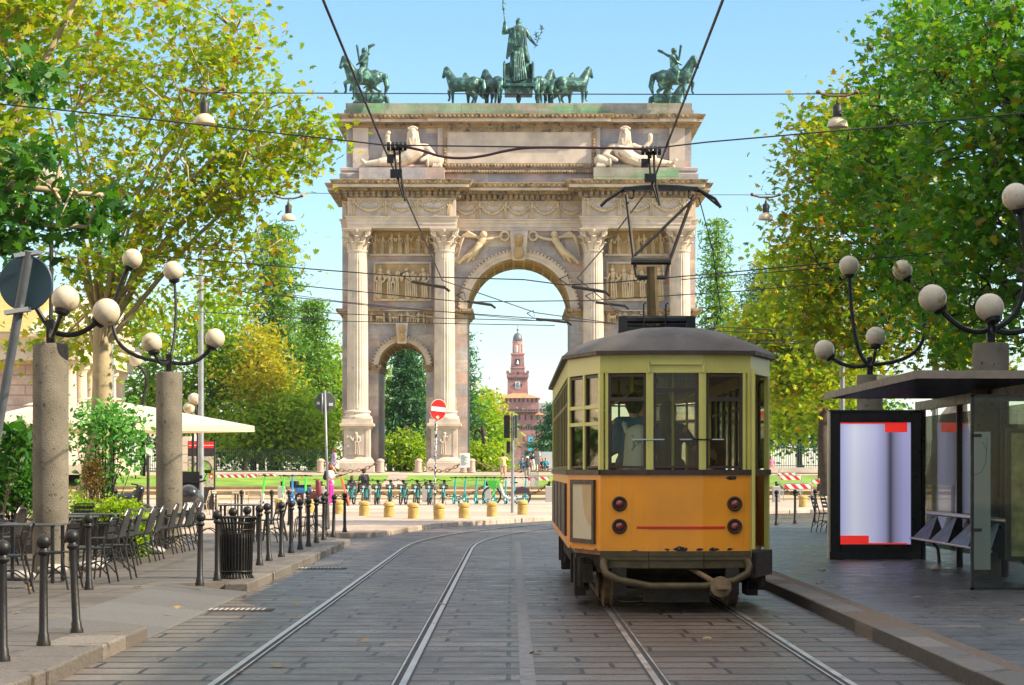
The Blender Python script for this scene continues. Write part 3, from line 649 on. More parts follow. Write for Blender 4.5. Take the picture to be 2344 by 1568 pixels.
# roof
rows = [(0,2.862,-.06),(0,2.905,-.075),(1,2.905,-.06),(1,2.96,.0),(1,3.03,.12),(1,3.10,.28),(1,3.16,.48),(1,3.205,.72),(1,3.225,.95)]
fine = []
for i in range(10):
    A_, B_ = Vector(P[i]), Vector(P[(i+1)%10]); k = 6 if (B_-A_).length > 3 else 3
    fine += [A_.lerp(B_, j/k) for j in range(k)]
def inset(p, d):
    yc = 6.05; sx = max(0, 1-d/1.17); ys = max(0, 1-d/6.1); return (p.x*sx, yc+(p.y-yc)*ys)
rim = MB(); rim.prism([inset(p, -.07) for p in fine], 2.862, 2.905, 'z'); tb('roof_rim', rim, 'brown')
b = MB(); vs = []; n = len(fine)
for _, z, d in rows[2:]: vs += [(*inset(p, d), z) for p in fine]
k = len(rows)-2; b.add(vs, [(i*n+j, i*n+(j+1)%n, (i+1)*n+(j+1)%n, (i+1)*n+j) for i in range(k-1) for j in range(n)]+[tuple(range((k-1)*n, k*n))])
roof = tb('roof', b, 'roof', smooth=True, auto=50)
b = MB()
for x in (-.55, 0, .5):
    pts = [(x*(1-.1*i), .08+.28*i*i*.35+.18*i, z) for i, z in enumerate((2.97,3.06,3.13,3.185,3.215,3.235))]; b.tube(pts, .012, 5)
b.box(-.16,.16,2.2,2.6,3.2,3.30); b.tube([(.75,.6,3.08),(.75,6,3.08)], .02, 5)
tb('roof_seam', b, 'roof', roof)
# rear dressing
b = MB(); 
for i, z in enumerate((.645,.60,.555,.515)):
    for a, c in ((P[2],P[3]),(P[3],P[4]),(P[4],P[5])): seg(b, a, c, 0, 1, z-.02, z+.02, .06, .035 if i % 2 == 0 else .05)
for a, c in ((P[2],P[3]),(P[3],P[4]),(P[4],P[5])): seg(b, a, c, 0, 1, .485, .68, .05, .018)
tb('rubbing_strip', b, 'olive')
for x in (-.625, .655):
    for z in (1.205, .955):
        y = .06-.02; b = MB(); b.cyl = None
        b.lathe((0,0,0), [(.02,0),(.085,0),(.085,.03),(.072,.045),(.06,.035),(.045,.03),(.02,.03)], 20); b.xf(Matrix.Translation((x, .07, z)) @ Matrix.Rotation(R(90), 4, 'X'))
        l = tb('tail_light', b, 'brown', smooth=True, auto=40); b = MB(); b.sph((x, .03, z), .046, 12, (1,.7,1)); b.build('lens', M['redlens'], l, smooth=True)
b = MB(); seg(b, (-.505,.046), (-.30,.0), 0, 1, .925, .955, .004, .005)
b.box(-.3,.3,-.006,.0,.925,.955); seg(b, (.30,0), (.55,.047), 0, 1, .925, .955, .004, .005); b.build('red_stripe', M['red'], tram)
a, c = P[1], P[2]; Lc = (Vector(c)-Vector(a)).length
b = MB()
for t0,t1,z0,z1 in ((.14,.86,.75,.80),(.14,.86,1.42,1.47),(.14,.20,.80,1.42),(.80,.86,.80,1.42)): seg(b, a, c, t0*Lc, t1*Lc, z0, z1, .03, .03)
fr = tb('advert_frame', b, 'brown'); b = MB(); seg(b, a, c, .20*Lc, .80*Lc, .80, 1.42, .02, .02); bd = b.build('board', M['poster'], fr)
d = (Vector(c)-Vector(a)).normalized(); nrm = Vector((d.y,-d.x)); pts = []
for t, z in [(.80,1.42),(.50,1.42),(.52,1.25),(.58,1.08),(.68,.98),(.80,.95)]: q = Vector(a)+d*t*Lc+nrm*.024; pts.append((q.x,q.y,z))
b = MB(); b.add(pts, [tuple(range(6))]); b.build('tan_shape', M['tan'], bd)
a, c = P[0], P[1]; b = MB(); 
for k in range(4): seg(b, a, c, 1.0+2.2*k, 2.7+2.2*k, .8, 1.42, .03, .03)
tb('side_board', b, 'brown')
b = MB()
for x in (-.33, 0.2, .33): b.tube([(x-.16,-.012,1.92),(x+.2,-.012,1.92)], .008, 5)
for k in range(26):
    for z in (.71, 1.50):
        t = k/25; x = -HW+2*HW*t; y = .1*max(0,(abs(x)-.3)/.535) if abs(x) > .3 else 0; b.sph((x,y-.002,z), .006, 5)
tb('rivets', b, 'steel')
b = MB(); rng = random.Random(5)
for x, z, s in ((.62,1.49,.07),(.05,.705,.09),(.42,.70,.07),(.26,.70,.05),(-.1,.70,.035),(.6,.70,.04)):
    y = .1*max(0,(abs(x)-.3)/.535); pts = [(x+s*rng.uniform(.6,1)*math.cos(q), y-.004+.187*max(0,s*0), z+s*.4*rng.uniform(.6,1)*math.sin(q)) for q in [i*.63 for i in range(10)]]
    if abs(x) > .3: pts = [(p[0], .1*(abs(p[0])-.3)/.535-.003, p[2]) for p in pts]
    b.add(pts, [tuple(range(10))])
tb('paint_chips', b, 'grime', lower)
# under the body
b = MB(); b.prism([(-HW+.1,.25),(HW-.1,.25),(HB-.1,1.4),(HB-.1,10.8),(HW-.1,11.9),(-HW+.1,11.9),(-HB+.1,10.8),(-HB+.1,1.4)], .42, .66, 'z'); b.box(-.55,.55,.9,11,.22,.44); ch = tb('underframe', b, 'grime')
b = MB(); b.tube([(-HW+.05,.16,.62),(-HW+.03,-.06,.52),(-HW+.05,-.12,.44),(-HW+.18,-.16,.37),(-.3,-.2,.30),(.3,-.2,.30),(HW-.2,-.16,.36),(HW-.05,-.12,.44),(HW-.03,-.06,.52),(HW-.05,.16,.62)], .042, 8); tb('bumper_tube', b, 'olive', smooth=True)
b = MB(); b.tube([(.05,.3,.55),(.30,-.1,.41),(.47,-.28,.31)], .03, 8); b.lathe((0,0,0), [(.02,0),(.115,0),(.115,.05),(.02,.05)], 20); b.xf(Matrix.Translation((.47,-.27,.30)) @ Matrix.Rotation(R(90),4,'X'), 3*8)
b.box(.42,.56,-.42,-.30,.28,.31); cpl = tb('coupler', b, 'rust')
b = MB(); b.box(-.36,.36,-.10,.02,.12,.30); b.box(-.7,-.55,.0,.3,.2,.5); b.box(.55,.7,.0,.3,.2,.5); tb('lifeguard', b, 'grime')
for y0 in (1.0, 8.0):
    bg = MB()
    for s in (-1, 1):
        bg.box(*sorted((s*.90,s*1.0)), y0-.35, y0+2.2, .30, .50)
        for yy in (y0+.1, y0+1.75):
            bg.box(*sorted((s*.93,s*1.10)), yy-.14, yy+.14, .20, .56); bg.tube([(s*.95,yy-.3,.52),(s*.95,yy+.3,.52)], .05, 6)
            for q in (-.26,.26): bg.tube([(s*1.02,yy+q,.25),(s*1.02,yy+q,.58)], .055, 8)
        bg.box(*sorted((s*.95,s*1.08)), y0+.6, y0+1.2, .1, .34)
    bo = tb('bogie', bg, 'grime')
    for yy in (y0+.1, y0+1.75):
        for s in (-1, 1):
            q = MB(); q.lathe((0,0,0), [(.05,-.06),(.30,-.06),(.33,-.04),(.33,.03),(.36,.04),(.36,.065),(.05,.065)], 28); q.xf(Matrix.Translation((s*.72,yy,.335)) @ Matrix.Rotation(R(-90*s),4,'Y')); q.build('wheel', M['rust'], bo, smooth=True, auto=35)
# inside
b = MB()
for i in range(8):
    for s in (-1, 1): b.box(*sorted((s*.62,s*1.05)), 2.2+1.05*i, 2.75+1.05*i, 1.0, 1.06); b.box(*sorted((s*.98,s*1.06)), 2.2+1.05*i, 2.75+1.05*i, 1.06, 1.5)
b.box(-.9,-.35,1.75,1.8,.7,1.55); b.box(.5,1.0,4.75,4.8,.7,2.0); b.box(-.45,.45,11.3,11.7,.7,1.7); tb('seat', b, 'wood')
b = MB()
for x, y in ((-.45,.6),(.05,1.2),(.42,.7),(-.35,3),(.35,3),(.35,6),(-.35,6)): b.tube([(x,y,.7),(x,y,2.85)], .018, 6)
for x in (-.4,.4): b.tube([(x,1.5,2.5),(x,10.5,2.5)], .015, 6)
tb('handrail', b, 'cream')
b = MB(); b.prism([(x*.95, .15+y*.975) for x, y in P], 2.80, 2.83, 'z'); ce = tb('ceiling', b, 'wood')
b = MB()
for y in (.9, 3.2, 5.6, 8.0): b.lathe((0,y,2.72), [(.02,0),(.14,.02),(.17,.08)], 14)
tb('ceiling_light', b, 'white', ce, smooth=True)
# pantograph
pan = MB(); py = 5.8; px = .14
pan.tube([(px-.47,py-.2,3.62),(px+.47,py-.2,3.62)], .055, 8); pan.tube([(px-.47,py+.5,3.6),(px+.47,py+.5,3.6)], .05, 8)
for x in (-.46,.46): pan.box(px+x-.03, px+x+.03, py-.25, py+.6, 3.36, 3.52); pan.box(px+x-.06,px+x+.06,py-.3,py-.2,3.24,3.66)
pan.box(px-.5,px+.5,py-.27,py-.2,3.44,3.52)
for x in (-.3,-.1,.15,.32): pan.tube([(px+x,py-.2,3.24),(px+x,py-.2,3.5)], .035, 6); pan.box(px+x-.04,px+x+.04,py-.3,py-.12,3.33,3.40)
for x in (-.18,.12): pan.tube([(px+x,py-.25,3.5),(px+x,py-.28,3.82),(px+x+.03,py-.28,3.84)], .012, 5)
base = tb('pantograph_base', pan, 'black')
b = MB(); b.tube([(px-.03,py,3.55),(px-.06,py-.1,4.35)], [.10,.085], 8, flat=.9); b.tube([(px-.2,py,3.6),(px-.03,py,3.72),(px+.14,py,3.6)], .03, 6); tb('pantograph_mast', b, 'olive')
b = MB(); zk = 4.42; xk = px-.06; zt = 5.40; xb = px+.07
b.tube([(xk-.28,py-.1,zk),(xk+.26,py-.1,zk)], .05, 8); b.tube([(xk-.20,py-.1,zk-.22),(xk+.19,py-.1,zk-.22)], .03, 8)
b.tube([(xk-.20,py-.1,zk-.22),(xk-.24,py-.1,zk),(xb-.47,py,zt-.06)], .026, 6); b.tube([(xk+.19,py-.1,zk-.22),(xk+.24,py-.1,zk),(xb+.45,py,zt-.06)], .026, 6)
b.tube([(xk-.23,py-.1,zk+.08),(xb+.45,py,zt-.12)], .02, 6); tb('pantograph_arm', b, 'dark')
b = MB(); b.tube([(xb-.82,py,zt-.22),(xb-.74,py,zt-.14),(xb-.5,py,zt+.02),(xb-.25,py,zt+.05),(xb,py,zt+.06),(xb+.25,py,zt+.05),(xb+.5,py,zt+.02),(xb+.74,py,zt-.12),(xb+.82,py,zt-.24)], .022, 6)
b.tube([(xb-.55,py+.12,zt+.0),(xb-.25,py+.12,zt+.05),(xb+.25,py+.12,zt+.05),(xb+.55,py+.12,zt+.0),(xb+.8,py+.12,zt-.2)], .018, 6)
b.box(xb-.5,xb+.5,py-.03,py+.15,zt+.0,zt+.045)
for x in (-.44,.44): b.tube(bez((xb+x,py,zt-.1),(xb+x*.8,py-.05,zt-.16),(xb+x*.86,py,zt),6), .012, 5)
tb('contact_bow', b, 'black')
b = MB(); b.tube([(xb+.52,py,zt-.1),(xb+.75,py+.5,zt-.75),(xb+1.0,py+2,3.9),(xb+.85,py+3,3.25)], .008, 4); tb('pull_rope', b, 'dark')
# ---------------------------------------------------------------- overhead wires
def wire(name, label, pts, r, m='dark', cat='overhead wire', group='overhead wires', sag=0):
    b = MB()
    if sag: pts = [Vector(pts[0]).lerp(Vector(pts[1]), i/14)-Vector((0,0,sag*(1-(i/7-1)**2))) for i in range(15)]
    b.tube(pts, r, 5); o = b.build(name, M[m], loc=None); return tag(o, label, cat, group)
ZW = 5.46
xr = lambda y: 1.74 if y < 40 else 1.74+(y-40)**2/150
wire('contact_wire', 'trolley wire running above the tram and touching its bow', [(1.72,0,5.46),(1.73,18,5.46),(1.9,31,5.46),(1.66,40,5.55),(1.35,47,5.55),(2.6,57,5.6),(6,66,5.7)], .013)
wire('contact_wire', 'trolley wire above the empty left track, crossing the arch pier', [(-1.6,0,5.46),(-1.56,18.5,5.46),(-1.54,27.4,5.46),(-1.46,47.5,5.55),(0.6,58,5.6),(4,66,5.7)], .013)
def span(d, px, r, label, sag=0, m='dark'):
    pts = [Wp(x, y, d) for x, y in px]; return wire('span_wire', label, pts, r, m, 'overhead wire', 'cross wires over the street')
s1 = span(27.4, [(-60,232),(300,268),(820,325),(880,332),(1490,340),(1620,325),(2000,292),(2420,252)], .0095, 'thick dark cross wire with two insulators, in front of the river gods')
b = MB(); b.tube(spline([Wp(x,y,27.4) for x,y in ((905,332),(960,343),(1010,358),(1060,362),(1110,356),(1160,345),(1215,338),(1320,338),(1440,340),(1478,345),(1490,362))], 5), .016, 6); b.build('feeder_cable', M['purple'], s1)
for x, y in ((905,335),(1487,345)):
    b = MB(); c = Wp(x, y, 27.4)
    for k in range(5): b.tube([(c.x-.10+.05*k,c.y,c.z),(c.x-.065+.05*k,c.y,c.z)], .055, 8)
    b.tube([(c.x-.02,c.y,c.z),(c.x+.02,c.y,c.z-.35),(c.x+.1,c.y,c.z-.62)], .016, 6); b.tube([(c.x+.05,c.y,c.z),(c.x+.06,c.y,c.z-.3),(c.x+.12,c.y,c.z-.66)], .016, 6); b.box(c.x-.06,c.x+.08,c.y-.04,c.y+.04,c.z-.38,c.z-.28); b.box(c.x-.1,c.x-.02,c.y-.04,c.y+.04,c.z-.2,c.z-.1)
    b.build('insulator', M['black'], s1)
span(43, [(440,212),(700,213),(1180,215),(1640,216),(2020,214)], .011, 'thin level wire carrying two street lamps across the arch top')
span(80, [(560,440),(780,443),(1300,446),(1760,446),(2080,440)], .011, 'thin level wire carrying two street lamps at cornice height')
def arm(px, d, par):
    (x0,y0),(x1,y1) = px; a, c = Wp(x0,y0,d), Wp(x1,y1,d-.6); b = MB(); b.tube([a, c], .035, 6); b.tube([c, c+Vector((.1,0,-.08))], .03, 5)
    t = a+Vector((-.12,0,.12)); b.tube([t+Vector((-.15,0,.04)), t+Vector((.03,0,.12)), a+Vector((-.04,0,0)), t+Vector((-.15,0,.04))], .014, 5); b.build('registration_arm', M['dark'], par)
s = span(47.5, [(350,585),(715,616),(920,632),(1200,640),(1290,652),(1380,648),(1640,626),(2344,560)], .013, 'cross wire over the left relief panels, with two black arms'); arm(((945,645),(1018,658)), 47.5, s); arm(((1310,656),(1385,668)), 47.5, s)
s = span(56, [(400,625),(700,655),(1060,691),(1350,688),(1700,666),(2344,605)], .013, 'cross wire through the top of the main passage, with black arms'); arm(((1070,690),(1125,698)), 56, s); arm(((1365,692),(1430,700)), 56, s)
s = span(64, [(560,668),(900,705),(1215,728),(1300,733),(1420,742)], .013, 'cross wire sloping down to the tram roof with a short arm'); arm(((1228,730),(1300,738)), 64, s)
span(66, [(430,690),(780,718),(1000,728),(1270,735)], .013, 'cross wire level with the left impost, above the lowest pair')
span(68, [(430,712),(780,735),(1000,740),(1270,745)], .013, 'lowest cross wire, just above the castle tower top')
span(72, [(560,660),(780,690),(1060,718),(1240,735)], .011, 'fine cross wire meeting the arm at the middle of the main passage')
for k, (y0, y1) in enumerate(((748,765),(757,772),(775,785),(783,790))): span(66, [(1640,y0),(1790,(y0+y1)/2),(1990,y1)], .013, ('upper','second','third','lowest')[k]+' of the short wires running from the tram roof into the right trees')
span(52, [(1560,640),(1900,612),(2344,590)], .012, 'wire passing behind the globe lamp on the second right pillar')
# hanging lamps
M['lampshade'] = mat('enamel_lamp_shade', (.62,.52,.36), .35, 0, .1)
def hang(px, py, d, label, sc=1):
    c = Wp(px, py, d); t = thing('hanging_street_lamp', label, 'street lamp', c, 0, 'lamps hung on wires across the street')
    b = MB(); b.lathe((0,0,0), [(.27,-.24),(.275,-.2),(.24,-.08),(.13,0),(.11,.02)], 20); b.build('shade', M['lampshade'], t, smooth=True, auto=50)
    b = MB(); b.lathe((0,0,0), [(.12,.0),(.12,.3),(.09,.34),(.05,.36),(.03,.46)], 14); b.build('lamp_body', M['dark'], t, smooth=True, auto=40)
    b = MB(); b.tube([(-.5,0,.66),(-.2,0,.58),(.2,0,.58),(.5,0,.66)], .035, 6); b.tube([(0,0,.45),(0,0,.6)], .02, 5)
    for s in (-1,1): b.sph((s*.5,0,.68), .07, 6)
    b.build('hanger', M['rust'], t); t.scale = (sc,)*3
hang(468, 262, 43, 'white shaded lamp hanging in front of the left plane tree', .72); hang(660, 490, 44, 'small shaded lamp hanging left of the arch cornice', .52)
hang(1917, 270, 43, 'shaded lamp hanging before the dark right tree', .72); hang(1753, 488, 48, 'small shaded lamp hanging in open sky right of the bow', .58)
# ---------------------------------------------------------------- lamp pillars with globes
def lamp(name, label, X, Y, ztop, globes, rz=0):
    t = thing(name, label, 'street lamp', (X, Y, .1), 0, 'stone lamp pillars with globe arms')
    b = MB(); z = ztop-.1; b.lathe((0,0,0), [(.255,0),(.252,.4),(.25,z-.03),(.235,z)], 32); b.build('pillar', M['concrete'], t, smooth=True, auto=40)
    b = MB(); b.cb((0,0,z+.17), (.11,.11,.36)); b.build('post', M['black'], t, bev=.01)
    for gx, gy, gz, mid in globes:      # globe centre relative to the pillar top, arm bulge
        g = Vector((gx, gy, gz+z)); s = Vector((0,0,z+.2)); m = Vector((mid[0], mid[1], z+mid[2]))
        a = MB(); pts = bez(s, m, g, 14); d = (pts[-1]-pts[-2]).normalized(); pts[-1] = g-d*.17
        a.tube(pts[:-1]+[g-d*.18], .038, 6, flat=.8); ar = a.build('arm', M['black'], t, smooth=False)
        a = MB(); a.lathe((0,0,0), [(.04,-.04),(.095,-.02),(.11,.03),(.09,.04)], 14); a.xf(Matrix.Translation(g-d*.205) @ d.to_track_quat('Z','Y').to_matrix().to_4x4()); a.build('collar', M['black'], ar, smooth=True, auto=40)
        a = MB(); a.sph(g, .195, 24); a.build('globe', M['globe'], t, smooth=True)
    return t
lamp('globe_lamp', 'thick stained lamp pillar nearest the camera on the café side, with cream globes', -6.58, 32.4, 3.38,
     [(.83,-.2,.44,(.42,-.1,-.03)), (.32,-.55,.60,(.15,-.8,-.15)), (-.65,.2,2.1,(-.55,.1,.9)), (-.02,.1,2.35,(.0,.1,1.2))])
lamp('globe_lamp', 'slimmer looking lamp pillar behind the black armchairs, four round globes on arms', -6.58, 43.6, 3.46,
     [(-.75,.25,2.20,(-1.75,.1,.25)), (.03,.3,1.97,(.17,.3,.9)), (.87,.05,.65,(.62,0,.02)), (-.24,-.6,.53,(-.12,-.75,.0))])
lamp('globe_lamp', 'lamp pillar at the right picture edge rising behind the shelter roof', 6.68, 31.7, 3.35,
     [(.33,-.1,2.03,(.75,0,.35)), (-.83,-.1,.62,(-.40,-.05,.02)), (-.13,-.55,.46,(-.05,-.75,.0)), (1.0,.1,.6,(.55,0,.0))])
lamp('globe_lamp', 'lamp pillar behind the white lightbox, weathered globes on black arms', 6.93, 44, 3.42,
     [(-.40,0,2.12,(-.35,0,.30)), (.65,.1,2.05,(1.75,0,.25)), (.03,-.55,.71,(-.02,-.75,.1)), (-.88,0,.49,(-.52,0,.05))])
def smallglobe(px, py, d, label, pts):
    c = Wp(px, py, d); t = thing('globe_lamp', label, 'street lamp', (Wp(*pts[0], d).x, d, .1))
    b = MB(); b.tube(spline([Wp(*p, d) for p in pts]+[c-Vector((0,0,.15))], 5), .045, 6); b.build('arm', M['black'], t, w=1)
    b = MB(); b.sph(c, .2, 18); b.build('globe', M['globe'], t, w=1, smooth=True)
smallglobe(311, 822, 63, 'distant globe lamp on a hooked arm above the café parasol', [(330,1090),(328,920),(336,880),(330,850)])
for px, py, lb in ((433,934,'lower globe lamp glimpsed left of the grey pole over the parasol'),(444,913,'globe lamp half hidden behind the top of the café pillar')): smallglobe(px, py, 75, lb, [(px+8,1090),(px+8,960)])
# ---------------------------------------------------------------- bollards
def bollard_proto():
    t = thing('bollard', 'x', 'bollard', (0,0,PL), 0, 'black ball topped bollards')
    b = MB(); b.lathe((0,0,0), [(.060,0),(.060,.03),(.050,.05),(.046,.10),(.039,.11),(.032,.74),(.032,.76)], 14); b.build('shaft', M['black'], t, smooth=True, auto=35)
    b = MB(); b.lathe((0,0,0), [(.034,.75),(.05,.765),(.055,.78),(.04,.80),(.035,.815)], 14); b.build('collar', M['black'], t, smooth=True, auto=35)
    b = MB(); b.sph((0,0,.865), .065, 16); b.build('ball', M['black'], t, smooth=True); return t
bp = bollard_proto(); used = [False]
def bollard(px, py, label, lean=(0,0)):
    x, y = Gp(px, py, PL)
    if not used[0]: o = bp; used[0] = True; o.location = (x,y,PL); o['label'] = label
    else: o = dup(bp, (x,y,PL), 0, label)
    o.rotation_euler = (lean[0], lean[1], 0)
row = [(6,1514),(99.6,1479),(176,1449),(203,1350),(457,1340.6),(497.6,1329),(533,1312),(566,1303),(594,1294),(616,1283.5),(644,1274.8),(666,1266),(687,1258),(706,1251),(724,1243),(741,1236),(763,1229),(789,1218.7)]
lab = ['bollard cut by the left picture edge, nearest the camera','second bollard from the camera, in front of a slatted chair','slightly tilted third bollard above the near kerb end','bollard standing alone between café tables and ramp, nearest the armchairs',
 'bollard at the far end of the kerb ramp, left of the bin','bollard touching the left side of the litter bin','bollard whose ball shows above the bin rim, hidden by the bin','bollard just behind the right rim of the litter bin']
for i in range(8, 18): lab.append(f'{ORD[i-8]} bollard beyond the bin in the straight kerb row' if i < 17 else 'farthest bollard of the kerb row, at the pavement corner')
ln = {2: (0,-.05), 4: (0,.015), 9: (0,-.04), 11: (0,.01), 16: (0,.02)}
for i, (p, l) in enumerate(zip(row, lab)): bollard(p[0], p[1], l, ln.get(i, (0,0)))
for p, l in (((553,1201.5),'bollard beside the pale café chairs in the sun, leftmost of the back row'),((622,1200.8),'bollard in front of the first green scooter, back row'),((662,1202),'bollard in front of the blue scooter, back row'),((704,1204),'bollard left of the woman in pink trousers, back row'),((747,1212),'bollard at the foot of the leaning sign pole'),
    ((1777.5,1202),'bollard nearest the tram on the right far pavement'),((1820,1198.6),'middle one of three bollards between tram and lightbox'),((1866,1195.6),'bollard behind the two tilted chairs on the right')): bollard(*p, l)
# yellow mushroom stones
yp = thing('stone_bollard', 'x', 'bollard', (0,0,.1), 0, 'yellow mushroom shaped stone bollards')
b = MB(); b.lathe((0,0,0), [(.165,0),(.165,.29),(.15,.30),(.14,.32),(.15,.34),(.175,.35),(.18,.40),(.165,.44),(.11,.475),(.03,.485)], 24); b.build('stone', M['ystone'], yp, smooth=True, auto=45)
ys = [(640,1171.8),(709,1174.6),(775,1176.3),(833.5,1180.4),(890.6,1184),(946,1187),(1005,1189.3),(1062,1184.8+1),(1126,1181.4+1),(1196,1178),(1838,1161)]
yl = ['leftmost yellow mushroom stone, before the green scooters','yellow mushroom stone hidden among bollards left of the woman','yellow mushroom stone right beside the woman in pink trousers','yellow mushroom stone below the seated man','yellow mushroom stone below the second teal bike','yellow mushroom stone below the fourth teal bike','yellow mushroom stone in front of the no entry pole','yellow mushroom stone below the first teal scooters','yellow mushroom stone in front of the white bicycle front wheel','yellow mushroom stone nearest the tram','single yellow mushroom stone right of the tram']
for i, (p, l) in enumerate(zip(ys, yl)):
    x, y = Gp(*p, .114); o = yp if i == 0 else dup(yp, (0,0,0)); o.location = (x,y,.112); o['label'] = l; o.rotation_euler = (0,0,i*1.3)
# grey posts with chains
gp = thing('chain_post', 'x', 'post', (0,0,0), 0, 'grey square stone posts carrying chains')
b = MB(); b.loft(-.17,.17,-.17,.17,[(0,0),(0,.70),(-.03,.74)]); b.build('stone', M['granite'], gp, bev=.01); b = MB(); b.box(-.05,.05,-.05,.05,.735,.95); b.build('chain_hook', M['black'], gp)
gx = [(645,'grey chain post behind the green scooters'),(735,'grey chain post behind the woman in pink'),(841,'grey chain post behind the first teal bikes'),(975,'grey chain post left of the no entry pole'),(1115,'grey chain post behind the green basket bicycle'),(1257,'grey chain post nearest the tram'),(1777,'grey chain post right of the tram'),(1930,'grey chain post hidden behind the lightbox')]
GY = 104.0; gpos = []
for i, (px, l) in enumerate(gx):
    x = (px-CX)/F*GY; o = gp if i == 0 else dup(gp, (0,0,0)); o.location = (x,GY,.11); o['label'] = l; gpos.append(x)
def chain(p0, p1, sag, name='chain', label='', link=.16, r=.022):
    p0, p1 = Vector(p0), Vector(p1); L = (p1-p0).length+sag*.6; n = max(4, int(L/link)); b = MB(); d = (p1-p0).normalized()
    for i in range(n+1):
        t = i/n; c = p0.lerp(p1, t)-Vector((0,0,sag*(1-(2*t-1)**2))); tt = (p1-p0)/n-Vector((0,0,sag*(4*(1-2*t))/n))*1
        Mx = tt.normalized().to_track_quat('X', 'Y' if i % 2 else 'Z').to_matrix(); b.torus(c, link*.42, r, 'z', 8, 4, (1.25,.75), Mx)
    return tag(b.build(name, M['rust' if r > .03 else 'black']), label, 'chain', 'sagging chains')
for i, (a, c) in enumerate(zip(gpos, gpos[1:])):
    if i == 5: continue
    chain((a,GY,.98),(c,GY,.98), .62, 'chain', 'chain to the right of the '+gx[i][1][:48])
# round topped granite posts at the arch
rp = thing('granite_post', 'x', 'post', (0,0,1.46), 0, 'pink round topped posts before the arch')
b = MB(); b.lathe((0,0,0), [(.36,0),(.36,.12),(.31,.14),(.30,1.15),(.34,1.18),(.34,1.24),(.28,1.38),(.14,1.48),(.03,1.5)], 20); b.build('stone', M['pinkgranite'], rp, smooth=True, auto=40)
rx = [(734,'pink post half hidden left of the arch'),(871,'pink post at the left arch passage'),(958,'pink post in the middle of the left passage'),(1062,'pink post left one of a close pair beside the main passage'),(1080,'pink post right one of a close pair beside the main passage')]; rpos = []
for i, (px, l) in enumerate(rx):
    x = (px-CX)/F*150.6; o = rp if i == 0 else dup(rp, (0,0,0)); o.location = (x,150.6,1.42); o['label'] = l; o.scale = (.8,.8,.62); rpos.append(x)
x = (1330-CX)/F*150.6
for a, c, l in ((rpos[0],rpos[1],'heavy chain sagging across the left pedestal of the arch'),(rpos[2],rpos[3],'heavy chain sagging across the second pedestal of the arch'),(rpos[4],x,'heavy chain sagging across the main passage')): chain((a,150.5,2.2),(c,150.5,2.2), .68, 'heavy_chain', l, .30, .04)
b = MB(); b.box(rpos[3]-.25,rpos[3]+.42,149.9,149.95,1.75,2.7); tag(b.build('notice_board', M['white']), 'white notice board fixed before the pair of pink posts', 'notice')
b = MB()
for k in range(9): b.box(rpos[3]-.17,rpos[3]+.05+.28*((k*7)%5)/5,149.88,149.897,2.55-.08*k,2.575-.08*k)
b.build('notice_text', M['galv'], bpy.data.objects['notice_board'])
# ---------------------------------------------------------------- litter bin
t = thing('litter_bin', 'black slatted litter bin with flared rim beside the kerb', 'bin', (-3.72,30.6,PL), 0)
def prof(z): return .205+.018*math.sin(z*3) if z < .62 else .215+.36*(z-.62)**1.6*2
b = MB()
for i in range(34):
    q = 2*math.pi*i/34; pts = [((prof(z)+.0)*math.cos(q), prof(z)*math.sin(q), z) for z in (.06,.2,.4,.55,.62,.68,.74,.79,.82)]
    pts = [(.24*math.cos(q),.24*math.sin(q),.0),(.225*math.cos(q),.225*math.sin(q),.03)]+pts; b.tube(pts, .0135, 4)
b.build('slats', M['black'], t)
b = MB()
for z, r in ((.10,.014),(.66,.012),(.75,.012),(.825,.016)): b.torus((0,0,z), prof(min(z,.82))+.004, r, 'z', 40, 6)
b.build('ring', M['black'], t, smooth=True)
b = MB(); b.lathe((0,0,0), [(.18,.08),(.185,.6),(.175,.6),(.17,.3)], 24); b.build('liner', M['grime'], t, smooth=True, auto=40)
# ---------------------------------------------------------------- signs and poles
M['signback'] = mat('sign_back_grey', (.14,.165,.16), .5, .3, .15, 3); M['signback2'] = mat('dark_sign_back', (.022,.055,.075), .5, .2, .2, 2)
t = thing('road_sign', 'large dark round sign seen from behind on a tilted grey pole at the left edge', 'road sign', (-6.15,25.6,PL), 0)
a, c = Wp(-72,1365,25.6), Wp(67,575,25.0); b = MB(); b.tube([a,c], .052, 12); b.build('pole', M['polesteel'], t, w=1, smooth=True, auto=40)
d = (c-a).normalized(); q = Wp(58,648,25.2); b = MB(); b.lathe((0,0,0), [(.02,0),(.30,0),(.31,.01),(.31,.02),(.02,.02)], 48); b.xf(Matrix.Translation(q) @ Matrix.Rotation(R(-7),4,'Z') @ Matrix.Rotation(R(-9),4,'Y') @ Matrix.Rotation(R(-90),4,'X')); b.build('disc', M['signback2'], t, w=1)
b = MB()
for y in (582,712):
    p = Wp(64.5-(y-575)*.176,y,25.05); b.cb(p, (.27,.17,.045), Matrix.Rotation(R(-9),3,'Y'))
b.build('clamp', M['steel'], t, w=1)
x, y = -4.53, 56.2; t = thing('road_sign', 'small round sign seen from behind, on a thin pole before the park fence', 'road sign', (x,y,PL), 0)
b = MB(); b.tube([(x,y,PL),(x-.10,y,3.55)], .028, 10); b.tube([(x-.16,y-.03,2.95),(x-.16,y-.03,3.48)], .02, 6); b.build('pole', M['galv'], t, w=1, smooth=True)
b = MB(); b.lathe((0,0,0), [(.02,0),(.25,0),(.255,.01),(.255,.02),(.02,.02)], 40); b.xf(Matrix.Translation((x-.095,y+.04,3.26)) @ Matrix.Rotation(R(-90),4,'X')); b.box(x-.22,x-.10,y-.0,y+.03,3.02,3.5); b.build('disc', M['signback'], t, w=1)
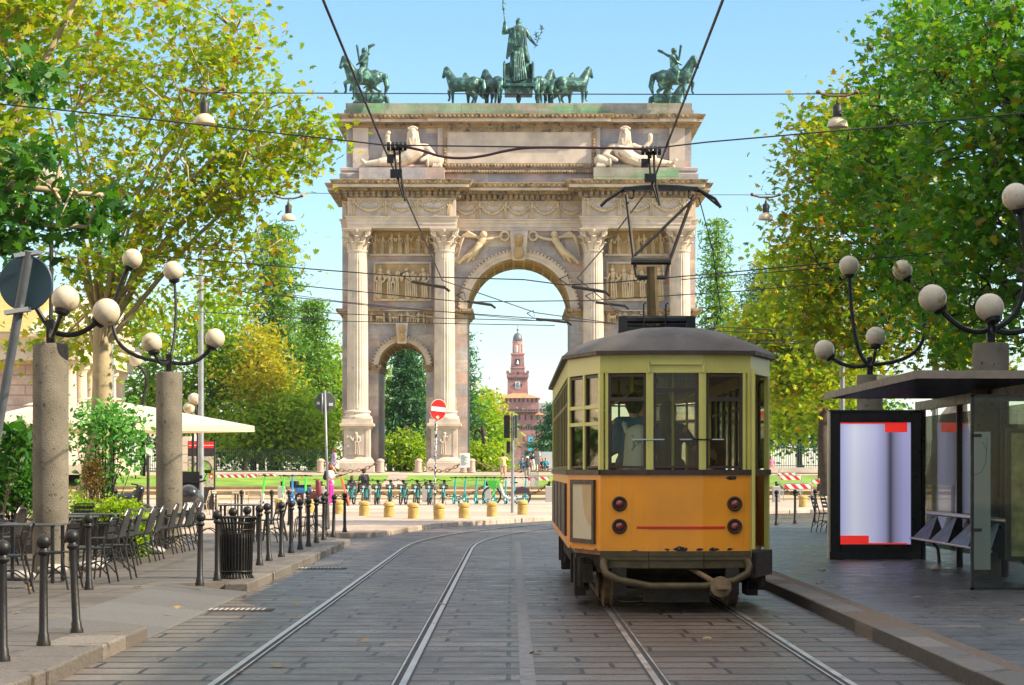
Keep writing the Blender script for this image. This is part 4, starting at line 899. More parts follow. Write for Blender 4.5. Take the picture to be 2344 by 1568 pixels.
b = MB(); b.box(x-.3,x-.2,y+.0,y+.012,3.2,3.27); b.box(x+.0,x+.1,y+.0,y+.012,3.17,3.24); b.build('sticker', M['white'], t, w=1)
x, y = -2.62, 78.0; zc = Wp(1000,938,78).z; t = thing('road_sign', 'red no entry sign with a white bar on a sticker covered pole', 'road sign', (x,y,.1), 0)
b = MB(); b.tube([(x-.05,y,.1),(x+.02,y,zc-.2)], .036, 10); b.build('pole', M['galv'], t, w=1, smooth=True)
b = MB(); rng = random.Random(4)
for k in range(60):
    zz = rng.uniform(.7, zc-.35); q = rng.uniform(-2.9,-.2); b.cb((x-.05+.07*(zz/ zc)+.036*math.cos(q), y+.037*math.sin(q), zz), (.028,.012,rng.uniform(.03,.08)), q+1.57)
b.build('sticker', M['white'], t, w=1)
b = MB()
for k in range(40):
    zz = rng.uniform(.7, zc-.35); q = rng.uniform(-2.9,-.2); b.cb((x-.05+.07*(zz/ zc)+.036*math.cos(q), y+.037*math.sin(q), zz), (.034,.014,rng.uniform(.03,.09)), q+1.57)
b.build('sticker', M['black'], t, w=1)
TM = Matrix.Translation((x+.09,y-.05,zc)) @ Matrix.Rotation(R(14),4,'Z') @ Matrix.Rotation(R(6),4,'Y')
def disc(b, r, yy, sx=.80, sz=1.0, n=40): b.add([(r*sx*math.cos(2*math.pi*i/n), yy+dy_, r*sz*math.sin(2*math.pi*i/n)) for dy_ in (0,.012) for i in range(n)], [tuple(range(n)), tuple(range(2*n-1,n-1,-1))]+[(i,(i+1)%n,n+(i+1)%n,n+i) for i in range(n)])
b = MB(); disc(b, .37, 0); b.xf(TM); b.build('rim', M['white'], t, w=1)
b = MB(); disc(b, .35, -.014); b.xf(TM); dd = b.build('disc', M['red'], t, w=1)
b = MB(); b.box(-.255,.255,-.032,-.02,-.06,.095); b.xf(TM); b.build('white_bar', M['white'], dd)
b = MB(); b.add([(0,-.022,-.33),(.075,-.022,-.26),(0,-.022,-.19),(-.075,-.022,-.26)], [(0,1,2,3)]); b.xf(TM); b.build('sticker', M['poster'], dd)
x, y = .02, 78.0; t = thing('traffic_light', 'traffic light seen from behind on a grey pole before the castle tower', 'traffic light', (x,y,.1), 0)
b = MB(); b.tube([(x,y,.1),(x,y,.75),(x,y,.751),(x,y,Wp(0,946,78).z)], [.065,.065,.055,.055], 12); b.build('pole', M['galv'], t, w=1, smooth=True, auto=30)
b = MB(); z1, z0 = Wp(0,950,78).z, Wp(0,1003,78).z; b.box(x-.27,x-.09,y-.1,y+.15,z0,z1); b.box(x-.30,x-.27,y-.12,y+.16,z0,z1); b.build('signal_head', M['black'], t, w=1, bev=.02)
b = MB(); b.box(x+.07,x+.16,y-.1,y+.15,z0,z1); b.build('signal_head', M['signback2'], t, w=1, bev=.02)
b = MB(); z1, z0 = Wp(0,1010,78).z, Wp(0,1037,78).z; b.box(x-.21,x-.08,y-.1,y+.12,z0,z1); b.build('pedestrian_head', M['black'], t, w=1, bev=.02)
def pole(px, d, r, ptop, label, cctv=False):
    x = (px-CX)/F*d; t = thing('street_pole', label, 'pole', (x,d,.1), 0); b = MB(); b.tube([(x,d,.1),(x,d,Wp(0,ptop,d).z)], [r*1.1,r*.9], 12); b.build('shaft', M['galv'], t, w=1, smooth=True, auto=40)
    if cctv:
        c = Wp(1917,556,d); b = MB(); b.box(c.x,x,d-.03,d+.03,c.z+.14,c.z+.18); b.build('bracket', M['galv'], t, w=1); b = MB(); b.sph(c, .13, 14); b.lathe(c, [(.15,0),(.15,.12),(.08,.2),(.02,.22)], 14); b.build('camera_dome', M['white'], t, w=1, smooth=True)
pole(251, 62, .125, 640, 'broad grey pole rising behind the left lamp globes'); pole(460, 70, .085, 590, 'slim grey pole left of the park trees, above the map board')
pole(1928, 66, .07, 520, 'grey pole with a white camera dome in the right tree', True); pole(2140, 62, .08, 590, 'grey pole among the leaves behind the right globe lamps')
t = thing('utility_post', 'short dark post with a white box behind the parasol', 'post', (-12.0,75,.1)); x = (339-CX)/F*75
b = MB(); b.tube([(x,75,.1),(x,75,Wp(0,960,75).z)], .05, 8); b.build('shaft', M['dark'], t, w=1); b = MB(); c = Wp(341,1033,75); b.cb(c, (.2,.12,.25)); b.build('box', M['white'], t, w=1); b = MB(); c = Wp(341,968,75); b.cb(c, (.3,.1,.05)); b.build('bracket', M['dark'], t, w=1)
# ---------------------------------------------------------------- lightbox and shelter
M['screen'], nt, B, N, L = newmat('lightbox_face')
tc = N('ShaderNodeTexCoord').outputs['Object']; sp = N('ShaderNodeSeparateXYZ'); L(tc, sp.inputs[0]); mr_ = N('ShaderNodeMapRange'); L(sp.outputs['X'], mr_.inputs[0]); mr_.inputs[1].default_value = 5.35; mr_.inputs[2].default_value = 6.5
c_ = ramp(N, L, mr_.outputs[0], [(0,(.52,.54,.86)),(.2,(.80,.83,.96)),(.5,(.58,.59,.86)),(.64,(.36,.37,.58)),(.71,(.07,.06,.10)),(.78,(.28,.28,.44)),(.9,(.44,.44,.76)),(1,(.48,.48,.80))]); L(c_, B.inputs['Base Color']); L(c_, B.inputs['Emission Color']); B.inputs['Roughness'].default_value = .25; B.inputs['Emission Strength'].default_value = .22  # dark vertical band is a reflection painted into the face colour
M['screenred'] = mat('lightbox_red', (.80,.03,.02), .3); e_ = M['screenred'].node_tree.nodes['Principled BSDF']; e_.inputs['Emission Color'].default_value = (1,.04,.03,1); e_.inputs['Emission Strength'].default_value = .25
M['shelter'] = mat('shelter_metal', (.03,.028,.028), .35, .5, .2, 4); M['shelteredge'] = mat('shelter_roof_edge', (.30,.24,.18), .6, .2, .2, 5)
M['glass'] = glassmat('shelter_glass', (.82,.85,.78), .0)
x0, x1, y = 5.19, 6.66, 37.0; t = thing('advertising_lightbox', 'glowing white advertising lightbox with red corner bars in a black frame', 'lightbox', (5.9,37,PL))
Z = lambda p, d=37.0: Wp(0,p,d).z
b = MB(); zt, zb = Z(942), Z(1278); e = .16; b.box(x0,x0+e,y,y+.16,zb,zt); b.box(x1-e,x1,y,y+.16,zb,zt); b.box(x0+e,x1-e,y,y+.16,Z(967),zt); b.box(x0+e,x1-e,y,y+.16,zb,Z(1246)); b.box(x0+e,x1-e,y+.06,y+.16,Z(1246),Z(967)); b.build('frame', M['shelter'], t, w=1, bev=.012)
b = MB(); b.box(x0-.02,x1+.02,y-.02,y+.18,zt,zt+.025); b.box(x0-.015,x1,y-.02,y,zb-.02,zb+.10); b.build('trim', M['dark'], t, w=1); b = MB(); b.box(x0-.035,x0-.004,y,y+.14,zb,zt); b.build('side_strip', M['poster'], t, w=1)
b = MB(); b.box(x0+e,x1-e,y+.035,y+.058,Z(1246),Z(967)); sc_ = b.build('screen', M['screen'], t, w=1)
b = MB(); X = lambda p: (p-CX)/F*37.02
for q in ((1920,2026,967,970),(2026,2077,967,989),(1920,1989,1226,1246),(1989,2077,1243,1246)): b.box(max(X(q[0]),x0+e),min(X(q[1]),x1-e),y+.03,y+.034,Z(q[3]),Z(q[2]))
b.build('red_bar', M['screenred'], sc_)
b = MB(); 
for x in (x0+.2,x1-.2): b.box(x-.05,x+.05,y+.02,y+.14,PL,zb)
b.build('leg', M['shelter'], t, w=1)
t = thing('bus_shelter', 'tram stop shelter with a flat dark roof and glass walls on the right', 'shelter', (6.6,32,PL))
b = MB(); b.box(4.98,8.4,27.8,36.0,2.74,2.765); b.build('roof', M['dark'], t, w=1)
b = MB(); b.box(4.94,4.98,27.76,36.04,2.70,2.80); b.box(4.98,8.4,27.76,27.8,2.70,2.80); b.build('roof_edge', M['shelteredge'], t, w=1)
b = MB()
for k in range(26): b.box(5.02,6.7,28.1+.3*k,28.16+.3*k,2.70,2.735)
b.box(6.6,6.7,27.9,37.2,2.55,2.69); b.box(5.6,8.3,27.70,27.76,2.42,2.47); b.build('roof_rib', M['shelter'], t, w=1)
b = MB(); b.box(5.3,5.62,32.8,33.0,2.78,2.95); b.build('roof_plate', M['poster'], t, w=1)
for yy in (27.9, 31, 34.1, 37.15):
    b = MB(); b.tube([(6.72,yy,PL),(6.72,yy,2.6)], .05, 10); b.build('post', M['shelter'], t, w=1, smooth=True, auto=40)
for yy in (27.9,31,34.1):
    b = MB(); b.box(6.715,6.725,yy+.08,yy+3.0,.35,2.45); b.build('glass_wall', M['glass'], t, w=1)
b = MB(); b.box(5.59,5.625,27.66,27.72,PL,2.50); b.box(5.59,7.2,27.66,27.72,PL,PL+.03); b.box(5.59,7.2,27.66,27.72,2.47,2.50)
for z in (.85,2.0): b.cb((5.66,27.64,z), (.10,.06,.04))
b.build('end_frame', M['shelter'], t, w=1); b = MB(); b.box(5.63,7.3,27.685,27.692,PL+.03,2.47); b.build('end_glass', M['glass'], t, w=1)
t2 = thing('route_poster', 'tall pale route poster behind the shelter end glass', 'poster', (5.76,27.9,.3)); b = MB(); b.box(5.64,5.86,27.82,27.835,.36,2.05); b.build('sheet', mat('pale_sheet', (.62,.63,.66), .5, 0, .05), t2, w=1)
b = MB(); b.tube([(5.655,27.812,1.52),(5.74,27.812,1.55),(5.80,27.812,1.66),(5.82,27.812,1.98)], .004, 4); b.tube([(5.76,27.812,1.93),(5.82,27.812,1.80)], .004, 4); b.build('route_line', mat('blue_ink', (.08,.18,.55), .5), t2, w=1)
t2 = thing('timetable_case', 'wooden edged notice case at the right edge inside the shelter', 'notice case', (6.3,28.4,.5)); b = MB(); b.box(6.18,6.24,28.4,28.46,.45,2.1); b.box(6.44,6.5,28.4,28.46,.45,2.1); b.box(6.24,6.44,28.4,28.46,.45,.5); b.box(6.24,6.44,28.4,28.46,2.05,2.1); b.build('case_frame', M['olive'], t2, w=1); b = MB(); b.box(6.24,6.44,28.43,28.45,.5,2.05); b.build('case_back', mat('aged_poster', (.45,.40,.16), .4, 0, .5, 6), t2, w=1)
t2 = thing('shelter_bench', 'dark folded metal bench with triangular seat ends inside the shelter', 'bench', (6.4,32.5,PL))
b = MB(); b.tube([(6.64,29.8,.90),(6.64,36.3,.90)], .035, 8); b.tube([(6.35,30.1,.50),(6.35,36.2,.50)], .018, 8); b.build('rail', M['steel'], t2, w=1)
b = MB()
for k in range(4):
    yy = 30.2+1.5*k; b.add([(6.36,yy,.50),(6.36,yy+1.45,.50),(6.64,yy+1.45,.46),(6.64,yy,.46),(6.60,yy+.55,.86),(6.62,yy+.85,.86)], [(0,3,2,1),(0,1,5,4),(1,2,5),(2,3,4,5),(3,0,4)])
b.build('seat', M['shelter'], t2, w=1); b = MB()
for yy in (29.5,32.5,35.6): b.tube([(6.55,yy,.5),(6.68,yy,.35),(6.7,yy,PL)], .03, 6)
b.build('leg', M['shelter'], t2, w=1)
t2 = thing('folded_parasol', 'cream parasol folded behind the shelter glass', 'parasol', (8.15,42,PL)); b = MB()
b.lathe((8.15,42,0), [(.55,1.3),(.50,1.45),(.36,2.1),(.22,2.62),(.06,2.8)], 9); b.build('canopy', mat('cream_parasol_cloth', (.55,.48,.38), .9, 0, .2, 3), t2, w=1); b = MB(); b.tube([(8.15,42,PL),(8.15,42,2.95)], .04, 8); b.build('pole', M['dark'], t2, w=1)
t2 = thing('menu_frame', 'tall brown framed glazed panel with pale pinkish lights behind the shelter', 'screen', (8.9,41,PL)); b = MB()
for z in (.3,.85,1.4,1.95,2.35): b.box(8.55,9.5,41,41.05,z,z+.06)
for x in (8.55,9.0,9.45): b.box(x,x+.06,40.99,41.06,PL,2.4)
b.build('frame', M['brown'], t2, w=1); b = MB(); b.box(8.6,9.5,41.02,41.03,.3,2.4); b.build('panel', mat('pale_pink_panel', (.42,.32,.32), .5, 0, .15, 2), t2, w=1)
t2 = thing('info_board', 'tall bluish white panel standing behind the shelter bench', 'panel', (7.7,38.6,PL)); b = MB(); b.box(7.62,8.05,38.6,38.64,.75,2.05); b.build('sheet', mat('bluish_sheet', (.52,.54,.66), .5, 0, .1, 2), t2, w=1); b = MB(); b.box(7.6,7.62,38.59,38.65,PL,2.08); b.box(8.05,8.07,38.59,38.65,PL,2.08); b.build('frame', M['shelter'], t2, w=1)
t2 = thing('leaflet', 'crumpled pale paper lying under the shelter bench', 'litter', (6.1,33,PL)); b = MB(); b.sph((6.15,33,PL+.03), .07, 7, (1.2,.8,.5)); b.build('paper', M['poster'], t2, w=1)
# ---------------------------------------------------------------- café furniture
M['chair'] = mat('black_chair_metal', (.03,.03,.032), .32, .4, .3, 6); M['weave'] = mat('black_woven_plastic', (.032,.033,.036), .45, 0, .3, 30, .6, 90); M['ctop'] = mat('dark_table_top', (.07,.07,.072), .3, .2, .2, 4)
M['creamchair'] = mat('cream_chair', (.50,.42,.30), .5)
def chairA(m='chair'):   # slatted metal stacking chair, faces -x
    t = thing('cafe_chair', 'x', 'chair', (0,0,PL), 0, 'black metal chairs of the café terrace')
    b = MB()
    for s in (-1,1):
        b.tube([(.26,s*.21,0),(.17,s*.20,.44),(.17,s*.2,.46),(.26,s*.19,.80),(.27,s*.15,.84)], .013, 6)
        b.tube([(-.24,s*.21,0),(-.20,s*.20,.40),(-.16,s*.2,.445),(.17,s*.20,.445)], .013, 6); b.tube(bez((-.2,s*.205,.12),(0,s*.2,.42),(.22,s*.205,.12),6), .010, 5)
    b.tube([(.27,-.15,.84),(.27,.15,.84)], .013, 6); b.build('frame', M[m], t)
    b = MB()
    for k in range(6): b.box(-.19+.062*k,-.135+.062*k,-.19,.19,.448,.460)
    b.build('seat', M[m], t); b = MB()
    for z in (.60,.69,.775): b.cb((.21+.11*(z-.56)*1.2,0,z), (.014,.37,.06), Matrix.Rotation(R(13),3,'Y'))
    b.build('backrest', M[m], t); return t
def chairB():            # armchair with tall curved woven back, faces -x
    t = thing('cafe_armchair', 'x', 'chair', (0,0,PL), 0, 'black woven armchairs of the café terrace')
    b = MB()
    for s in (-1,1):
        b.tube([(.30,s*.22,0),(.20,s*.23,.44),(.30,s*.21,.78),(.33,s*.14,.86),(.335,0,.88)], .014, 6)
        b.tube([(-.26,s*.24,0),(-.22,s*.25,.44),(-.18,s*.26,.62),(-.10,s*.26,.655),(.14,s*.25,.655),(.23,s*.23,.62)], .014, 6); b.tube(bez((-.23,s*.24,.1),(0,s*.22,.42),(.25,s*.22,.1),6), .011, 5)
    b.build('frame', M['chair'], t)
    b = MB(); b.box(-.22,.2,-.22,.22,.43,.455); b.build('seat', M['weave'], t, bev=.012)
    b = MB(); vs = []
    for i, z in enumerate((.47,.56,.66,.76,.83,.865)):
        hw = (.205,.215,.21,.195,.15,.09)[i]
        for j in range(7): q = -1+j/3; vs.append((.215+.27*(z-.46)*1.05+.05*(1-q*q)-.02, q*hw, z))
    n0 = len(vs); vs += [(v[0]+.012,v[1],v[2]) for v in vs]; f = [(i*7+j,i*7+j+1,i*7+j+8,i*7+j+7) for i in range(5) for j in range(6)]
    b.add(vs, f+[tuple(n0+k for k in reversed(q)) for q in f]); b.build('backrest', M['weave'], t, smooth=True); return t
def tableP():
    t = thing('cafe_table', 'x', 'table', (0,0,PL), 0, 'dark square tables of the café terrace')
    b = MB(); b.box(-.38,.38,-.38,.38,.735,.76); b.build('tabletop', M['ctop'], t, bev=.008); b = MB()
    for sx in (-1,1):
        for sy in (-1,1): b.cb((sx*.33,sy*.33,.368), (.045,.045,.735))
    b.build('legs', M['chair'], t); return t
cA, cB, tP = chairA(), chairB(), tableP(); first = {}
def put(p, x, y, label, rz=0, scale=None):
    o = p if p.name not in first else dup(p, (0,0,0)); first[p.name] = 1
    o.location = (x,y,PL); o.rotation_euler = (0,0,rz); o['label'] = label
    if scale: o.scale = scale
    return o
for x, y, l in ((-6.95,26.6,'dark table cut by the left edge, nearest the camera'),(-6.25,29.6,'dark table in front of the thick lamp pillar'),(-6.75,34.7,'dark table between the ivy and the near armchair pair'),(-6.75,36.7,'dark table behind the second armchair pair, by the ivy'),(-6.75,40.0,'dark table beside the farther row of armchairs'),(-6.72,41.6,'last dark table before the café lamp pillar'),(-5.55,46.2,'dark table right of the café lamp pillar, below the motorcycle'),(-8.6,36.5,'dark table at the left edge behind the thick lamp pillar')): put(tP, x, y, l)
k = [(-5.95,26.9,'slatted chair behind the second bollard, nearest chair to the camera',.1),(-5.62,28.0,'pale lit slatted chair between the second and third bollards',-.25),(-5.42,29.5,'slatted chair right of the table before the thick pillar',-.1),(-5.35,30.6,'slatted chair at the foot of the thick pillar, right side',0),(-7.3,28.6,'slatted chair left of the tables at the left edge',3.1),
     (-4.95,45.9,'slatted chair right of the table beyond the café lamp pillar',-.1),(-4.9,46.9,'slatted chair tucked behind another, beyond the café lamp pillar',.05),(-4.45,49.0,'slatted chair tilted forward near the litter bin, front one',0),(-4.35,50.2,'slatted chair tilted forward near the litter bin, back one',0),(-6.2,46.5,'slatted chair left of the table beyond the café lamp pillar',3.14),(-8.3,40.5,'slatted chair in front of the parked motorcycle, left one',1.2),(-7.9,41.5,'slatted chair in front of the parked motorcycle, right one',1.4)]
for x, y, l, r in k: put(cA, x, y, l, r)
for x, y, l, r in ((-6.08,34.1,'first black armchair of the near group, closest to the kerb ramp bollard',0),(-6.03,34.95,'second black armchair of the near group of four',.05),(-6.0,36.1,'third black armchair of the near group of four',-.05),(-6.0,37.0,'fourth black armchair, last of the near group',0),(-6.15,39.5,'first black armchair of the farther group, past the ivy',0),(-6.12,40.3,'second black armchair of the farther group',.04),(-6.1,41.2,'third black armchair of the farther group',-.04),(-6.08,42.1,'armchair next to the café lamp pillar, last of its group',0),
     (-8.15,36.2,'left armchair of a pair at the left edge behind the table',0),(-8.0,37.2,'right armchair of a pair at the left edge behind the table',0),(-7.75,34.6,'armchair just left of the thick lamp pillar, facing the table',.5)): put(cB, x, y, l, r)
for x, y, l in ((7.35,53.5,'left of two tilted dark chairs beside the lightbox'),(7.6,53.7,'right of two tilted dark chairs beside the lightbox')):
    o = put(cA, x, y, l, 3.3)
put(cB, 7.95, 54.5, 'dark chair half hidden behind the left edge of the lightbox', 3.14)
cc = chairA('creamchair'); cc['group'] = 'cream chairs in the sun'; cc.name = 'cream_chair'
for i, (x, y, l) in enumerate(((-9.3,68,'leftmost cream chair in the sunlit terrace'),(-8.8,69,'second cream chair from the left in the sun'),(-8.3,68.5,'third cream chair from the left in the sun'),(-7.8,69,'cream chair nearest the back row bollard in the sun'))): put(cc, x, y, l, [0,3,1.5,-1.5][i])
ct = tableP(); ct.name = 'cream_table'; ct['group'] = ''; del ct['group']; put(ct, -8.6, 68.2, 'table among the cream chairs in the sun')
for i, (px, py) in enumerate(((45,1328),(120,1312),(205,1305),(215,1296),(331,1266),(350,1268))):
    x, y = Gp(px, py, PL); b = MB(); b.sph((0,0,.06), .22, 14, (1,1,.35)); tag(b.build('stone_weight', M['granite'], smooth=True, loc=(x,y,PL)), ('rounded stone weight under the nearest café table','rounded stone weight in front of the thick lamp pillar','rounded stone weight right of the thick lamp pillar base','small rounded stone weight under the armchairs','rounded stone weight by the hanging ivy','rounded stone weight right of the hanging ivy')[i], 'weight', 'stone weights')
# ---------------------------------------------------------------- bikes and scooters
M['teal'] = mat('teal_paint', (.02,.34,.33), .35, 0, .1); M['lime'] = mat('lime_green_plastic', (.06,.62,.06), .4, 0, .1); M['tyre'] = M['rubber']
M['blue'] = mat('blue_paint', (.03,.22,.55), .4); M['orangered'] = mat('orange_red_paint', (.72,.13,.04), .4); M['silver'] = mat('light_grey_paint', (.55,.56,.56), .35, .2); M['purplef'] = mat('dark_purple_plastic', (.05,.035,.055), .45)
def wheel(t, x, y, r, nm='wheel', w_=.03, ax='x'):
    b = MB(); b.torus((x,y,r), r-w_, w_, ax, 28, 6); o = b.build(nm, M['tyre'], t, smooth=True)
    b = MB()
    for i in range(8):
        q = math.pi*i/4; e = (0, math.cos(q)*(r-w_), math.sin(q)*(r-w_)); b.tube([(x-e[0],y-e[1],r-e[2]),(x,y,r+.0001)] if ax == 'x' else [(x-e[1],y,r-e[2]),(x,y,r+.0001)], .005, 4)
    b.torus((x,y,r), r-2*w_-.006, .01, ax, 24, 4); b.build('rim', M['galv'], o); return o
def bike(frame='teal', basket=True):     # front wheel towards -y
    t = thing('bicycle', 'x', 'bicycle', (0,0,PL), 0, 'teal hire bikes parked in a row')
    wheel(t, 0, -.52, .34); wheel(t, 0, .52, .34); b = MB()
    b.tube([(0,-.33,.88),(0,-.40,.62),(.055,-.46,.60),(.055,-.52,.34)], .026, 6); b.tube([(0,-.40,.62),(-.055,-.46,.60),(-.055,-.52,.34)], .024, 6)
    b.tube([(0,-.36,.74),(0,-.15,.36),(0,.12,.32)], .045, 8); b.tube([(0,.12,.30),(0,.24,.86)], .03, 8)
    for s in (-.06,.06): b.tube([(s,.12,.32),(s,.52,.34)], .018, 5); b.tube([(s,.52,.34),(s*.6,.20,.66)], .014, 5)
    b.build('frame', M[frame], t); b = MB()
    for k, yy in ((0,-.52),(1,.52)): b.tube([(0,yy+.36*math.cos(q),.34+.37*math.sin(q)) for q in np.linspace(.2,2.6,10)], .035, 6, flat=.9)
    b.build('mudguard', M[frame], t); b = MB()
    b.tube([(0,-.33,.86),(0,-.31,1.0)], .025, 6); b.tube([(-.30,-.16,1.06),(-.22,-.24,1.04),(0,-.31,1.0),(.22,-.24,1.04),(.30,-.16,1.06)], .018, 6); b.cb((0,-.35,1.0),(.12,.10,.12)); b.build('handlebar', M['black'], t)
    b = MB(); b.cb((0,.25,.89),(.16,.28,.05)); b.build('saddle', M['black'], t, bev=.02)
    b = MB(); b.tube([(-.12,.12,.14),(-.12,.12,.30),(.12,.12,.30),(.12,.12,.46)], .012, 5); b.cb((-.16,.12,.14),(.09,.08,.02)); b.cb((.16,.12,.46),(.09,.08,.02)); b.tube([(.05,.2,.3),(.13,.32,.0)], .012, 5); b.build('pedals', M['black'], t)
    if basket:
        b = MB(); b.loft(-.16,.16,-.64,-.42,[(0,.66),(.03,.86),(.02,.86),(-.01,.68)]); k = b.build('basket', M['purplef'], t); b = MB(); b.box(-.045,.045,-.685,-.67,.72,.81); b.build('logo_plate', M['white'], k)
        for z in (.73,.79):
            b = MB(); b.box(-.15,-.07,-.68,-.67,z,z+.02); b.box(.07,.15,-.68,-.67,z,z+.02); b.build('slot', M['galv'], k)
    return t
b0 = bike(); BY = 95.5; PZ = .114
bx = [(801,'teal hire bike leftmost in the row, beside the red scooter'),(833,'teal hire bike in front of the seated man in black'),(860,'third teal hire bike from the left'),(890,'fourth teal hire bike from the left'),(921,'middle bike right of the fourth, three left of the no entry pole'),(951,'teal hire bike two places left of the no entry pole'),(981.6,'teal hire bike just left of the no entry pole'),(1012,'teal hire bike just right of the no entry pole')]
for i, (px, l) in enumerate(bx):
    x = (px-CX)/F*BY; o = b0 if i == 0 else dup(b0, (0,0,0)); o.location = (x,BY+.5,PZ); o.rotation_euler = (0,R(4+(i%3)),R(-9+3*(i%4))); o['label'] = l
def scooter(col='teal', base='teal'):   # front wheel towards -y
    t = thing('kick_scooter', 'x', 'scooter', (0,0,PL), 0, 'teal hire scooters parked in a row')
    wheel(t, 0, -.45, .13, w_=.035); wheel(t, 0, .48, .12, w_=.035)
    b = MB(); b.tube([(0,-.30,1.12),(0,-.40,.42)], .028, 8); b.tube([(0,-.31,1.0),(0,-.36,.62)], .042, 8); b.build('stem', M[col], t)
    b = MB(); b.tube([(.05,-.40,.44),(.055,-.45,.14)], .022, 6); b.tube([(-.05,-.40,.44),(-.055,-.45,.14)], .022, 6); b.cb((0,-.39,.40),(.13,.1,.12)); b.torus((0,-.45,.13), .15, .03, 'x', 20, 5, (1,1)); b.build('fork', M[base], t)
    b = MB(); b.box(-.085,.085,-.36,.38,.12,.18); b.tube([(0,-.40,.36),(0,-.34,.17)], .04, 6); b.tube([(.05,.0,.12),(.16,.1,.0)], .012, 5); b.build('deck', M[base], t, bev=.012)
    b = MB(); b.tube([(-.27,-.22,1.15),(-.1,-.28,1.14),(.1,-.28,1.14),(.27,-.22,1.15)], .018, 6); b.cb((0,-.30,1.15),(.10,.07,.06)); b.tube([(-.19,-.27,1.12),(-.1,-.32,1.05)], .01, 5); b.build('handlebar', M['black'], t); return t
s0 = scooter()
sx = [(1044,'teal scooter nearest the bikes, first of its row'),(1066,'second teal scooter from the bikes'),(1090,'third teal scooter from the bikes'),(1111.5,'teal scooter just left of the green basket'),(1132,'teal scooter behind the green basket'),(1157.6,'teal scooter left of the traffic light pole'),(1180,'teal scooter right of the traffic light pole'),(1204,'teal scooter farthest right, by the striped barrier')]
for i, (px, l) in enumerate(sx):
    d = 97.2; x = (px-CX)/F*d; o = s0 if i == 0 else dup(s0, (0,0,0)); o.location = (x,d+.4,PZ); o.rotation_euler = (0,R(2),R(-12+4*(i%3))); o['label'] = l
s1 = scooter('lime','silver'); s1.name = 'green_scooter'; s1['group'] = 'green and white hire scooters'
for i, (px, l, r) in enumerate(((613,'green and white scooter leftmost, turned sideways',-.6),(652,'green and white scooter in the middle, left of the blue one',-.3),(690,'green and white scooter right of the blue one',.35))):
    x = (px-CX)/F*94; o = s1 if i == 0 else dup(s1, (0,0,0)); o.location = (x,94.4,PZ); o.rotation_euler = (0,R(3),r); o['label'] = l; o.scale = (1.08,1.08,1.08)
o = scooter('blue','blue'); o.name = 'blue_scooter'; del o['group']; o.location = ((669-CX)/F*95,95.4,PZ); o.scale = (1.08,)*3; o['label'] = 'blue scooter between two green and white ones'
o = scooter('orangered','orangered'); o.name = 'red_scooter'; del o['group']; o.location = ((790-CX)/F*93,93.6,PZ); o.rotation_euler = (0,R(-13),R(15)); o.scale = (1.12,)*3; o['label'] = 'orange red scooter leaning left beside the woman in pink'
M['mblack0'] = mat('moped_dark_red', (.16,.02,.02), .4)
# red and blue moped behind the right green scooter
t = thing('moped', 'small dark red and blue moped behind the rightmost green scooter', 'moped', ((708-CX)/F*98,98.4,PZ), R(70))
wheel(t,0,-.5,.24,w_=.05); wheel(t,0,.5,.24,w_=.05)
b = MB(); b.rc((0,-.38,.95),(0,-.42,.45),.12,.14); b.rc((0,-.3,.35),(0,.3,.35),.14,.17); b.build('body', M['mblack0'], t, smooth=True); b = MB(); b.rc((0,.1,.55),(0,.6,.62),.16,.15); b.build('rear_fairing', M['blue'], t, smooth=True); b = MB(); b.cb((0,.3,.78),(.24,.6,.09)); b.tube([(-.3,-.3,1.05),(.3,-.3,1.05)],.02,6); b.cb((0,.75,.85),(.3,.3,.28)); b.build('seat', M['black'], t, bev=.02)
# white bicycle with green basket (side view, facing left)
t = thing('electric_bicycle', 'white hire bicycle with a bright green basket, parked sideways', 'bicycle', ((1160-CX)/F*93,93.5,PZ), R(-90))
wheel(t,0,-.62,.40); wheel(t,0,.62,.38)
b = MB(); b.tube([(0,-.30,.90),(0,-.14,.42),(0,.05,.30),(0,.35,.30)], [.065,.07,.075,.07], 10); b.tube([(0,.15,.3),(0,.28,.85)], .03, 8); b.tube([(0,.3,.3),(0,.62,.38)], .045, 8); b.build('frame', M['silver'], t, smooth=True)
b = MB(); b.tube([(0,-.30,1.05),(0,-.40,.80),(.06,-.62,.40)], .028, 6); b.tube([(0,-.42,.78),(-.06,-.62,.40)], .028, 6); b.build('fork', M['lime'], t); b = MB(); b.loft(-.2,.2,-.78,-.42,[(-.06,.72),(.04,1.02),(.03,1.02),(-.05,.75)]); b.build('basket', M['lime'], t)
b = MB(); b.prism([(.28,.45),(.36,.68),(.62,.80),(.90,.72),(1.02,.42),(.8,.5),(.5,.5)], -.05,.05,'x'); b.build('rear_cover', M['purplef'], t, bev=.01); b = MB(); b.cb((0,.30,.95),(.17,.3,.06)); b.tube([(0,.28,.8),(0,.30,.95)],.02,6); b.build('saddle', M['black'], t, bev=.02); b = MB(); b.tube([(-.3,-.12,1.12),(0,-.28,1.06),(.3,-.12,1.12)], .018, 6); b.tube([(.1,.12,.15),(-.1,.12,.45)], .014, 5); b.build('handlebar', M['black'], t)
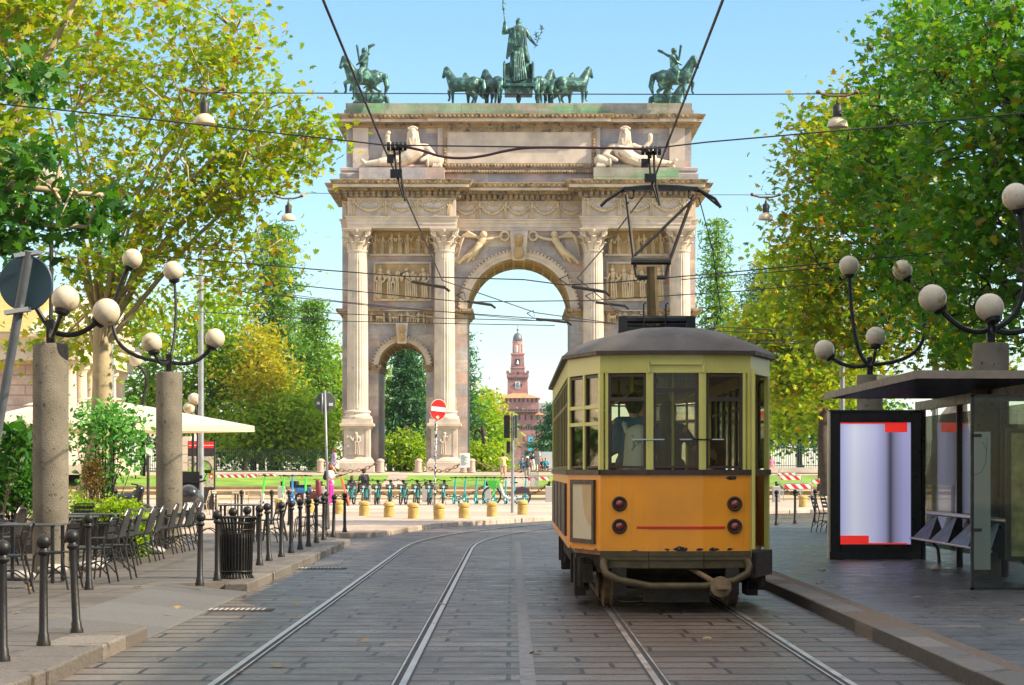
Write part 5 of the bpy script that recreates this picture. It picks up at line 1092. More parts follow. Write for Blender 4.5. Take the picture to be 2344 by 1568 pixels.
# ---------------------------------------------------------------- motorcycles
M['mblack'] = mat('glossy_black_fairing', (.018,.018,.022), .18, .2, .2, 3, co=.6); M['plate'] = mat('number_plate_white', (.70,.72,.74), .4)
t = thing('motorcycle', 'big dark maxi scooter seen from the rear with plate and red light', 'motorcycle', (-8.15,57.5,PL), R(186))
wheel(t,0,-.75,.30,w_=.07); wheel(t,0,.75,.30,w_=.08)
b = MB(); b.rc((0,.2,.66),(0,.85,.84),.30,.27); b.rc((0,-.5,.55),(0,.1,.5),.2,.22); b.rc((0,-.75,.95),(0,-.6,.5),.18,.2); b.rc((.12,.8,.82),(.2,.5,.7),.16,.18); b.rc((-.12,.8,.82),(-.2,.5,.7),.16,.18); b.build('body', M['mblack'], t, smooth=True, remesh=.035)
b = MB(); b.rc((0,.0,.92),(0,.75,.98),.14,.10); b.build('seat', M['black'], t, smooth=True); b = MB(); b.box(-.12,.12,1.0,1.05,.84,.88); b.box(-.03,.03,1.0,1.05,.76,.86); b.build('tail_light', M['redlens'], t, bev=.01)
b = MB(); b.cb((0,1.03,.56),(.22,.015,.19)); b.build('number_plate', M['plate'], t); b = MB(); b.tube([(-.38,-.45,1.2),(-.2,-.6,1.15),(.2,-.6,1.15),(.38,-.45,1.2)], .022, 6); b.tube([(-.3,-.55,1.15),(-.42,-.65,1.4)],.012,5); b.tube([(.3,-.55,1.15),(.42,-.65,1.4)],.012,5); b.cb((-.43,-.65,1.42),(.16,.03,.09)); b.cb((.43,-.65,1.42),(.16,.03,.09)); b.prism([(-.75,.95),(-.6,1.0),(-.62,1.42),(-.66,1.42)],-.22,.22,'x'); b.build('handlebar', M['black'], t)
b = MB(); b.tube([(.24,.2,.35),(.26,.9,.46)], [.06,.075], 10); b.build('exhaust', M['steel'], t, smooth=True)
for i, (x, y, r, l) in enumerate(((-10.2,58.5,100,'dark motorcycle parked sideways between the two café pillars'),(-8.7,59.6,165,'dark motorcycle standing behind the big rear facing one'))):
    t = thing('motorcycle', l, 'motorcycle', (x,y,PL), R(r)); wheel(t,0,-.7,.30,w_=.06); wheel(t,0,.7,.30,w_=.07)
    b = MB(); b.rc((0,-.35,.72),(0,.1,.7),.19,.18); b.rc((0,.1,.72),(0,.95,.98),.16,.08); b.rc((0,-.6,.95),(0,-.5,.6),.14,.15); b.build('body', M['mblack'], t, smooth=True, remesh=.035); b = MB(); b.rc((0,.05,.88),(0,.8,1.02),.11,.09); b.tube([(-.36,-.4,1.1),(0,-.55,1.08),(.36,-.4,1.1)],.02,6); b.cb((.34,-.5,1.28),(.14,.03,.09)); b.cb((-.34,-.5,1.28),(.14,.03,.09)); b.build('seat', M['black'], t, smooth=True); b = MB(); b.tube([(.0,-.6,.9),(.0,-.7,.3)],.05,6); b.cb((0,.05,.42),(.3,.5,.35)); b.build('engine', M['grime'], t); b = MB(); b.rc((0,.88,.99),(0,.95,1.0),.06); b.build('tail_light', M['blue'] if i == 0 else M['redlens'], t)
# ---------------------------------------------------------------- people
M['skin'] = mat('skin', (.56,.33,.22), .55, 0, .08); M['hair'] = mat('brown_hair', (.05,.025,.014), .6, 0, .3, 20); M['redhair'] = mat('auburn_hair', (.16,.04,.02), .6, 0, .35, 25)
cl = {}
def cloth(n, c):
    if n not in cl: cl[n] = mat(n+'_cloth', c, .85, 0, .15, 8, .15, 40)
    return cl[n]
def person(label, loc, rz, h=1.7, pose=None, hair='hair', top=('white', (.75,.74,.72)), bottom=('jeans', (.06,.09,.16)), sleeve='short', legs='long', skirt=0, shoes=(.6,.6,.6), longhair=0, curly=0, cap=None, vox=.02):
    t = None; k = h/1.75
    J = dict(head=(0,0,1.62), neck=(0,.01,1.47), ch=(0,.0,1.30), pel=(0,.0,.97), ls=(.185,.01,1.41), le=(.235,.03,1.12), lw=(.24,-.06,.88), rs=(-.185,.01,1.41), re=(-.235,.03,1.12), rw=(-.24,-.06,.88), lh=(.09,0,.93), lk=(.10,-.02,.50), la=(.10,.03,.085), rh=(-.09,0,.93), rk=(-.10,-.02,.50), ra=(-.10,.03,.085))
    J.update(pose or {}); J = {a: Vector(v) for a, v in J.items()}
    b = MB(); hd = J['head']
    b.rc(hd+Vector((0,.01,.03)), hd+Vector((0,-.015,-.04)), .098, .082); b.sph(hd+Vector((0,-.105,-.01)), .02, 8, (.8,1.2,1.2)); b.sph(hd+Vector((0,-.085,-.075)), .032, 8, (1.1,.8,.7))
    for s in (-1,1): b.sph(hd+Vector((s*.098,.01,0)), .026, 8, (.4,.8,1.2))
    b.rc(J['neck']+Vector((0,0,-.04)), hd, .055, .055); b.rc(J['ch'], J['pel'], .145, .13); b.rc(J['ls'], J['rs'], .075); b.rc(J['lh'], J['rh'], .12)
    for s in 'lr':
        b.rc(J[s+'s'], J[s+'e'], .055, .043); b.rc(J[s+'e'], J[s+'w'], .042, .028); b.rc(J[s+'h'], J[s+'k'], .088, .058); b.rc(J[s+'k'], J[s+'a'], .056, .038); b.rc(J[s+'a']+Vector((0,.02,-.04)), J[s+'a']+Vector((0,-.15,-.055)), .042, .032)
        d = (J[s+'w']-J[s+'e']).normalized(); sd = d.orthogonal().normalized(); b.rc(J[s+'w'], J[s+'w']+d*.07, .032, .034)
        for q, ln in ((-.03,.075),(-.01,.085),(.01,.08),(.03,.065)): b.rc(J[s+'w']+d*.08+sd*q, J[s+'w']+d*(.08+ln)+sd*q*1.2+Vector((0,-.015,0)), .011, .009, 6)
        b.rc(J[s+'w']+d*.03+sd*.03, J[s+'w']+d*.09+sd*.065, .012, .010, 6)
    b.xf(Matrix.Scale(k,4)); body = b.build('person', M['skin'], smooth=True, loc=loc, remesh=.016); body.rotation_euler = (0,0,rz); tag(body, label, 'person')
    def part(n, fn, m):
        q = MB(); fn(q); q.xf(Matrix.Scale(k,4)); return q.build(n, m, body, smooth=True, remesh=vox)
    def fhair(q):
        q.rc(hd+Vector((0,.03,.05)), hd+Vector((0,.035,.0)), .105, .10)
        if longhair: q.rc(hd+Vector((0,.06,0)), hd+Vector((0,.10,-longhair)), .10, .07)
        if curly:
            rg = random.Random(3)
            for i in range(26): a = rg.uniform(0,6.28); e = rg.uniform(-.3,1.2); q.sph(hd+Vector((.13*math.cos(a)*math.cos(e), .05+.12*math.sin(a)*math.cos(e), .03+.13*math.sin(e)-.05)), .05, 6)
    part('hair', fhair, M[hair])
    def ftop(q):
        q.rc(J['ch']+Vector((0,0,-.02)), J['pel']+Vector((0,0,.02)), .165, .155); q.rc(J['ls']+Vector((-.02,0,0)), J['rs']+Vector((.02,0,0)), .088); q.rc(J['neck']+Vector((0,0,-.08)), J['ch'], .08, .15)
        for s in 'lr':
            e = J[s+'s'].lerp(J[s+'e'], .75 if sleeve == 'short' else 1); q.rc(J[s+'s'], e, .072, .066)
            if sleeve == 'long': q.rc(J[s+'e'], J[s+'w'], .06, .045)
        if skirt: q.rc(J['pel']+Vector((0,0,.05)), J['pel']+Vector((0,0,-skirt)), .155, .21, 14)
    part('top', ftop, cloth(*top))
    if bottom:
        def fbot(q):
            q.rc(J['lh']+Vector((0,0,.03)), J['rh']+Vector((0,0,.03)), .13)
            for s in 'lr':
                if legs == 'short': q.rc(J[s+'h'], J[s+'h'].lerp(J[s+'k'],.85), .108, .095)
                else: q.rc(J[s+'h'], J[s+'k'], .105, .082); q.rc(J[s+'k'], J[s+'a']+Vector((0,0,.03)), .08, .085 if legs == 'wide' else .06)
        part('shorts' if legs == 'short' else 'trousers', fbot, cloth(*bottom))
    for s in 'lr': part('shoe', lambda q: q.rc(J[s+'a']+Vector((0,.03,-.045)), J[s+'a']+Vector((0,-.16,-.055)), .05, .042), cloth('shoe%d' % int(shoes[0]*10), shoes))
    if cap: part('cap', lambda q: (q.rc(hd+Vector((0,.02,.06)), hd+Vector((0,.02,.05)), .115), q.rc(hd+Vector((0,-.08,.06)), hd+Vector((0,-.19,.045)), .04, .03)), cloth(*cap))
    return body
def at(px, py, d): v = Wp(px, py, d); return (v.x, d, v.z)
def backpack(label, loc, rz, s=1, col=('black', (.02,.02,.025))):
    t = thing('backpack', label, 'backpack', loc, rz); b = MB(); b.rc((0,0,-.12*s),(0,0,.14*s),.14*s,.12*s); b.rc((0,.08*s,-.14*s),(0,.08*s,-.02*s),.10*s,.09*s); b.build('bag', cloth(*col), t, smooth=True, remesh=.02); b = MB()
    for q in (-.12,.12): b.tube([(q*s,-.05*s,.2*s),(q*1.2*s,-.22*s,.24*s),(q*1.2*s,-.32*s,.05*s),(q*s,-.12*s,-.16*s)], .02*s, 5)
    b.build('strap', cloth(*col), t); return t
# woman in pink trousers, facing right, looking at a phone
d = 95.2; hold = dict(lw=(.06,-.34,1.22), le=(.22,-.12,1.14), rw=(-.04,-.34,1.24), re=(-.22,-.12,1.14), head=(0,-.05,1.62))
x, y, z = at(757,1161.5,d); person('woman in white T-shirt and bright pink trousers looking at her phone', (x,y,PZ), R(75), 1.70, hold, 'redhair', ('white', (.78,.76,.74)), ('pink', (.80,.02,.30)), legs='wide', curly=1, longhair=.12)
t = thing('mobile_phone', 'dark phone held by the woman in pink trousers', 'phone', (x+.36,y-.1,1.38)); b = MB(); b.cb((0,0,0),(.02,.08,.15), Matrix.Rotation(R(-25),3,'Y')); b.build('case', M['black'], t)
backpack('black backpack worn by the woman in pink trousers', (x-.19,y-.02,1.35), R(75), .8)
walk = dict(lk=(.10,-.18,.52), la=(.10,-.20,.09), rk=(-.10,-.02,.50), ra=(-.10,.22,.12), rw=(-.26,-.12,.90), lw=(.25,.12,.9))
x, y, z = at(764,1079,148); person('girl in a lilac dress walking beside the arch pedestal', (x,y,1.30), R(-70), 1.66, walk, 'redhair', ('lilac', (.42,.32,.62)), None, skirt=.22, longhair=.22, curly=1, shoes=(.05,.05,.05))
sit = dict(head=(0,-.06,1.12), neck=(0,.0,.97), ch=(0,.0,.80), pel=(0,.03,.50), ls=(.19,.0,.91), le=(.27,-.05,.64), lw=(.22,-.28,.50), rs=(-.19,.0,.91), re=(-.27,-.05,.64), rw=(-.22,-.28,.50), lh=(.09,0,.46), lk=(.14,-.42,.50), la=(.12,-.40,.09), rh=(-.09,0,.46), rk=(-.14,-.42,.50), ra=(-.12,-.40,.09))
x, y, z = at(831,1112,112.5); person('man in black T-shirt and cap sitting on the steps behind the bikes', (x,113.4,.36), R(-150), 1.78, sit, 'hair', ('black', (.02,.018,.022)), ('dark', (.03,.03,.04)), cap=('blackcap', (.015,.015,.018)))
x, y, z = at(803,1125,112.5); person('long dark haired person sitting beside the man in the black cap', (x,113.2,.16), R(170), 1.6, sit, 'hair', ('grey', (.12,.11,.12)), ('dark', (.03,.03,.04)), longhair=.3)
photo = dict(le=(.27,-.16,1.28), lw=(.08,-.30,1.52), re=(-.27,-.16,1.28), rw=(-.08,-.30,1.52))
x, y, z = at(1152,1103,143); person('man in pale yellow shirt and pink shorts photographing the arch', (x,143,.87), R(178), 1.80, photo, 'hair', ('paleyellow', (.72,.52,.24)), ('palepink', (.72,.40,.34)), legs='short')
x, y, z = at(1207,1105,141); person('person in grey with a white cap and backpack facing the arch', (x,141,.75), R(185), 1.66, photo, 'hair', ('grey2', (.20,.20,.22)), ('grey3', (.35,.33,.33)), legs='short', cap=('whitecap', (.72,.74,.70)))
backpack('dark grey backpack on the person with the white cap', (x+.02,140.8,1.98), R(185), 1.0, ('darkgrey', (.05,.05,.06)))
x, y, z = at(1230,1080,165); person('person in a white shirt standing beyond the arch', (x,165,1.47), R(20), 1.72, None, 'hair', ('white', (.78,.76,.74)), ('white', (.7,.7,.72)), legs='short')
for px, l, c, hh in ((1195,'seated person in blue beyond the arch, left of the white cap',('bluetop',(.05,.22,.42)),1.55),(1249,'seated person in teal beyond the arch, right of the white shirt',('tealtop',(.03,.28,.38)),1.5),(1283,'seated person in red beyond the arch, beside the tram',('redtop',(.42,.05,.06)),1.5),(1243,'seated person in a dark top beyond the arch',('dark',(.03,.03,.04)),1.45)):
    x, y, z = at(px,1080,168); person(l, (x,168+(.4 if px == 1243 else 0),1.40), R(10), hh, sit, 'hair', c, ('jeans', (.06,.09,.16)))
x, y, z = at(1766,1084,150); person('child in pink standing far off right of the tram', (x,150,1.2), R(0), 1.25, None, 'hair', ('pinktop', (.72,.20,.34)), ('pinktop', (.72,.20,.34)))
b = MB(); rng = random.Random(8)
for i in range(46):
    x = rng.uniform(1.2,9.5); y = rng.uniform(215,300); h_ = rng.uniform(1.5,1.8); b.cur = rng.randint(0,3); b.rc((x,y,2.2),(x,y,2.2+h_*.15),.20,.22,6); b.rc((x-.1,y,1.5),(x-.08,y,2.3),.09,.13,6); b.rc((x+.1,y,1.5),(x+.08,y,2.3),.09,.13,6); b.sph((x,y,1.45+h_), .13, 6); 
tag(b.build('distant_crowd', [cloth('white',(.7,.7,.7)), cloth('redtop',(.4,.05,.05)), cloth('bluetop',(.05,.2,.4)), cloth('dark',(.03,.03,.04))]), 'distant crowd at the foot of the castle tower', 'crowd', None, 'stuff')
# in the tram
person('standing passenger in a blue waistcoat over a white shirt in the tram rear window', (1.38,25.72,.70), R(180), 1.74, dict(lw=(.30,-.20,1.05), rw=(-.15,-.42,1.25), re=(-.3,-.15,1.2)), 'hair', ('denim', (.03,.11,.24)), ('jeans', (.06,.09,.16)), 'long')
t = thing('backpack', 'pale backpack with green patches on the tram passenger', 'backpack', (1.42,25.50,1.78), R(180)); M['camo'] = mat('white_green_canvas', (.62,.62,.58), .8, 0, .1, 5, 0, 40, (.10,.30,.16), 7, .58); b = MB(); b.rc((0,.02,-.22),(0,.02,.16),.19,.16); b.build('bag', M['camo'], t, smooth=True, remesh=.025); b = MB(); b.tube([(-.13,.02,.22),(-.16,-.16,.34),(-.17,-.3,.25)],.03,5); b.tube([(.13,.02,.22),(.16,-.16,.34),(.17,-.3,.25)],.03,5); b.build('strap', M['camo'], t)
person('tram passenger in dark clothes holding a pole, middle rear window', (1.86,26.9,.70), R(150), 1.68, dict(rw=(-.1,-.4,1.3), re=(-.28,-.15,1.2)), 'hair', ('dark', (.03,.03,.04)), ('dark', (.03,.03,.04)), 'short', longhair=.2)
person('tram passenger in a white top seen through the middle rear window', (1.62,27.6,.70), R(10), 1.72, None, 'hair', ('white', (.78,.76,.74)), ('jeans', (.06,.09,.16)))
person('seated tram passenger with a tan hat in the right rear window', (2.35,27.2,.62), R(170), 1.66, sit, 'hair', ('browntop', (.16,.05,.03)), ('dark', (.03,.03,.04)), cap=('tanhat', (.40,.28,.15)))
for i, (x, y, l) in enumerate(((.98,28.2,'tram passenger leaning at the left side window, nearer one'),(1.02,29.3,'tram passenger at the left side window, farther one'))): person(l, (x,y,.70), R(160), 1.62, None, 'hair', ('dark', (.03,.03,.04)) if i else ('browntop', (.16,.05,.03)), ('dark', (.03,.03,.04)))
# ---------------------------------------------------------------- barriers, fence, map board, parasols
M['barrier'], nt, B, N, L = newmat('red_white_stripes')
tc = N('ShaderNodeTexCoord').outputs['Object']; sp = N('ShaderNodeSeparateXYZ'); L(tc, sp.inputs[0]); ad = N('ShaderNodeMath'); ad.operation = 'ADD'; L(sp.outputs['X'], ad.inputs[0]); L(sp.outputs['Z'], ad.inputs[1]); mu = N('ShaderNodeMath'); mu.operation = 'MODULO'; L(ad.outputs[0], mu.inputs[0]); mu.inputs[1].default_value = .44
gt = N('ShaderNodeMath'); gt.operation = 'GREATER_THAN'; L(mu.outputs[0], gt.inputs[0]); gt.inputs[1].default_value = .22; L(mixc(N, L, (.78,.77,.75), (.62,.02,.02), gt.outputs[0]), B.inputs['Base Color'])
def barrier(px, py, d, wpx, label, hpx=None, rz=0):
    c = Wp(px, py, d); wd = wpx/F*d; gz = c.z-.98
    t = thing('crowd_barrier', label, 'barrier', (c.x,d,gz), rz, 'striped barriers round the lawn'); b = MB(); b.box(10,10+wd,-.015,.015,.80,1.02); b.xf(Matrix.Translation((-10-wd/2,0,0)))
    me = b.build('striped_board', M['barrier'], t); b = MB()
    b.tube([(-wd/2-.05,0,0),(-wd/2-.05,0,.98),(-wd/2+.08,0,1.06),(wd/2-.08,0,1.06),(wd/2+.05,0,.98),(wd/2+.05,0,0)], .022, 6)
    for s in (-1,1): b.tube([(s*wd*.45,-.25,0),(s*wd*.45,0,.3),(s*wd*.45,.25,0)], .018, 5)
    b.tube([(-wd/2,0,.3),(wd/2,0,.3)], .015, 5); b.build('frame', M['galv'], t)
for a in ((530,1088,146,66,'long striped barrier behind the left lawn, leftmost'),(577,1087,146,22,'short striped barrier left of the leaning sign pole'),(612,1086,147,40,'striped barrier on the left lawn near the park fence'),(1232,1093,138,50,'striped barrier beside the tram on its left'),(1810,1091,120,46,'upper striped barrier on the right lawn'),(1826,1110,108,60,'nearest striped barrier right of the tram'),(1800,1084,146,40,'farthest striped barrier on the right'),(1880,1099,115,40,'barrier beside the lightbox edge')): barrier(*a)
t = thing('crowd_barrier', 'plain steel barrier end on beside the man in pink shorts', 'barrier', (1.35,137,.4), R(75)); b = MB()
for k in range(12): b.tube([(-1+.18*k,0,.15),(-1+.18*k,0,1.0)], .014, 5)
b.tube([(-1,0,0),(-1,0,1.0),(1,0,1.0),(1,0,0)], .022, 6); b.build('bars', M['galv'], t)
def fence(label, xa, xb, y, z, h):
    t = thing('park_fence', label, 'fence', ((xa+xb)/2,y,z)); b = MB(); n = int((xb-xa)/.15)
    for i in range(n): x = xa+(xb-xa)*i/n; b.box(x-.016,x+.016,y-.016,y+.016,z,z+h*(1.0+.0*(i%2)))
    b.build('railings', M['fence'], t, w=1); b = MB(); b.box(xa,xb,y-.02,y+.02,z+h*.82,z+h*.85); b.box(xa,xb,y-.02,y+.02,z+.1,z+.14); b.build('rail', M['fence'], t, w=1)
    b = MB(); b.box(xa,xb,y-.35,y+.3,z-.35,z); b.build('kerb_wall', M['marble2'], t, w=1)
M['fence'] = mat('green_fence_paint', (.03,.075,.06), .5)
fence('long dark green railing fence in front of the left park trees', -30, -12.9, 164, 1.56, 1.55); fence('dark railing fence under the right trees', 16.0, 34, 150, 1.75, 1.75)
M['map'], nt, B, N, L = newmat('city_map'); tc = N('ShaderNodeTexCoord').outputs['Object']; vo = N('ShaderNodeTexVoronoi'); vo.feature = 'DISTANCE_TO_EDGE'; vo.inputs['Scale'].default_value = 4.5; L(tc, vo.inputs[0])
L(mixc(N, L, ramp(N, L, noise(N, L, tc, 1.7, 2), [(.42,(.50,.45,.33)),(.5,(.45,.40,.30)),(.52,(.22,.42,.08)),(.7,(.25,.5,.10))]), (.11,.11,.12), ramp(N, L, vo.outputs[0], [(.02,(1,1,1)),(.04,(0,0,0))])), B.inputs['Base Color']); B.inputs['Roughness'].default_value = .25
d = 84.0; c0, c1 = Wp(431,1011,d), Wp(491,1140,d); t = thing('map_board', 'upright street map board with a red top band behind the motorcycle', 'map board', ((c0.x+c1.x)/2,d,.11))
b = MB(); b.box(c0.x-.02,c1.x+.02,d,d+.12,.1,c0.z+.02); b.build('case', M['dark'], t, w=1); zz = lambda p: Wp(0,p,d).z
b = MB(); b.box(c0.x,c1.x-.03,d-.012,d-.002,zz(1026),c0.z); b.build('red_band', M['red'], t, w=1); b = MB(); b.box(c0.x+.02,c1.x-.03,d-.018,d-.013,zz(1020),zz(1018.8)); b.build('white_line', M['white'], t, w=1); b = MB(); b.box(c0.x,c1.x-.03,d-.012,d-.002,zz(1115),zz(1044.5)); b.build('map', M['map'], t, w=1); b = MB(); b.box(c1.x-.18,c1.x-.05,d-.018,d-.013,zz(1095),zz(1083)); b.build('red_tag', M['red'], t, w=1); b = MB(); b.box(c1.x-.15,c1.x-.08,d-.022,d-.019,zz(1093),zz(1088)); b.build('white_patch', M['white'], t, w=1)
b = MB(); q = [(c0.x+.55*(c1.x-c0.x)+.34*math.cos(R(a)), zz(1075)+.34*math.sin(R(a))) for a in range(0,181,10)]; b.tube([(x,d-.016,z) for x,z in q], .02, 4); b.tube([(c0.x+.05,d-.016,zz(1050)),(c1.x-.35,d-.016,zz(1078)),(c0.x+.1,d-.016,zz(1110))], .012, 4); b.build('map_road', M['dark'], t, w=1)
M['canvas'], nt, B, N, L = newmat('parasol_canvas'); B.inputs['Base Color'].default_value = (.70,.64,.53,1); B.inputs['Roughness'].default_value = .9; tr = N('ShaderNodeBsdfTranslucent'); tr.inputs[0].default_value = (.8,.6,.3,1); x_ = N('ShaderNodeMixShader'); x_.inputs[0].default_value = .3; L(B.outputs[0], x_.inputs[1]); L(tr.outputs[0], x_.inputs[2]); L(x_.outputs[0], nt.nodes['Material Output'].inputs[0])
def parasol(X, Y, zb, zt, hw, rz, label):
    t = thing('parasol', label, 'parasol', (X,Y,PL), rz, 'big cream parasols of the café'); b = MB(); n = 8
    rim = [(hw*sx, hw*sy) for sx, sy in ((-1,-1),(0,-.98),(1,-1),(.98,0),(1,1),(0,.98),(-1,1),(-.98,0))]
    def ring(k, z, sag): return [(x*k, y*k, z-PL-(sag if i % 2 else 0)) for i, (x, y) in enumerate(rim)]
    rr = ring(1,zb-.16,0)+ring(1,zb,-.02)+ring(.66,zb+(zt-zb)*.36,.04)+ring(.33,zb+(zt-zb)*.70,.03)+ring(.10,zt-.06,0)
    b.add(rr, [(i*8+j,i*8+(j+1)%8,(i+1)*8+(j+1)%8,(i+1)*8+j) for i in range(4) for j in range(8)]); b.build('canopy', M['canvas'], t)
    b = MB(); b.add(ring(.16,zt-.02,0)+[(0,0,zt+.12-PL)], [(i,(i+1)%8,8) for i in range(8)]); b.build('vent_cap', M['canvas'], t); b = MB(); b.tube([(0,0,0),(0,0,zt-PL)], .05, 10); b.build('pole', M['galv'], t)
    for i in range(8): b = MB(); b.tube([(rim[i][0]*.97,rim[i][1]*.97,zb-PL-.01),(0,0,zt-PL-.12)], .022, 5); b.build('rib', M['wood'], t)
parasol(-11.2, 62, 2.78, 3.52, 2.95, R(45), 'wide cream parasol whose tip points right past the café lamp pillar'); parasol(-16.6, 63, 2.78, 3.5, 2.9, R(45), 'cream parasol cut by the left picture edge'); parasol(-14.6,70,2.9,3.6,2.6,R(20),'cream parasol behind, between the two café pillars')
t = thing('folded_parasol', 'small folded cream parasol above the map board', 'parasol', ((446-CX)/F*88,88,.1)); x = (446-CX)/F*88; b = MB(); b.tube([(x,88,.1),(x,88,3.1)],.03,8); b.build('pole', M['dark'], t, w=1); b = MB(); b.lathe((x,88,0),[(.30,2.2),(.24,2.3),(.14,2.75),(.06,2.95),(.03,3.0)],12); b.build('canopy', M['canvas'], t, w=1)
# ---------------------------------------------------------------- bronze and marble statues on the arch
ZT0 = 26.45
def horse_mb(s, step=1, headturn=0, raised=True, lowhead=0):
    b = MB(); h = headturn
    b.rc((-.55,0,1.17),(.45,0,1.18),.40,.40); b.rc((-.62,0,1.25),(-.70,0,1.12),.36,.30); b.rc((.55,0,1.22),(.60,0,1.02),.31,.22)
    b.rc((.56,0,1.32),(.80,h*.10,1.80),.33,.22); b.rc((.80,h*.1,1.80),(.92,h*.16,2.06),.22,.15); b.rc((.96,h*.18,2.06),(1.14,h*.34,1.66-lowhead),.155,.095)
    for q in (-.07,.07): b.rc((.90,h*.16+q,2.14),(.92,h*.16+q,2.26),.04,.015)
    for i in range(7): t = i/6; b.rc((.50+.36*t,h*.1*t,1.55+.50*t),(.42+.36*t,h*.1*t+.06*(-1)**i,1.45+.46*t),.12,.07)
    b.rc((-.93,0,1.40),(-1.16,0,1.28),.11,.14); b.rc((-1.16,0,1.28),(-1.26,.03,.78),.15,.14); b.rc((-1.26,.03,.78),(-1.14,.06,.36),.13,.05)
    def leg(pts, rs):
        for i in range(len(pts)-1): b.rc(pts[i], pts[i+1], rs[i], rs[i+1])
    y = .18
    leg([(.50,y,1.05),(.52,y,.60),(.50,y,.16),(.56,y,.05)],[.17,.09,.058,.075])
    if raised: leg([(.50,-y,1.05),(.86,-y,.88),(.80,-y,.48),(.86,-y,.38)],[.17,.09,.058,.07])
    else: leg([(.50,-y,1.05),(.68,-y,.60),(.60,-y,.18),(.68,-y,.05)],[.17,.09,.058,.075])
    leg([(-.64,y,1.12),(-.50,y,.74),(-.86,y,.50),(-.78,y,.12),(-.70,y,.05)],[.27,.14,.085,.058,.075])
    leg([(-.64,-y,1.12),(-.34,-y,.76),(-.62,-y,.46),(-.46,-y,.14),(-.38,-y,.06)],[.27,.14,.085,.058,.075])
    b.xf(Matrix.Scale(s,4)); return b
def statue_horse(px, dy, rz, label, group='bronze horses drawing the chariot', s=1.25, flip=1, **k):
    x = (px-CX)/F*(152+dy); t = thing('horse_statue', label, 'statue', (x,152+dy,ZT0), R(rz), group)
    b = horse_mb(s, **k)
    if flip < 0: b.xf(Matrix.Scale(-1,4,(0,1,0))); b.f = [tuple(reversed(f)) for f in b.f]
    b.build('horse', M['bronze'], t, smooth=True, remesh=.05); return t
statue_horse(1059, 3.2, 163, 'outermost bronze horse on the left of the chariot, striding left', headturn=-.3)
statue_horse(1092, 4.6, 140, 'second bronze horse left of the chariot, mostly behind the outermost', s=1.2, headturn=-.4)
statue_horse(1130, 3.6, 110, 'bronze horse just left of the chariot wheel', s=1.25, headturn=.9)
statue_horse(1311, 3.2, 17, 'outermost bronze horse on the right of the chariot, striding right', flip=-1, headturn=-.3)
statue_horse(1284, 4.6, 40, 'second bronze horse right of the chariot, mostly behind the outermost', s=1.2, flip=-1, headturn=-.4)
statue_horse(1243, 3.6, 70, 'bronze horse just right of the chariot wheel', s=1.25, flip=-1, headturn=.9)
def folds(b, top, bot, n, r0, r1, w0, w1, yo, rg):
    for i in range(n):
        q = -1+2*i/(n-1)+rg.uniform(-.05,.05); yy = math.sqrt(max(0,1-q*q*.8))
        b.rc((top[0]+q*w0, yo-.0-yy*w0*.7, top[2]), (bot[0]+q*w1+rg.uniform(-.06,.06), yo-yy*w1*.6, bot[2]+rg.uniform(0,.1)), r0, r1, 6)
cx_ = (1187-CX)/F*155.0; t = thing('chariot_statue', 'bronze chariot carrying a tall goddess seen from behind on the arch top', 'statue', (cx_,155,ZT0)); rg = random.Random(2)
b = MB(); b.rc((0,0,5.70),(0,.02,5.58),.225,.19); b.rc((0,.0,5.78),(0,.05,5.98),.20,.07); b.rc((0,0,5.3),(0,0,5.6),.13,.13)
b.rc((-.55,0,5.08),(.45,0,5.08),.24,.22); b.rc((0,0,5.0),(0,0,4.2),.52,.42); b.rc((0,0,4.2),(0,0,3.3),.44,.56); b.rc((0,0,3.3),(.05,0,2.25),.58,.52)
b.rc((-.62,0,5.1),(-1.02,-.05,4.95),.19,.15); b.rc((-1.02,-.05,4.95),(-.97,-.2,5.50),.14,.10); b.rc((-.97,-.2,5.5),(-.93,-.22,5.66),.11,.10)
b.rc((.5,0,5.08),(.82,-.1,4.5),.18,.13); b.rc((.82,-.1,4.5),(1.18,-.25,4.08),.125,.085); b.rc((1.18,-.25,4.08),(1.34,-.28,4.03),.09,.04)
b.rc((.30,0,2.6),(.32,.1,1.75),.22,.16); b.rc((-.3,0,2.6),(-.34,-.1,1.8),.26,.24)
fig = b.build('goddess', M['bronze'], t, smooth=True, remesh=.06)
b = MB(); folds(b,(0,0,4.9),(0,0,2.0),13,.07,.10,.45,.62,-.02,rg); 
for i in range(6): b.rc((-.55+.05*i,-.2-.05*i,5.2),(-.78+.12*i,-.35,3.2+.15*i),.08,.10,6)
for i in range(5): b.rc((.15+.07*i,-.30,5.1),(-.3+.12*i,-.48,4.0),.05,.05,6)
for i in range(6): b.rc((-.25+.10*i,-.45,3.6),(-.30+.16*i,-.75,1.55+.03*i),.07,.11,6)
b.rc((.42,-.2,3.95),(.62,-.2,3.05),.16,.20); b.build('drapery', M['bronze'], fig, smooth=True)
b = MB(); b.tube([(-.78,-.25,5.0),(-.94,-.22,5.7),(-1.02,-.2,6.55)],.045,6); b.sph((-1.02,-.2,6.55),.10,10); b.rc((-1.03,-.2,6.7),(-1.05,-.2,7.0),.09,.07); b.sph((-1.06,-.2,7.12),.05,8); b.rc((-1.03,-.2,6.95),(-.86,-.2,6.88),.03,.02); b.build('staff', M['bronze'], t)
b = MB(); st = [(1.06,-.28,3.85),(1.22,-.28,4.1),(1.35,-.28,4.5),(1.55,-.28,5.0),(1.60,-.28,5.3)]; b.tube(st,.022,5); b.tube([(1.25,-.28,4.25),(1.22,-.28,4.8),(1.16,-.28,5.05)],.018,5)
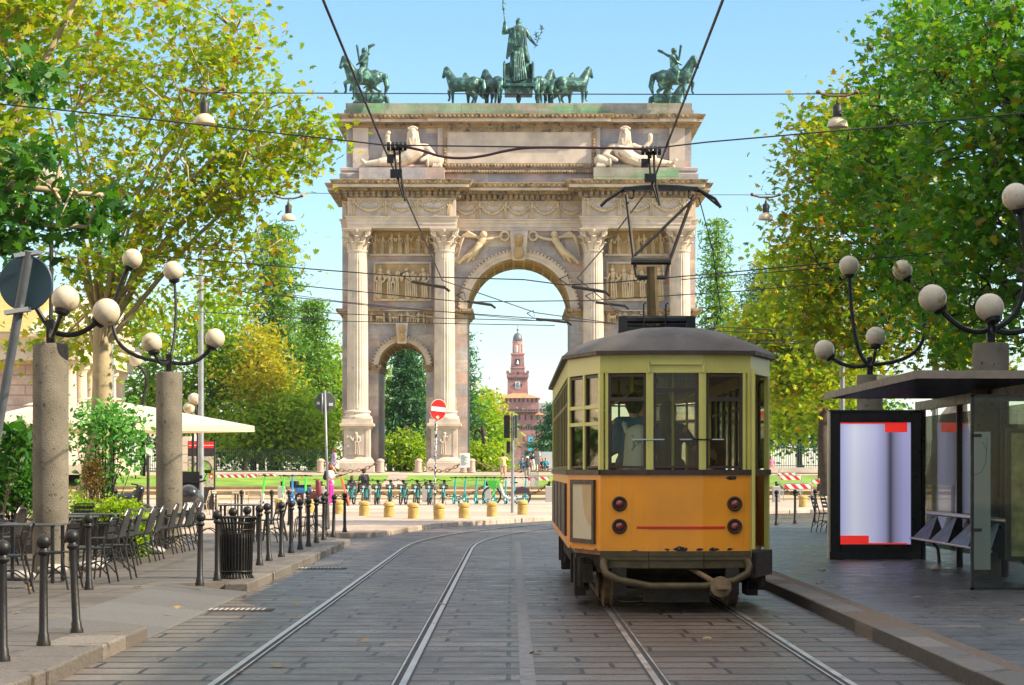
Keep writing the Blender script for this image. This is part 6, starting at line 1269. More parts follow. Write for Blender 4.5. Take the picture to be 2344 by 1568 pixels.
for i in range(20):
    q = spline(st[1:],4)[rg.randint(3,12)] if i % 3 else Vector((1.2+rg.uniform(-.04,.04),-.28,4.4+rg.uniform(0,.6))); a = rg.uniform(-.4,3.5); b.rc(q, q+Vector((math.cos(a)*.2,rg.uniform(-.05,.05),math.sin(a)*.2)),.045,.015,5)
b.build('olive_branch', M['bronze'], t)
b = MB(); b.box(-1.0,1.0,-1.0,1.2,1.22,1.36); b.box(-1.05,1.05,-1.08,-.9,1.14,1.30); b.loft(-.95,.95,-.7,1.1,[(0,.72),(.0,1.22)])
b.build('chariot_platform', M['bronze'], t, bev=.03)
b = MB()
for s in (-1,1): b.prism([(-.9,1.36),(1.0,1.36),(1.1,3.1),(.3,3.12),(-.3,2.9),(-.6,2.0),(-.9,1.75)], *sorted((s*.90,s*1.03)), 'x'); b.rc((s*.98,-.75,1.4),(s*.98,-.35,2.8),.09,.09)
b.prism([(-1.0,1.36),(1.0,1.36),(1.0,3.0),(.6,3.15),(-.6,3.15),(-1.0,3.0)], 1.0,1.15,'y'); b.box(-.92,.92,-.6,-.3,1.36,1.75); b.build('chariot_body', M['bronze'], t, bev=.03)
for s in (-1,1):
    b = MB(); b.torus((s*1.34,-.1,.95), .86, .10, 'x', 32, 8); b.tube([(s*1.2,-.1,.95),(s*1.46,-.1,.95)],.14,10)
    for i in range(4): q = math.pi*i/4; b.tube([(s*1.34,-.1-math.cos(q)*.85,.95-math.sin(q)*.85),(s*1.34,-.1+math.cos(q)*.85,.95+math.sin(q)*.85)],.045,6)
    b.build('wheel', M['bronze'], t, smooth=True)
b = MB(); 
for i in range(9): b.sph((0,0,.08*i+.04), .14-.05*math.sin(i*.9), 8)
b.rc((0,0,0),(0,0,.06),.25,.16); b.build('support', M['bronze'], t, smooth=True)
def rider(px, dy, rz, flip, label, arm, s=1.35, side=1):
    x = (px-CX)/F*(152+dy); t = thing('equestrian_statue', label, 'statue', (x,152+dy,ZT0), R(rz), 'bronze riders at the attic corners')
    fl = lambda b: (b.xf(Matrix.Scale(-1,4,(0,1,0))), setattr(b,'f',[tuple(reversed(f)) for f in b.f]))[0] if flip < 0 else b
    b = horse_mb(s, headturn=.1, lowhead=.06); fl(b); b.build('horse', M['bronze'], t, smooth=True, remesh=.055)
    b = MB(); b.rc((-.05,0,1.6),(-.08,0,2.15),.21,.23); b.rc((-.08,-.2,2.2),(-.08,.2,2.2),.11); b.rc((-.08,0,2.25),(-.06,0,2.48),.09,.13); b.rc((-.08,0,2.50),(-.09,0,2.54),.15,.14)
    for q in (-1,1): b.rc((-.02,q*.15,1.58),(.22,q*.38,1.35),.17,.13); b.rc((.22,q*.38,1.35),(.16,q*.42,.85),.12,.07); b.rc((.16,q*.42,.85),(.28,q*.44,.78),.06,.05)
    b.rc((-.08,-.2,2.2),arm[0],.095,.08); b.rc(arm[0],arm[1],.075,.06); b.rc(arm[1],arm[2],.09,.07); b.rc((-.08,.22,2.2),(.15,.3,1.9),.09,.07); b.rc((.15,.3,1.9),(.35,.15,1.75),.065,.05)
    for i in range(6): b.rc((-.1-.05*i,-.2,1.62),(-.2-.07*i,-.40,.95+.06*i),.07,.06,6)
    b.rc((.2,.12,1.9),(.32,.12,2.7),.05,.07)
    b.xf(Matrix.Scale(s,4)); fl(b); b.build('rider', M['bronze'], t, smooth=True, remesh=.05); return t
rider(830, 1.0, 200, 1, 'bronze rider with raised arm on the near left corner of the attic', ((-.35,-.1,2.4),(-.38,-.1,2.75),(-.62,-.1,2.86)))
rider(843, 8.2, 200, 1, 'bronze rider stretching an arm to the right, behind the left corner rider', ((-.42,-.2,2.15),(-.80,-.2,2.28),(-1.0,-.2,2.33)), s=1.15)
rider(1546, 1.0, -20, -1, 'bronze rider stretching an arm to the left on the near right corner of the attic', ((-.42,-.1,2.3),(-.72,-.1,2.5),(-.9,-.1,2.58)))
rider(1530, 8.2, -20, -1, 'bronze rider holding a wreath, behind the right corner rider', ((-.40,-.2,2.1),(-.62,-.2,2.0),(-.72,-.2,2.2)), s=1.1)
# reclining river gods
M['godstone'] = mat('pale_statue_marble', (.58,.48,.37), .65, 0, .18, 1.5, .3, 9, (.26,.19,.10), 2.2, .60)
def god(flip, label):
    Q = lambda px, py, d=0: ((px-1188)/SX*1.008, 1.15-d, (1080-py)/SX*1.008) if not flip else ((2376-px-1188)/SX*1.008, 1.15-d, (1080-py)/SX*1.008)
    t = thing('river_god_statue', label, 'statue', (.468, 153.2, 21.9)); b = MB()
    b.rc(Q(945,300),Q(945,311,.1),.30,.23); b.rc(Q(945,315,.15),Q(946,330,.25),.24,.15); b.rc(Q(937,303,-.1),Q(934,328),.14,.12); b.rc(Q(953,303,-.1),Q(958,328),.14,.12); b.rc(Q(946,318),Q(950,340),.24,.32)
    b.sph(Q(945,308,.42),.09,8,(.8,1,1.4))
    b.rc(Q(954,346),Q(936,360,.1),.55,.52); b.rc(Q(936,360,.1),Q(914,371),.50,.46); b.rc(Q(930,339),Q(972,338),.27,.28)
    b.rc(Q(976,338),Q(992,356,.2),.26,.2); b.rc(Q(990,356,.2),Q(972,366,.45),.2,.15); b.rc(Q(972,366,.45),Q(966,369,.5),.16,.13)
    b.rc(Q(926,336),Q(904,343,.2),.26,.2); b.rc(Q(904,343,.2),Q(888,325,.2),.19,.14); b.rc(Q(888,325,.2),Q(888,312,.25),.15,.17)
    b.rc(Q(910,370,.1),Q(872,373,.25),.42,.30); b.rc(Q(872,373,.25),Q(838,376,.2),.28,.16); b.rc(Q(838,376,.2),Q(829,368,.3),.17,.12)
    b.rc(Q(905,368,-.2),Q(886,347,-.1),.40,.30); b.rc(Q(886,347,-.1),Q(876,374,-.1),.28,.2)
    b.build('god', M['godstone'], t, smooth=True, remesh=.035, w=1); b.v = b.v
    b = MB()
    for k in range(6): b.rc(Q(938+3*k,318,.3),Q(940+2.4*k,335-abs(k-2.5),.38),.06,.04,6)
    for k in range(7): b.sph(Q(936+3*k,295-3.5*math.sin(k*math.pi/6),.12),.10,8)
    b.build('beard', M['godstone'], t, smooth=True, w=1)
    b = MB(); b.rc(Q(985,372,.2),Q(1003,368,.1),.34,.42); b.torus(Q(980,373,.25),.3,.08,'x',14,6)
    for k in range(5): b.rc(Q(1003-2*k,360,.2),Q(1009-4*k,382,.4),.1,.14,6)
    b.rc(Q(835,381),Q(1005,381),.12); b.build('urn', M['godstone'], t, smooth=True, w=1)
    if not flip: b = MB(); b.tube([Q(886,340,.3),Q(890,310,.3)],.06,6); b.sph(Q(890,306,.3),.16,8); b.build('sceptre', M['godstone'], t, smooth=True, w=1)
    for o in t.children: o.matrix_parent_inverse = Matrix.Translation(Vector((.468,152,1.46))-t.location)
god(False, 'white marble bearded river god reclining on the left attic plinth, arm raised'); god(True, 'white marble bearded river god reclining on the stained right attic plinth')
# ---------------------------------------------------------------- castle tower
D_ = 900.0; ct = thing('castle_tower', 'tall red brick castle tower with clock stage and lead dome seen through the main passage', 'tower', (Wp(1185,1050,D_).x, D_+12, 1.4)); Cx = ct.location.x; CZ = lambda py: Wp(0,py,D_).z; cw = lambda px: px/F*D_
def ctb(n, m, fn, par=ct, **k): b = MB(); fn(b); return b.build(n, M[m], par, w=1 if par is ct else 0, **k)
def lo(b, hw, z0, z1, hw1=None, yo=0): b.loft(Cx-hw,Cx+hw,D_+12-hw,D_+12+hw,[(0,z0),((hw1-hw) if hw1 else 0,z1)])
ctb('great_wall','brick',lambda b: b.box(Cx-cw(52),Cx+cw(62),D_+3,D_+30,1.3,CZ(949)))
ctb('wall_roof','rooftile',lambda b: b.loft(Cx-cw(54),Cx+cw(64),D_+1,D_+30,[(0,CZ(949)),(-2.5,CZ(942.5))]))
ctb('lower_tower','brick',lambda b: b.box(Cx-cw(39),Cx+cw(48),D_-2,D_+20,CZ(943),CZ(911)))
ctb('skirt_roof','rooftile',lambda b: b.loft(Cx-cw(46),Cx+cw(52),D_-4,D_+24,[(0,CZ(911.5)),(-6.2,CZ(899.5))]))
ctb('clock_tower','brick',lambda b: (lo(b,cw(24),CZ(905),CZ(866),cw(23)), lo(b,cw(23),CZ(866),CZ(860),cw(25.5)), lo(b,cw(25.5),CZ(860),CZ(851))))
def mer(b):
    for i in (-1,-.35,.35,1):
        for s in (-1,1): b.box(Cx+cw(23)*i-.6,Cx+cw(23)*i+.6,D_+12+s*cw(25)-.5,D_+12+s*cw(25)+.5,CZ(851),CZ(846.5))
ctb('battlements','brick',mer)
ctb('belfry','brick',lambda b: (lo(b,cw(16.5),CZ(852),CZ(809),cw(14.5)),)); ctb('belfry_cornice','bricklt',lambda b: (lo(b,cw(17.5),CZ(840),CZ(838)), lo(b,cw(16.4),CZ(808.5),CZ(805.3))))
def lant(b):
    for i in range(8): a = 2*math.pi*(i+.5)/8; b.tube([(Cx+cw(10.3)*math.cos(a),D_+12+cw(10.3)*math.sin(a),CZ(806)),(Cx+cw(10.3)*math.cos(a),D_+12+cw(10.3)*math.sin(a),CZ(783))],.45,8)
    b.lathe((Cx,D_+12,0),[(cw(12),CZ(785)),(cw(12),CZ(780)),(cw(13),CZ(779)),(cw(13),CZ(777.6))],8); b.lathe((Cx,D_+12,0),[(cw(11.5),CZ(806)),(cw(11.5),CZ(803))],8)
ctb('lantern','bricklt',lant); ctb('dome','lead',lambda b: (b.lathe((Cx,D_+12,0),[(cw(11.4),CZ(778)),(cw(11),CZ(770)),(cw(9),CZ(763.5)),(cw(5),CZ(759)),(cw(1),CZ(757)),(cw(.5),CZ(751))],16), b.sph((Cx,D_+12,CZ(751)),.5,8), b.tube([(Cx,D_+12,CZ(752)),(Cx,D_+12,CZ(740))],.12,5)), smooth=True)
ctb('heraldic_panel','poster',lambda b: b.box(Cx-cw(6),Cx+cw(6),D_+12-cw(24.2),D_+12-cw(23),CZ(888),CZ(871.5)))
ctb('serpent','blue',lambda b: b.tube([(Cx+cw(1.8*math.sin(t*1.9)),D_+12-cw(24.3),CZ(874+1.4*t)) for t in np.linspace(0,8,16)],.35,5))
def win(n, lst, y):
    b = MB()
    for x0,x1,z0,z1 in lst: b.box(Cx+cw(x0),Cx+cw(x1),y-.15,y+.3,CZ(z1),CZ(z0))
    return b
for nm, lst, y in (('window',[(-39+9.8*i+1,-39+9.8*i+5,912.5,921) for i in range(9)],D_-2),('window',[(-26+14*i,-22+14*i,949.5,961) for i in range(6)],D_+3),('blind_arch',[(-36+6*i,-32.5+6*i,937,941) for i in range(14)],D_-2),('blind_arch',[(-28+5.7*i,-24+5.7*i,974,983) for i in range(14)],D_+3),('machicolation',[(-21+5*i,-18.5+5*i,863,868) for i in range(9)],D_+12-cw(24.4)),('bell_opening',[(-5,5.5,819,833)],D_+12-cw(15.6)),('window',[(-9.5,-7,877,883),(7.5,10,877,883),(-1.5,2,849,856)],D_+12-cw(24.8)),('slit',[(14,15.5,996,1022)],D_+3)):
    for k, q in enumerate(lst): win(nm,[q],y).build(nm, M['winddark'] if nm not in ('blind_arch',) else M['brick'], ct, w=1) if nm != 'blind_arch' else None
    if nm == 'blind_arch': win(nm, lst, y).build('arcade', M['winddark'], ct, w=1)
ctb('bell','white',lambda b: b.lathe((Cx,D_+12-cw(15.6)-.4,0),[(cw(3.2),CZ(831)),(cw(2.2),CZ(826)),(cw(.6),CZ(822))],10))
t = thing('banner','tall plain blue banner hung on the castle tower','banner',(Cx,D_,1.4)); b = MB(); b.box(Cx+cw(24.5),Cx+cw(34.5),D_+2.2,D_+2.5,CZ(1044),CZ(1000)); b.build('cloth', mat('cyan_banner',(.03,.42,.66),.7,0,.05), t, w=1)
t = thing('white_screen','large blank pale hoarding beyond the arch, left of the tram','hoarding',(Wp(1252,1040,172).x,172,1.46)); b = MB(); p, q = Wp(1239,1034,172), Wp(1264,1078,172); b.box(p.x,q.x,172,172.2,1.46,p.z); b.build('panel', mat('pale_blue_panel',(.55,.62,.68),.5,0,.05), t, w=1)
t = thing('apartment_building','grey far building with a roof terrace beyond the park cedar','building',(Wp(1236,1040,1200).x,1200,1.4)); p, q = Wp(1224,929,1200), Wp(1262,1060,1200); b = MB(); b.box(p.x,q.x,1200,1215,1.3,p.z); b.box(p.x+2,p.x+7,1202,1212,p.z,p.z+1.6); b.build('wall', M['granite'], t, w=1)
b = MB()
for i in range(5):
    for j in range(4): b.box(p.x+1+1.7*i,p.x+2+1.7*i,1199.8,1200.1,p.z-3-3*j,p.z-1.4-3*j)
b.build('windows', M['winddark'], t, w=1)
# ---------------------------------------------------------------- gatehouse on the left, gate pillar, building lining the street
M['ghwall'] = brickmat('pink_rusticated_wall', [(.56,.42,.36),(.60,.46,.40),(.54,.41,.36)], (.30,.21,.18), 2.4, .62, .035, .85, plane='xz', bump=.5)
M['ghstone'] = mat('cream_stone', (.60,.50,.38), .8, 0, .15, 1)
t = thing('gatehouse', 'pale pink gatehouse with a row of round columns and a pediment, behind the café', 'building', (-33,148,1.46)); gb = lambda n, m, fn, **k: (lambda b: (fn(b), b.build(n, M[m], t, w=1, **k))[1])(MB())
gb('wall','ghwall',lambda b: b.box(-52,-29.6,140,158,1.3,8.3)); gb('entablature','ghstone',lambda b: (b.loft(-52,-26.4,138.4,158.4,[(0,8.3),(0,9.1),(.25,9.2),(.25,9.5),(.6,9.7),(.6,9.95)]),))
gb('pediment','ghstone',lambda b: b.prism([(138,9.95),(158.8,9.95),(148.4,12.9)],-29.6,-26.0,'x')); gb('roof','ystone',lambda b: b.prism([(137.6,9.97),(159.2,9.97),(148.4,13.2)],-52,-29.6,'x')); gb('step','ghstone',lambda b: b.box(-30,-25.6,137.6,159,1.3,1.9))
for i in range(6):
    y = 139.6+3.5*i; gb('column','ghstone',lambda b: b.lathe((-27.2,y,0),[(.62,1.9),(.62,2.15),(.5,2.25),(.48,4),(.42,7.6),(.42,7.7),(.52,7.85),(.62,7.95),(.62,8.3)],20),smooth=True,auto=35)
for i in range(4):
    f = gb('window','ghstone',lambda b: b.box(-50+5*i,-47.6+5*i,139.85,140.05,3.2,6.8)); b = MB(); b.box(-49.8+5*i,-47.8+5*i,139.8,139.9,3.4,6.5); b.build('pane', M['winddark'], f)
for i in range(2): y = 143+7*i; gb('door','winddark',lambda b: b.box(-29.65,-29.5,y,y+2,1.9,6))
t = thing('gate_pillar', 'rusticated pale stone gate pillar behind the map board', 'pillar', ((427-CX)/F*96,96,.11)); x = (428-CX)/F*96; b = MB()
for k in range(8): b.box(x-.17,x+.2,95.8,96.2,.1+.36*k,.43+.36*k)
b.box(x-.15,x+.18,95.83,96.17,.1,3.0); b.build('blocks', M['ghstone'], t, w=1)
t = thing('apartment_building', 'tall pale apartment building lining the street beyond the right picture edge', 'building', (30,12,0)); b = MB(); b.box(25,38,-45,50,0,20); b.build('wall', M['ghwall'], t, w=1)
b = MB()
for i in range(22):
    for j in range(5): b.box(24.9,25.05,-43+4.2*i,-41.6+4.2*i,2+3.7*j,4.2+3.7*j)
b.build('windows', M['winddark'], t, w=1); b = MB(); b.box(24.4,38.5,-45.5,50.5,20,20.5); b.build('cornice', M['ghstone'], t, w=1)

t = thing('apartment_building', 'long sunlit cream apartment building lining the street beyond the left picture edge', 'building', (-31,20,0)); b = MB(); b.box(-44,-30,-45,70,0,20); b.build('wall', M['ghstone'], t, w=1)
b = MB()
for i in range(26):
    for j in range(5): b.box(-30.05,-29.9,-43+4.2*i,-41.6+4.2*i,2+3.7*j,4.2+3.7*j)
b.build('windows', M['winddark'], t, w=1)
# ---------------------------------------------------------------- vegetation
RNG = np.random.default_rng(11)
PLANE = np.array([(0,-.45,0),(.10,-.28,0),(.46,-.34,-.06),(.26,-.08,.02),(.5,.14,-.06),(.2,.12,.03),(.22,.30,0),(0,.55,-.08),(-.22,.30,0),(-.2,.12,.03),(-.5,.14,-.06),(-.26,-.08,.02),(-.46,-.34,-.06),(-.10,-.28,0)])
OVAL = np.array([(0,-.5,0),(.26,-.1,.05),(.2,.25,.03),(0,.5,-.05),(-.2,.25,.03),(-.26,-.1,.05)])
NEEDLE = np.array([(-.1,-.5,0),(.1,-.5,0),(.16,.2,-.03),(0,.5,-.1),(-.16,.2,-.03)])
def leaves(name, P, size, mat_, par, tpl=PLANE, up=.7, var=.35, flat=None):
    n = len(P); k = len(tpl)
    N_ = RNG.normal(size=(n,3)); N_[:,2] += up*2
    if flat is not None: N_[:,:2] *= flat
    N_ /= np.linalg.norm(N_,axis=1,keepdims=True); T = RNG.normal(size=(n,3)); T -= N_*(T*N_).sum(1,keepdims=True); T /= np.linalg.norm(T,axis=1,keepdims=True); B_ = np.cross(N_,T)
    s = size*(1+var*(RNG.random(n)*2-1)); V = P[:,None,:]+s[:,None,None]*(tpl[None,:,0,None]*T[:,None,:]+tpl[None,:,1,None]*B_[:,None,:]+tpl[None,:,2,None]*N_[:,None,:])
    me = bpy.data.meshes.new(name); me.vertices.add(n*k); me.vertices.foreach_set('co', V.reshape(-1).astype(np.float32)); me.loops.add(n*k); me.loops.foreach_set('vertex_index', np.arange(n*k,dtype=np.int32)); me.polygons.add(n); me.polygons.foreach_set('loop_start', np.arange(0,n*k,k,dtype=np.int32)); me.update(); me.validate(); me.materials.append(mat_)
    o = bpy.data.objects.new(name, me); COL.objects.link(o)
    if par: o.parent = par; o.matrix_parent_inverse = Matrix.Translation(-par.location)
    return o
def inball(n, p=.45):
    d = RNG.normal(size=(n,3)); d /= np.linalg.norm(d,axis=1,keepdims=True); return d*(RNG.random((n,1))**p)
def E(x, y, d, rx, ry, rd): return np.array(Wp(x,y,d)), np.array([rx/F*d, rd, ry/F*d])
M['bark'] = mat('plane_bark', (.42,.34,.20), .9, 0, .25, 3, .4, 14, (.20,.16,.09), 4, .6); M['bark2'] = mat('dark_bark', (.055,.042,.03), .95, 0, .3, 4, .4, 20)
L_sun = leafmat('plane_leaves_yellow_green', [(0,(.13,.25,.012)),(.35,(.22,.36,.014)),(.72,(.36,.44,.016)),(.90,(.48,.42,.02)),(.96,(.36,.16,.03)),(1,(.12,.24,.012))], .55)
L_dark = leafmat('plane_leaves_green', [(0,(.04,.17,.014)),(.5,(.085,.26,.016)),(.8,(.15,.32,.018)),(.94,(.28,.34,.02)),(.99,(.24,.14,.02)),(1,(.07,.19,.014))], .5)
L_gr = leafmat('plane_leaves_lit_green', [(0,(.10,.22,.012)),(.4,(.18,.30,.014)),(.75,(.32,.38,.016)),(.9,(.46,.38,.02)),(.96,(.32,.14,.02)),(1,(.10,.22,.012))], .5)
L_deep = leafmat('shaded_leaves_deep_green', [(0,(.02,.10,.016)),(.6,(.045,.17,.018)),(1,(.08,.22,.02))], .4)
L_park = leafmat('park_leaves_green', [(0,(.11,.27,.012)),(.5,(.25,.42,.014)),(1,(.42,.50,.02))], .45); L_gold = leafmat('golden_leaves', [(0,(.30,.38,.014)),(.6,(.46,.42,.02)),(1,(.48,.34,.03))], .4)
L_cedar = leafmat('cedar_needles', [(0,(.025,.10,.05)),(.6,(.05,.17,.07)),(1,(.09,.22,.07))], .25); L_lime = leafmat('bright_needles', [(0,(.08,.22,.03)),(.6,(.15,.32,.03)),(1,(.22,.36,.04))], .3)
L_wist = leafmat('wisteria_leaves', [(0,(.06,.24,.04)),(.6,(.13,.38,.06)),(1,(.22,.46,.10))], .4, (1,1.2,.7))
def tree(name, label, base, trunk_top, tr, crowns, nsub, per, size, lm, bark='bark', group=None, tpl=PLANE, sig=.42, limbs=5, up=.7, limb_r=.3, cat='tree', twigs=True, kind=None):
    t = thing(name, label, cat, base, 0, group); b = MB(); base = Vector(base); top = Vector(trunk_top); rg = random.Random(int(abs(base.x*31+base.y)))
    m1 = base.lerp(top,.5)+Vector((rg.uniform(-.2,.2),0,0)); b.tube(spline([base-Vector((0,0,.2)),base+Vector((0,0,.4)),m1,top],4), [tr*1.35]+[tr*(1.1-.5*i/12) for i in range(12)], 12)
    ctr = []; w_ = np.array([np.prod(r)**.67 for c, r in crowns]); w_ /= w_.sum()
    for (c, r), q in zip(crowns, w_): ctr.append(c+inball(max(1,int(nsub*q)))*r)
    S = np.concatenate(ctr); tv = np.array(top)
    ends = []
    for (c, r) in crowns:
        for i in range(max(1,int(limbs*np.prod(r)**.33/3+.5))):
            e = c+inball(1,.6)[0]*r*.7; e = Vector(e); mid = top.lerp(e,.45)+Vector((rg.uniform(-.4,.4),rg.uniform(-.4,.4),rg.uniform(0,.8))); st = base.lerp(top, rg.uniform(.75,1)); P_ = spline([st, mid, e],6); r0 = tr*limb_r*rg.uniform(.7,1.2); b.tube(P_, [r0*(1-.75*j/(len(P_)-1)) for j in range(len(P_))], 7); ends += [(P_[j], r0*(1-.75*j/(len(P_)-1))) for j in range(4,len(P_))]
    if twigs and ends:
        EA = np.array([tuple(p) for p, _ in ends])
        for s in S[::2]:
            j = int(((EA-s)**2).sum(1).argmin()); p, r0 = ends[j]; e = Vector(s); mid = p.lerp(e,.5)+Vector((rg.uniform(-.2,.2),rg.uniform(-.2,.2),rg.uniform(-.05,.35))); b.tube([p,p.lerp(mid,.6),mid,mid.lerp(e,.6),e], [min(r0*.5,.035),.025,.018,.012,.006], 4)
    b.build('trunk', M[bark], t, w=1, smooth=True)
    P = np.repeat(S,per,axis=0)+RNG.normal(size=(len(S)*per,3))*np.array([sig,sig,sig*.75])*(.6+.8*RNG.random((len(S)*per,1)))
    leaves('crown', P, size, lm, t, tpl, up); return t
# street planes, left
tree('plane_tree','tall sparse plane tree with yellow green leaves filling the upper left',(-9.6,51,.12),(-9.2,51,5.2),.30,
  [E(190,160,50,230,210,3.5),E(430,130,50,150,150,3),E(540,90,51,75,110,2),E(480,330,50,200,150,3),E(640,300,50,110,120,2),E(710,370,50,60,100,1.5),E(300,430,50,260,130,3),E(560,440,50,170,80,2.5),E(520,590,51,190,75,2.5),E(250,610,50,200,90,2.5),E(300,740,53,130,70,1.5),E(120,800,53,120,90,1.5)], 330, 36, .165, L_sun, limbs=4, limb_r=.2, group='street plane trees', sig=.36)
tree('plane_tree','plane tree at the far upper left with thick mottled limbs',(-9.8,37,.12),(-9.3,37,5.5),.34,[E(-60,60,37,220,190,3),E(120,-40,37,200,110,3),E(-40,330,37,150,120,2.5)], 120, 34, .17, L_sun, limbs=7, limb_r=.45, group='street plane trees')
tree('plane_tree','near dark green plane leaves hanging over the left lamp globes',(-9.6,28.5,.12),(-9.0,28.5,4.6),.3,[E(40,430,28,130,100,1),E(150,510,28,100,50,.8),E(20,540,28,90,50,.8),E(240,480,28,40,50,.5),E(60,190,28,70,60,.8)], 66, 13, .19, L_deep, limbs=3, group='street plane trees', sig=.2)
# street planes, right
tree('plane_tree','dense plane tree filling the right edge of the picture',(10.8,42,.12),(10.6,42,4.6),.34,
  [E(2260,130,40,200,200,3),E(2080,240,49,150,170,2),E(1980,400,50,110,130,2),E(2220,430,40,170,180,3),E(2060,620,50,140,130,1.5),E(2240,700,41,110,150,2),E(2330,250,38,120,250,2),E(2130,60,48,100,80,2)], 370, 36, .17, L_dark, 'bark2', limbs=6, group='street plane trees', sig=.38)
tree('plane_tree','plane tree with a ragged left outline behind the right lamp globes',(12.5,62,.12),(12.2,62,5),.3,
  [E(1880,330,58,80,90,2.5),E(1910,480,60,110,130,3),E(1990,330,60,150,150,3),E(1860,640,60,80,130,2.5),E(1970,760,60,130,110,2.5),E(2100,560,60,160,200,3),E(2230,780,60,120,90,2)], 340, 40, .185, L_gr, 'bark2', limbs=6, group='street plane trees')
tree('plane_tree','yellow lit tree rising beyond the tram, right of the arch',(15.5,112,.5),(15.5,112,6),.32,
  [E(1830,640,110,85,110,3),E(1770,760,110,75,80,3),E(1860,850,110,95,90,3),E(1790,880,110,60,70,3),E(1720,770,112,45,60,2),E(1930,750,110,80,170,3)], 330, 34, .28, L_sun, 'bark2', limbs=5, group='park trees on the right', sig=.6)
tree('plane_tree','leafy tree hanging over the dark fence right of the tram',(17.5,128,.6),(17.5,128,5.5),.3,[E(1850,930,128,100,75,3),E(1790,930,128,40,85,2),E(1930,900,128,90,110,3)], 150, 34, .30, L_park, 'bark2', limbs=4, group='park trees on the right', sig=.6)
# park behind
def park(label, base, crowns, nsub, lm, size=.42, tpl=OVAL, sig=.8, per=30, name='park_tree', group='broadleaf trees of the park', **k):
    b0 = Vector(base); tree(name, label, base, (b0.x, b0.y, b0.z+3.5), .25, crowns, nsub, per, size, lm, 'bark2', group, tpl, sig, 3, .6, .4, twigs=False, **k)
g_ = lambda px, d: ((px-CX)/F*d, d, 1.46)
park('broad green tree at the far left behind the parasol', g_(330,176), [E(330,800,176,100,150,4),E(300,950,176,110,90,3),E(380,950,175,80,90,3),E(150,900,178,120,120,3)], 260, L_park)
park('bright green tree left of the golden one', g_(490,174), [E(480,760,174,80,110,4),E(520,880,174,90,100,3),E(450,950,173,80,90,3)], 240, L_park)
park('golden orange leaved tree in front of the tall cedar', g_(600,172), [E(598,800,172,38,60,3),E(590,880,171,60,60,3),E(625,870,171,36,45,2)], 140, L_gold, .36)
park('low bright green tree behind the fence below the cedar', g_(580,170), [E(560,985,169,80,60,3),E(660,960,169,70,75,3),E(735,975,169,45,85,3),E(620,1010,168,90,45,2)], 300, L_park, .36)
park('tall loose green tree directly left of the arch', g_(758,190), [E(760,860,190,30,90,3),E(735,910,190,35,60,3)], 110, L_park)
park('light green tree inside the left passage', g_(892,196), [E(888,920,196,26,80,2),E(970,900,198,14,80,2)], 90, L_park, .36)
park('yellow green tree inside the main passage', g_(1105,205), [E(1095,960,205,32,55,3),E(1118,1000,205,30,45,3),E(1085,1020,204,35,45,3)], 170, L_gold if False else L_park)
park('golden tree top inside the main passage beside the tower', g_(1120,222), [E(1108,940,222,32,40,3),E(1132,990,222,20,45,2)], 110, L_gold)
park('round clipped green bush in the left passage', g_(930,172), [E(930,1035,172,55,45,2.2)], 130, L_park, .30, name='round_bush', cat='bush', sig=.4, per=34, group='bushes of the park')
park('low green bush at the left foot of the main passage', g_(1105,176), [E(1100,1045,176,45,30,2),E(1140,1058,178,26,20,2)], 90, L_park, .30, name='park_bush', cat='bush', sig=.4, per=30, group='bushes of the park')
park('green tree beyond the right side of the arch', g_(1690,190), [E(1700,800,190,80,70,3),E(1680,900,190,90,90,3),E(1760,950,188,90,90,3)], 200, L_park)
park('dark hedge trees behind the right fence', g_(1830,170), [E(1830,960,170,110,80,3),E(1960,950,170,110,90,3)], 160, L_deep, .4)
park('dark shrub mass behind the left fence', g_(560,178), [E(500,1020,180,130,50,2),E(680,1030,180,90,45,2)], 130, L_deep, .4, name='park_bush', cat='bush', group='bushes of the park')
def cedar(label, px, d, ptop, pbot, hw, lm, tiers=11, per=90, size=.34, lean=0, droop=.25, airy=1.0, prof=lambda t: min(1,.18+1.1*t)):
    x, y, _ = g_(px, d); zt = Wp(0,ptop,d).z; zb = Wp(0,pbot,d).z; t = thing('cedar_tree', label, 'tree', (x,y,1.46), 0, 'cedars of the park'); b = MB(); b.tube([(x,y,1.2),(x+lean*.5,y,(zt+1.4)/2),(x+lean,y,zt)], [.45,.28,.05], 8)
    pads = []; rg = random.Random(px); W_ = hw/F*d
    for i in range(tiers):
        q = (i+.4)/tiers; z = zt+(zb-zt)*q; r = W_*prof(q); nb = int(3+5*q)
        for k in range(nb):
            a = 6.28*(k+rg.random()*.8)/nb; rr = r*rg.uniform(.65,1.1); ex, ey, ez = x+math.cos(a)*rr, y+math.sin(a)*rr, z-droop*rr*rg.uniform(.3,1); b.tube([(x,y,z+.3),((x+ex)/2,(y+ey)/2,(z+ez)/2+.35),(ex,ey,ez)], [.10,.07,.02], 5)
            for f in np.linspace(.25,1,max(2,int(rr*1.3*airy))): pads.append((x+(ex-x)*f, y+(ey-y)*f, z+.3+(ez-z-.3)*f+.25*math.sin(f*3.1)))
    b.build('trunk', M['bark2'], t, w=1, smooth=True); S = np.array(pads); P = np.repeat(S,per,axis=0)+RNG.normal(size=(len(S)*per,3))*np.array([.6,.6,.16])
    P[:,2] -= .22*np.abs(RNG.normal(size=len(P))); leaves('crown', P, size, lm, t, NEEDLE, .5)
cedar('tall layered cedar rising highest behind the left trees', 628, 182, 515, 960, 85, L_lime, 15, per=120, prof=lambda t: .45+.55*t)
cedar('second cedar with drooping boughs between tall cedar and arch', 715, 186, 690, 990, 62, L_lime, 10, per=120)
cedar('dark blue green cedar framed by the left passage', 932, 184, 790, 1010, 62, L_cedar, 10, per=120)
cedar('cedar edge peeping past the left pier of the main passage', 1050, 196, 760, 1060, 55, L_cedar, 10)
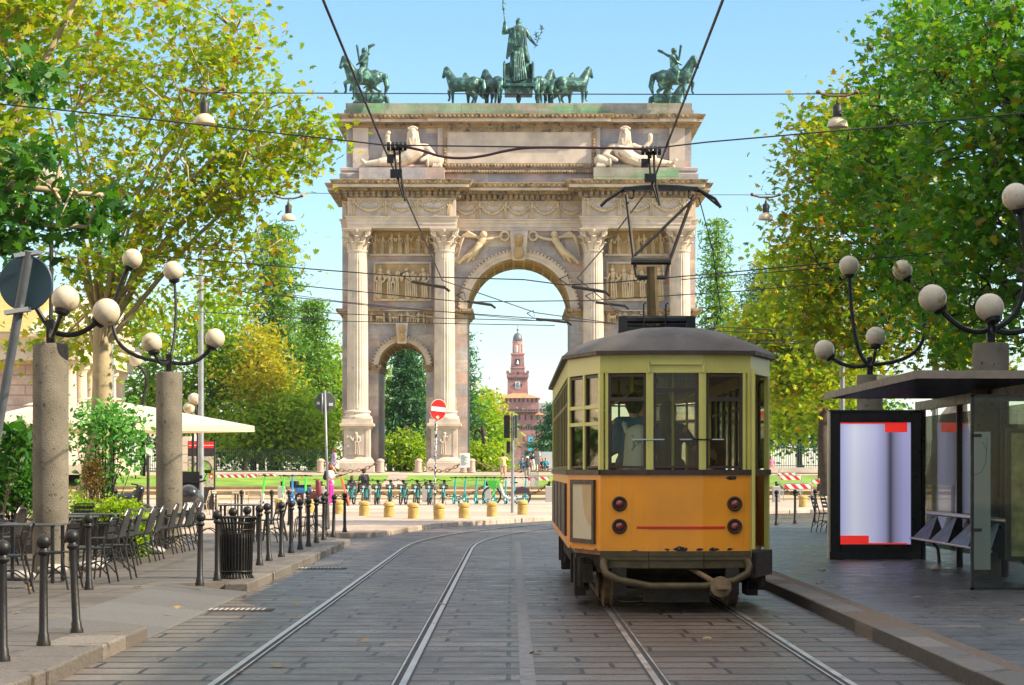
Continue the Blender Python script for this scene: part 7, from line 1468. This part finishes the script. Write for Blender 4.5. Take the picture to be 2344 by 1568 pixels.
cedar('hazy drooping cedar beside the castle tower, left of the tram', 1275, 260, 925, 1060, 60, L_cedar, 7, per=90, size=.5)
cedar('airy feathery conifer right of the arch', 1640, 188, 505, 800, 48, L_lime, 12, per=26, size=.4, airy=.8)
cedar('flat topped dark cedar between arch and right trees', 1745, 200, 612, 720, 50, L_cedar, 5, per=50, prof=lambda t: .7+.3*t)
# café planting
def clump(name, label, cat, loc, pts, n, size, lm, tpl=OVAL, sig=.1, stems=(), up=.4, pot=None, par_only=False):
    t = thing(name, label, cat, loc); S = np.concatenate([c+inball(k)*r for c, r, k in pts]); P = np.repeat(S,n,axis=0)+RNG.normal(size=(len(S)*n,3))*sig; leaves('foliage', P, size, lm, t, tpl, up)
    b = MB(); rg = random.Random(1)
    for s in stems: b.tube(s, .016, 5)
    for s in S[::4]: c = Vector(s); b.tube([Vector((loc[0]+rg.uniform(-.1,.1),loc[1],loc[2]+.3)), Vector((loc[0]*.4+c.x*.6,c.y,c.z*.6+.1)), c], [.012,.009,.004], 4)
    b.build('stems', M['bark2'], t, w=1)
    if pot: b = MB(); b.box(*pot); b.build('planter', M['grime'], t, w=1)
d = 46.0; X = lambda px: (px-CX)/F*d
clump('trellis_plant','light leaved climbing plant on stakes between the café pillars','plant',(X(240),d,PL),[E(240,965,d,85,40,.8)+(30,),E(200,1000,d,45,60,.6)+(12,),E(280,1020,d,50,70,.6)+(16,),E(235,1080,d,40,60,.4)+(16,),E(300,990,d,40,30,.5)+(10,)],20,.12,L_wist,OVAL,.17,[[(X(232),d,.2),(X(236),d,2.6)],[(X(255),d,.2),(X(262),d,2.5)],[(X(215),d-.1,.2),(X(222),d-.1,2.2)]],pot=(X(195),X(300),d-.3,d+.3,.1,.55))
clump('brown_shrub','round reddish brown shrub beside the trellis plant','plant',(X(212),d-.6,PL),[E(212,1095,d-.6,26,55,.4)+(40,)],40,.05,leafmat('brown_leaves',[(0,(.10,.06,.015)),(1,(.20,.13,.03))]),OVAL,.07)
clump('low_hedge','low green hedge plants in planters behind the tables','plant',(X(185),d-1.2,PL),[E(185,1160,d-1.2,25,32,.4)+(26,),E(240,1168,d-1.5,60,20,.4)+(40,),E(300,1172,d-1.5,40,16,.4)+(24,)],24,.075,L_park,OVAL,.07,pot=(X(165),X(330),d-1.9,d-1.0,.1,.5))
d = 38.2
clump('hanging_ivy','green ivy hanging down between the two armchair groups','plant',(X(0)+ (318)/F*d,d,PL),[E(318,1200,d,22,35,.3)+(22,),E(322,1245,d,16,28,.25)+(14,),E(270,1160,d,50,14,.3)+(22,)],20,.085,L_park,OVAL,.07,pot=(X(240),X(330),d,d+.4,.1,.75))
d = 40.0
clump('dark_shrub','dense dark green shrub at the left edge behind the tables','plant',(X(30),d,PL),[E(40,1060,d,50,80,.8)+(70,),E(10,1120,d,50,60,.8)+(50,),E(70,1120,d,25,50,.5)+(25,)],22,.10,L_deep,OVAL,.12,pot=(X(-20),X(85),d-.4,d+.4,.1,.6))
clump('big_leaf_shrub','large leaved shrub hanging in front of the dark shrub at the left edge','plant',(X(20),d-1,PL),[E(35,1000,d-1,40,40,.5)+(14,)],9,.30,L_deep,np.array([(0,-.5,0),(.14,-.2,.03),(.15,.2,.03),(0,.5,-.1),(-.15,.2,.03),(-.14,-.2,.03)]),.13)
d = 60.0
clump('low_hedge','sunlit hedge between gatehouse and motorcycle','plant',(X(60),d,PL),[E(60,1150,d,110,40,.6)+(60,)],20,.10,L_park,OVAL,.12)
# fallen leaves
M['deadleaf'] = leafmat('fallen_leaves', [(0,(.30,.18,.06)),(.5,(.36,.22,.08)),(1,(.22,.20,.06))], .1)
P = []
for i in range(70):
    y = RNG.uniform(17.5,50); x = RNG.uniform(-9,-3.5) if RNG.random() < .45 else (RNG.uniform(3.5,9) if RNG.random() < .7 else RNG.uniform(-3.3,3)); P.append((x,y,.02+(PL if abs(x) > 3.4 else .005)))
o = leaves('fallen_leaves', np.array(P), .12, M['deadleaf'], None, PLANE, 3.5); tag(o,'scattered dry leaves on the paving','leaves',None,'stuff')
# drains
for px, py, l in ((540,1397,'iron drain grating in the gutter below the kerb ramp'),(733,1302,'iron drain grating beside the kerb past the bin')):
    x, y = Gp(px,py,0); t = thing('drain_grate', l, 'drain', (x,y,.004)); b = MB(); b.box(-.42,.42,-.2,.2,0,.006); b.build('frame', M['railgroove'], t); b = MB()
    for k in range(12): b.box(-.36+.06*k,-.335+.06*k,-.16,.16,.007,.014)
    b.build('bars', M['granite'], t)

src = [o for o in bpy.data.objects if o.get('label','').startswith('dense plane tree filling')][0]
for x, y, r, l in ((10.5,-9,1,'on the right pavement behind the viewer'),(9.5,-26,2,'farther back on the right pavement'),(-10.2,-12,3,'on the left pavement behind the viewer'),(-10,-31,4,'farther back on the left pavement'),(2,-62,5,'closing the avenue behind the viewer'),(-8,-70,.5,'at the left end of the avenue behind the viewer'),(11,-72,2.6,'at the right end of the avenue behind the viewer')):
    o = dup(src, (x,y,.12), r, 'plane tree mirrored in tram glass, '+l)

# ---------------------------------------------------------------- air
m = bpy.data.materials.new('haze_air'); m.use_nodes = True; nt = m.node_tree; nt.nodes.clear(); o_ = nt.nodes.new('ShaderNodeOutputMaterial'); v_ = nt.nodes.new('ShaderNodeVolumePrincipled'); v_.inputs['Density'].default_value = .0001; v_.inputs['Color'].default_value = (.85,.9,1,1); v_.inputs['Anisotropy'].default_value = .3; nt.links.new(v_.outputs[0], o_.inputs['Volume'])
b = MB(); b.box(-700,700,-120,1400,-1.2,95); tag(b.build('haze', m), kind='stuff')
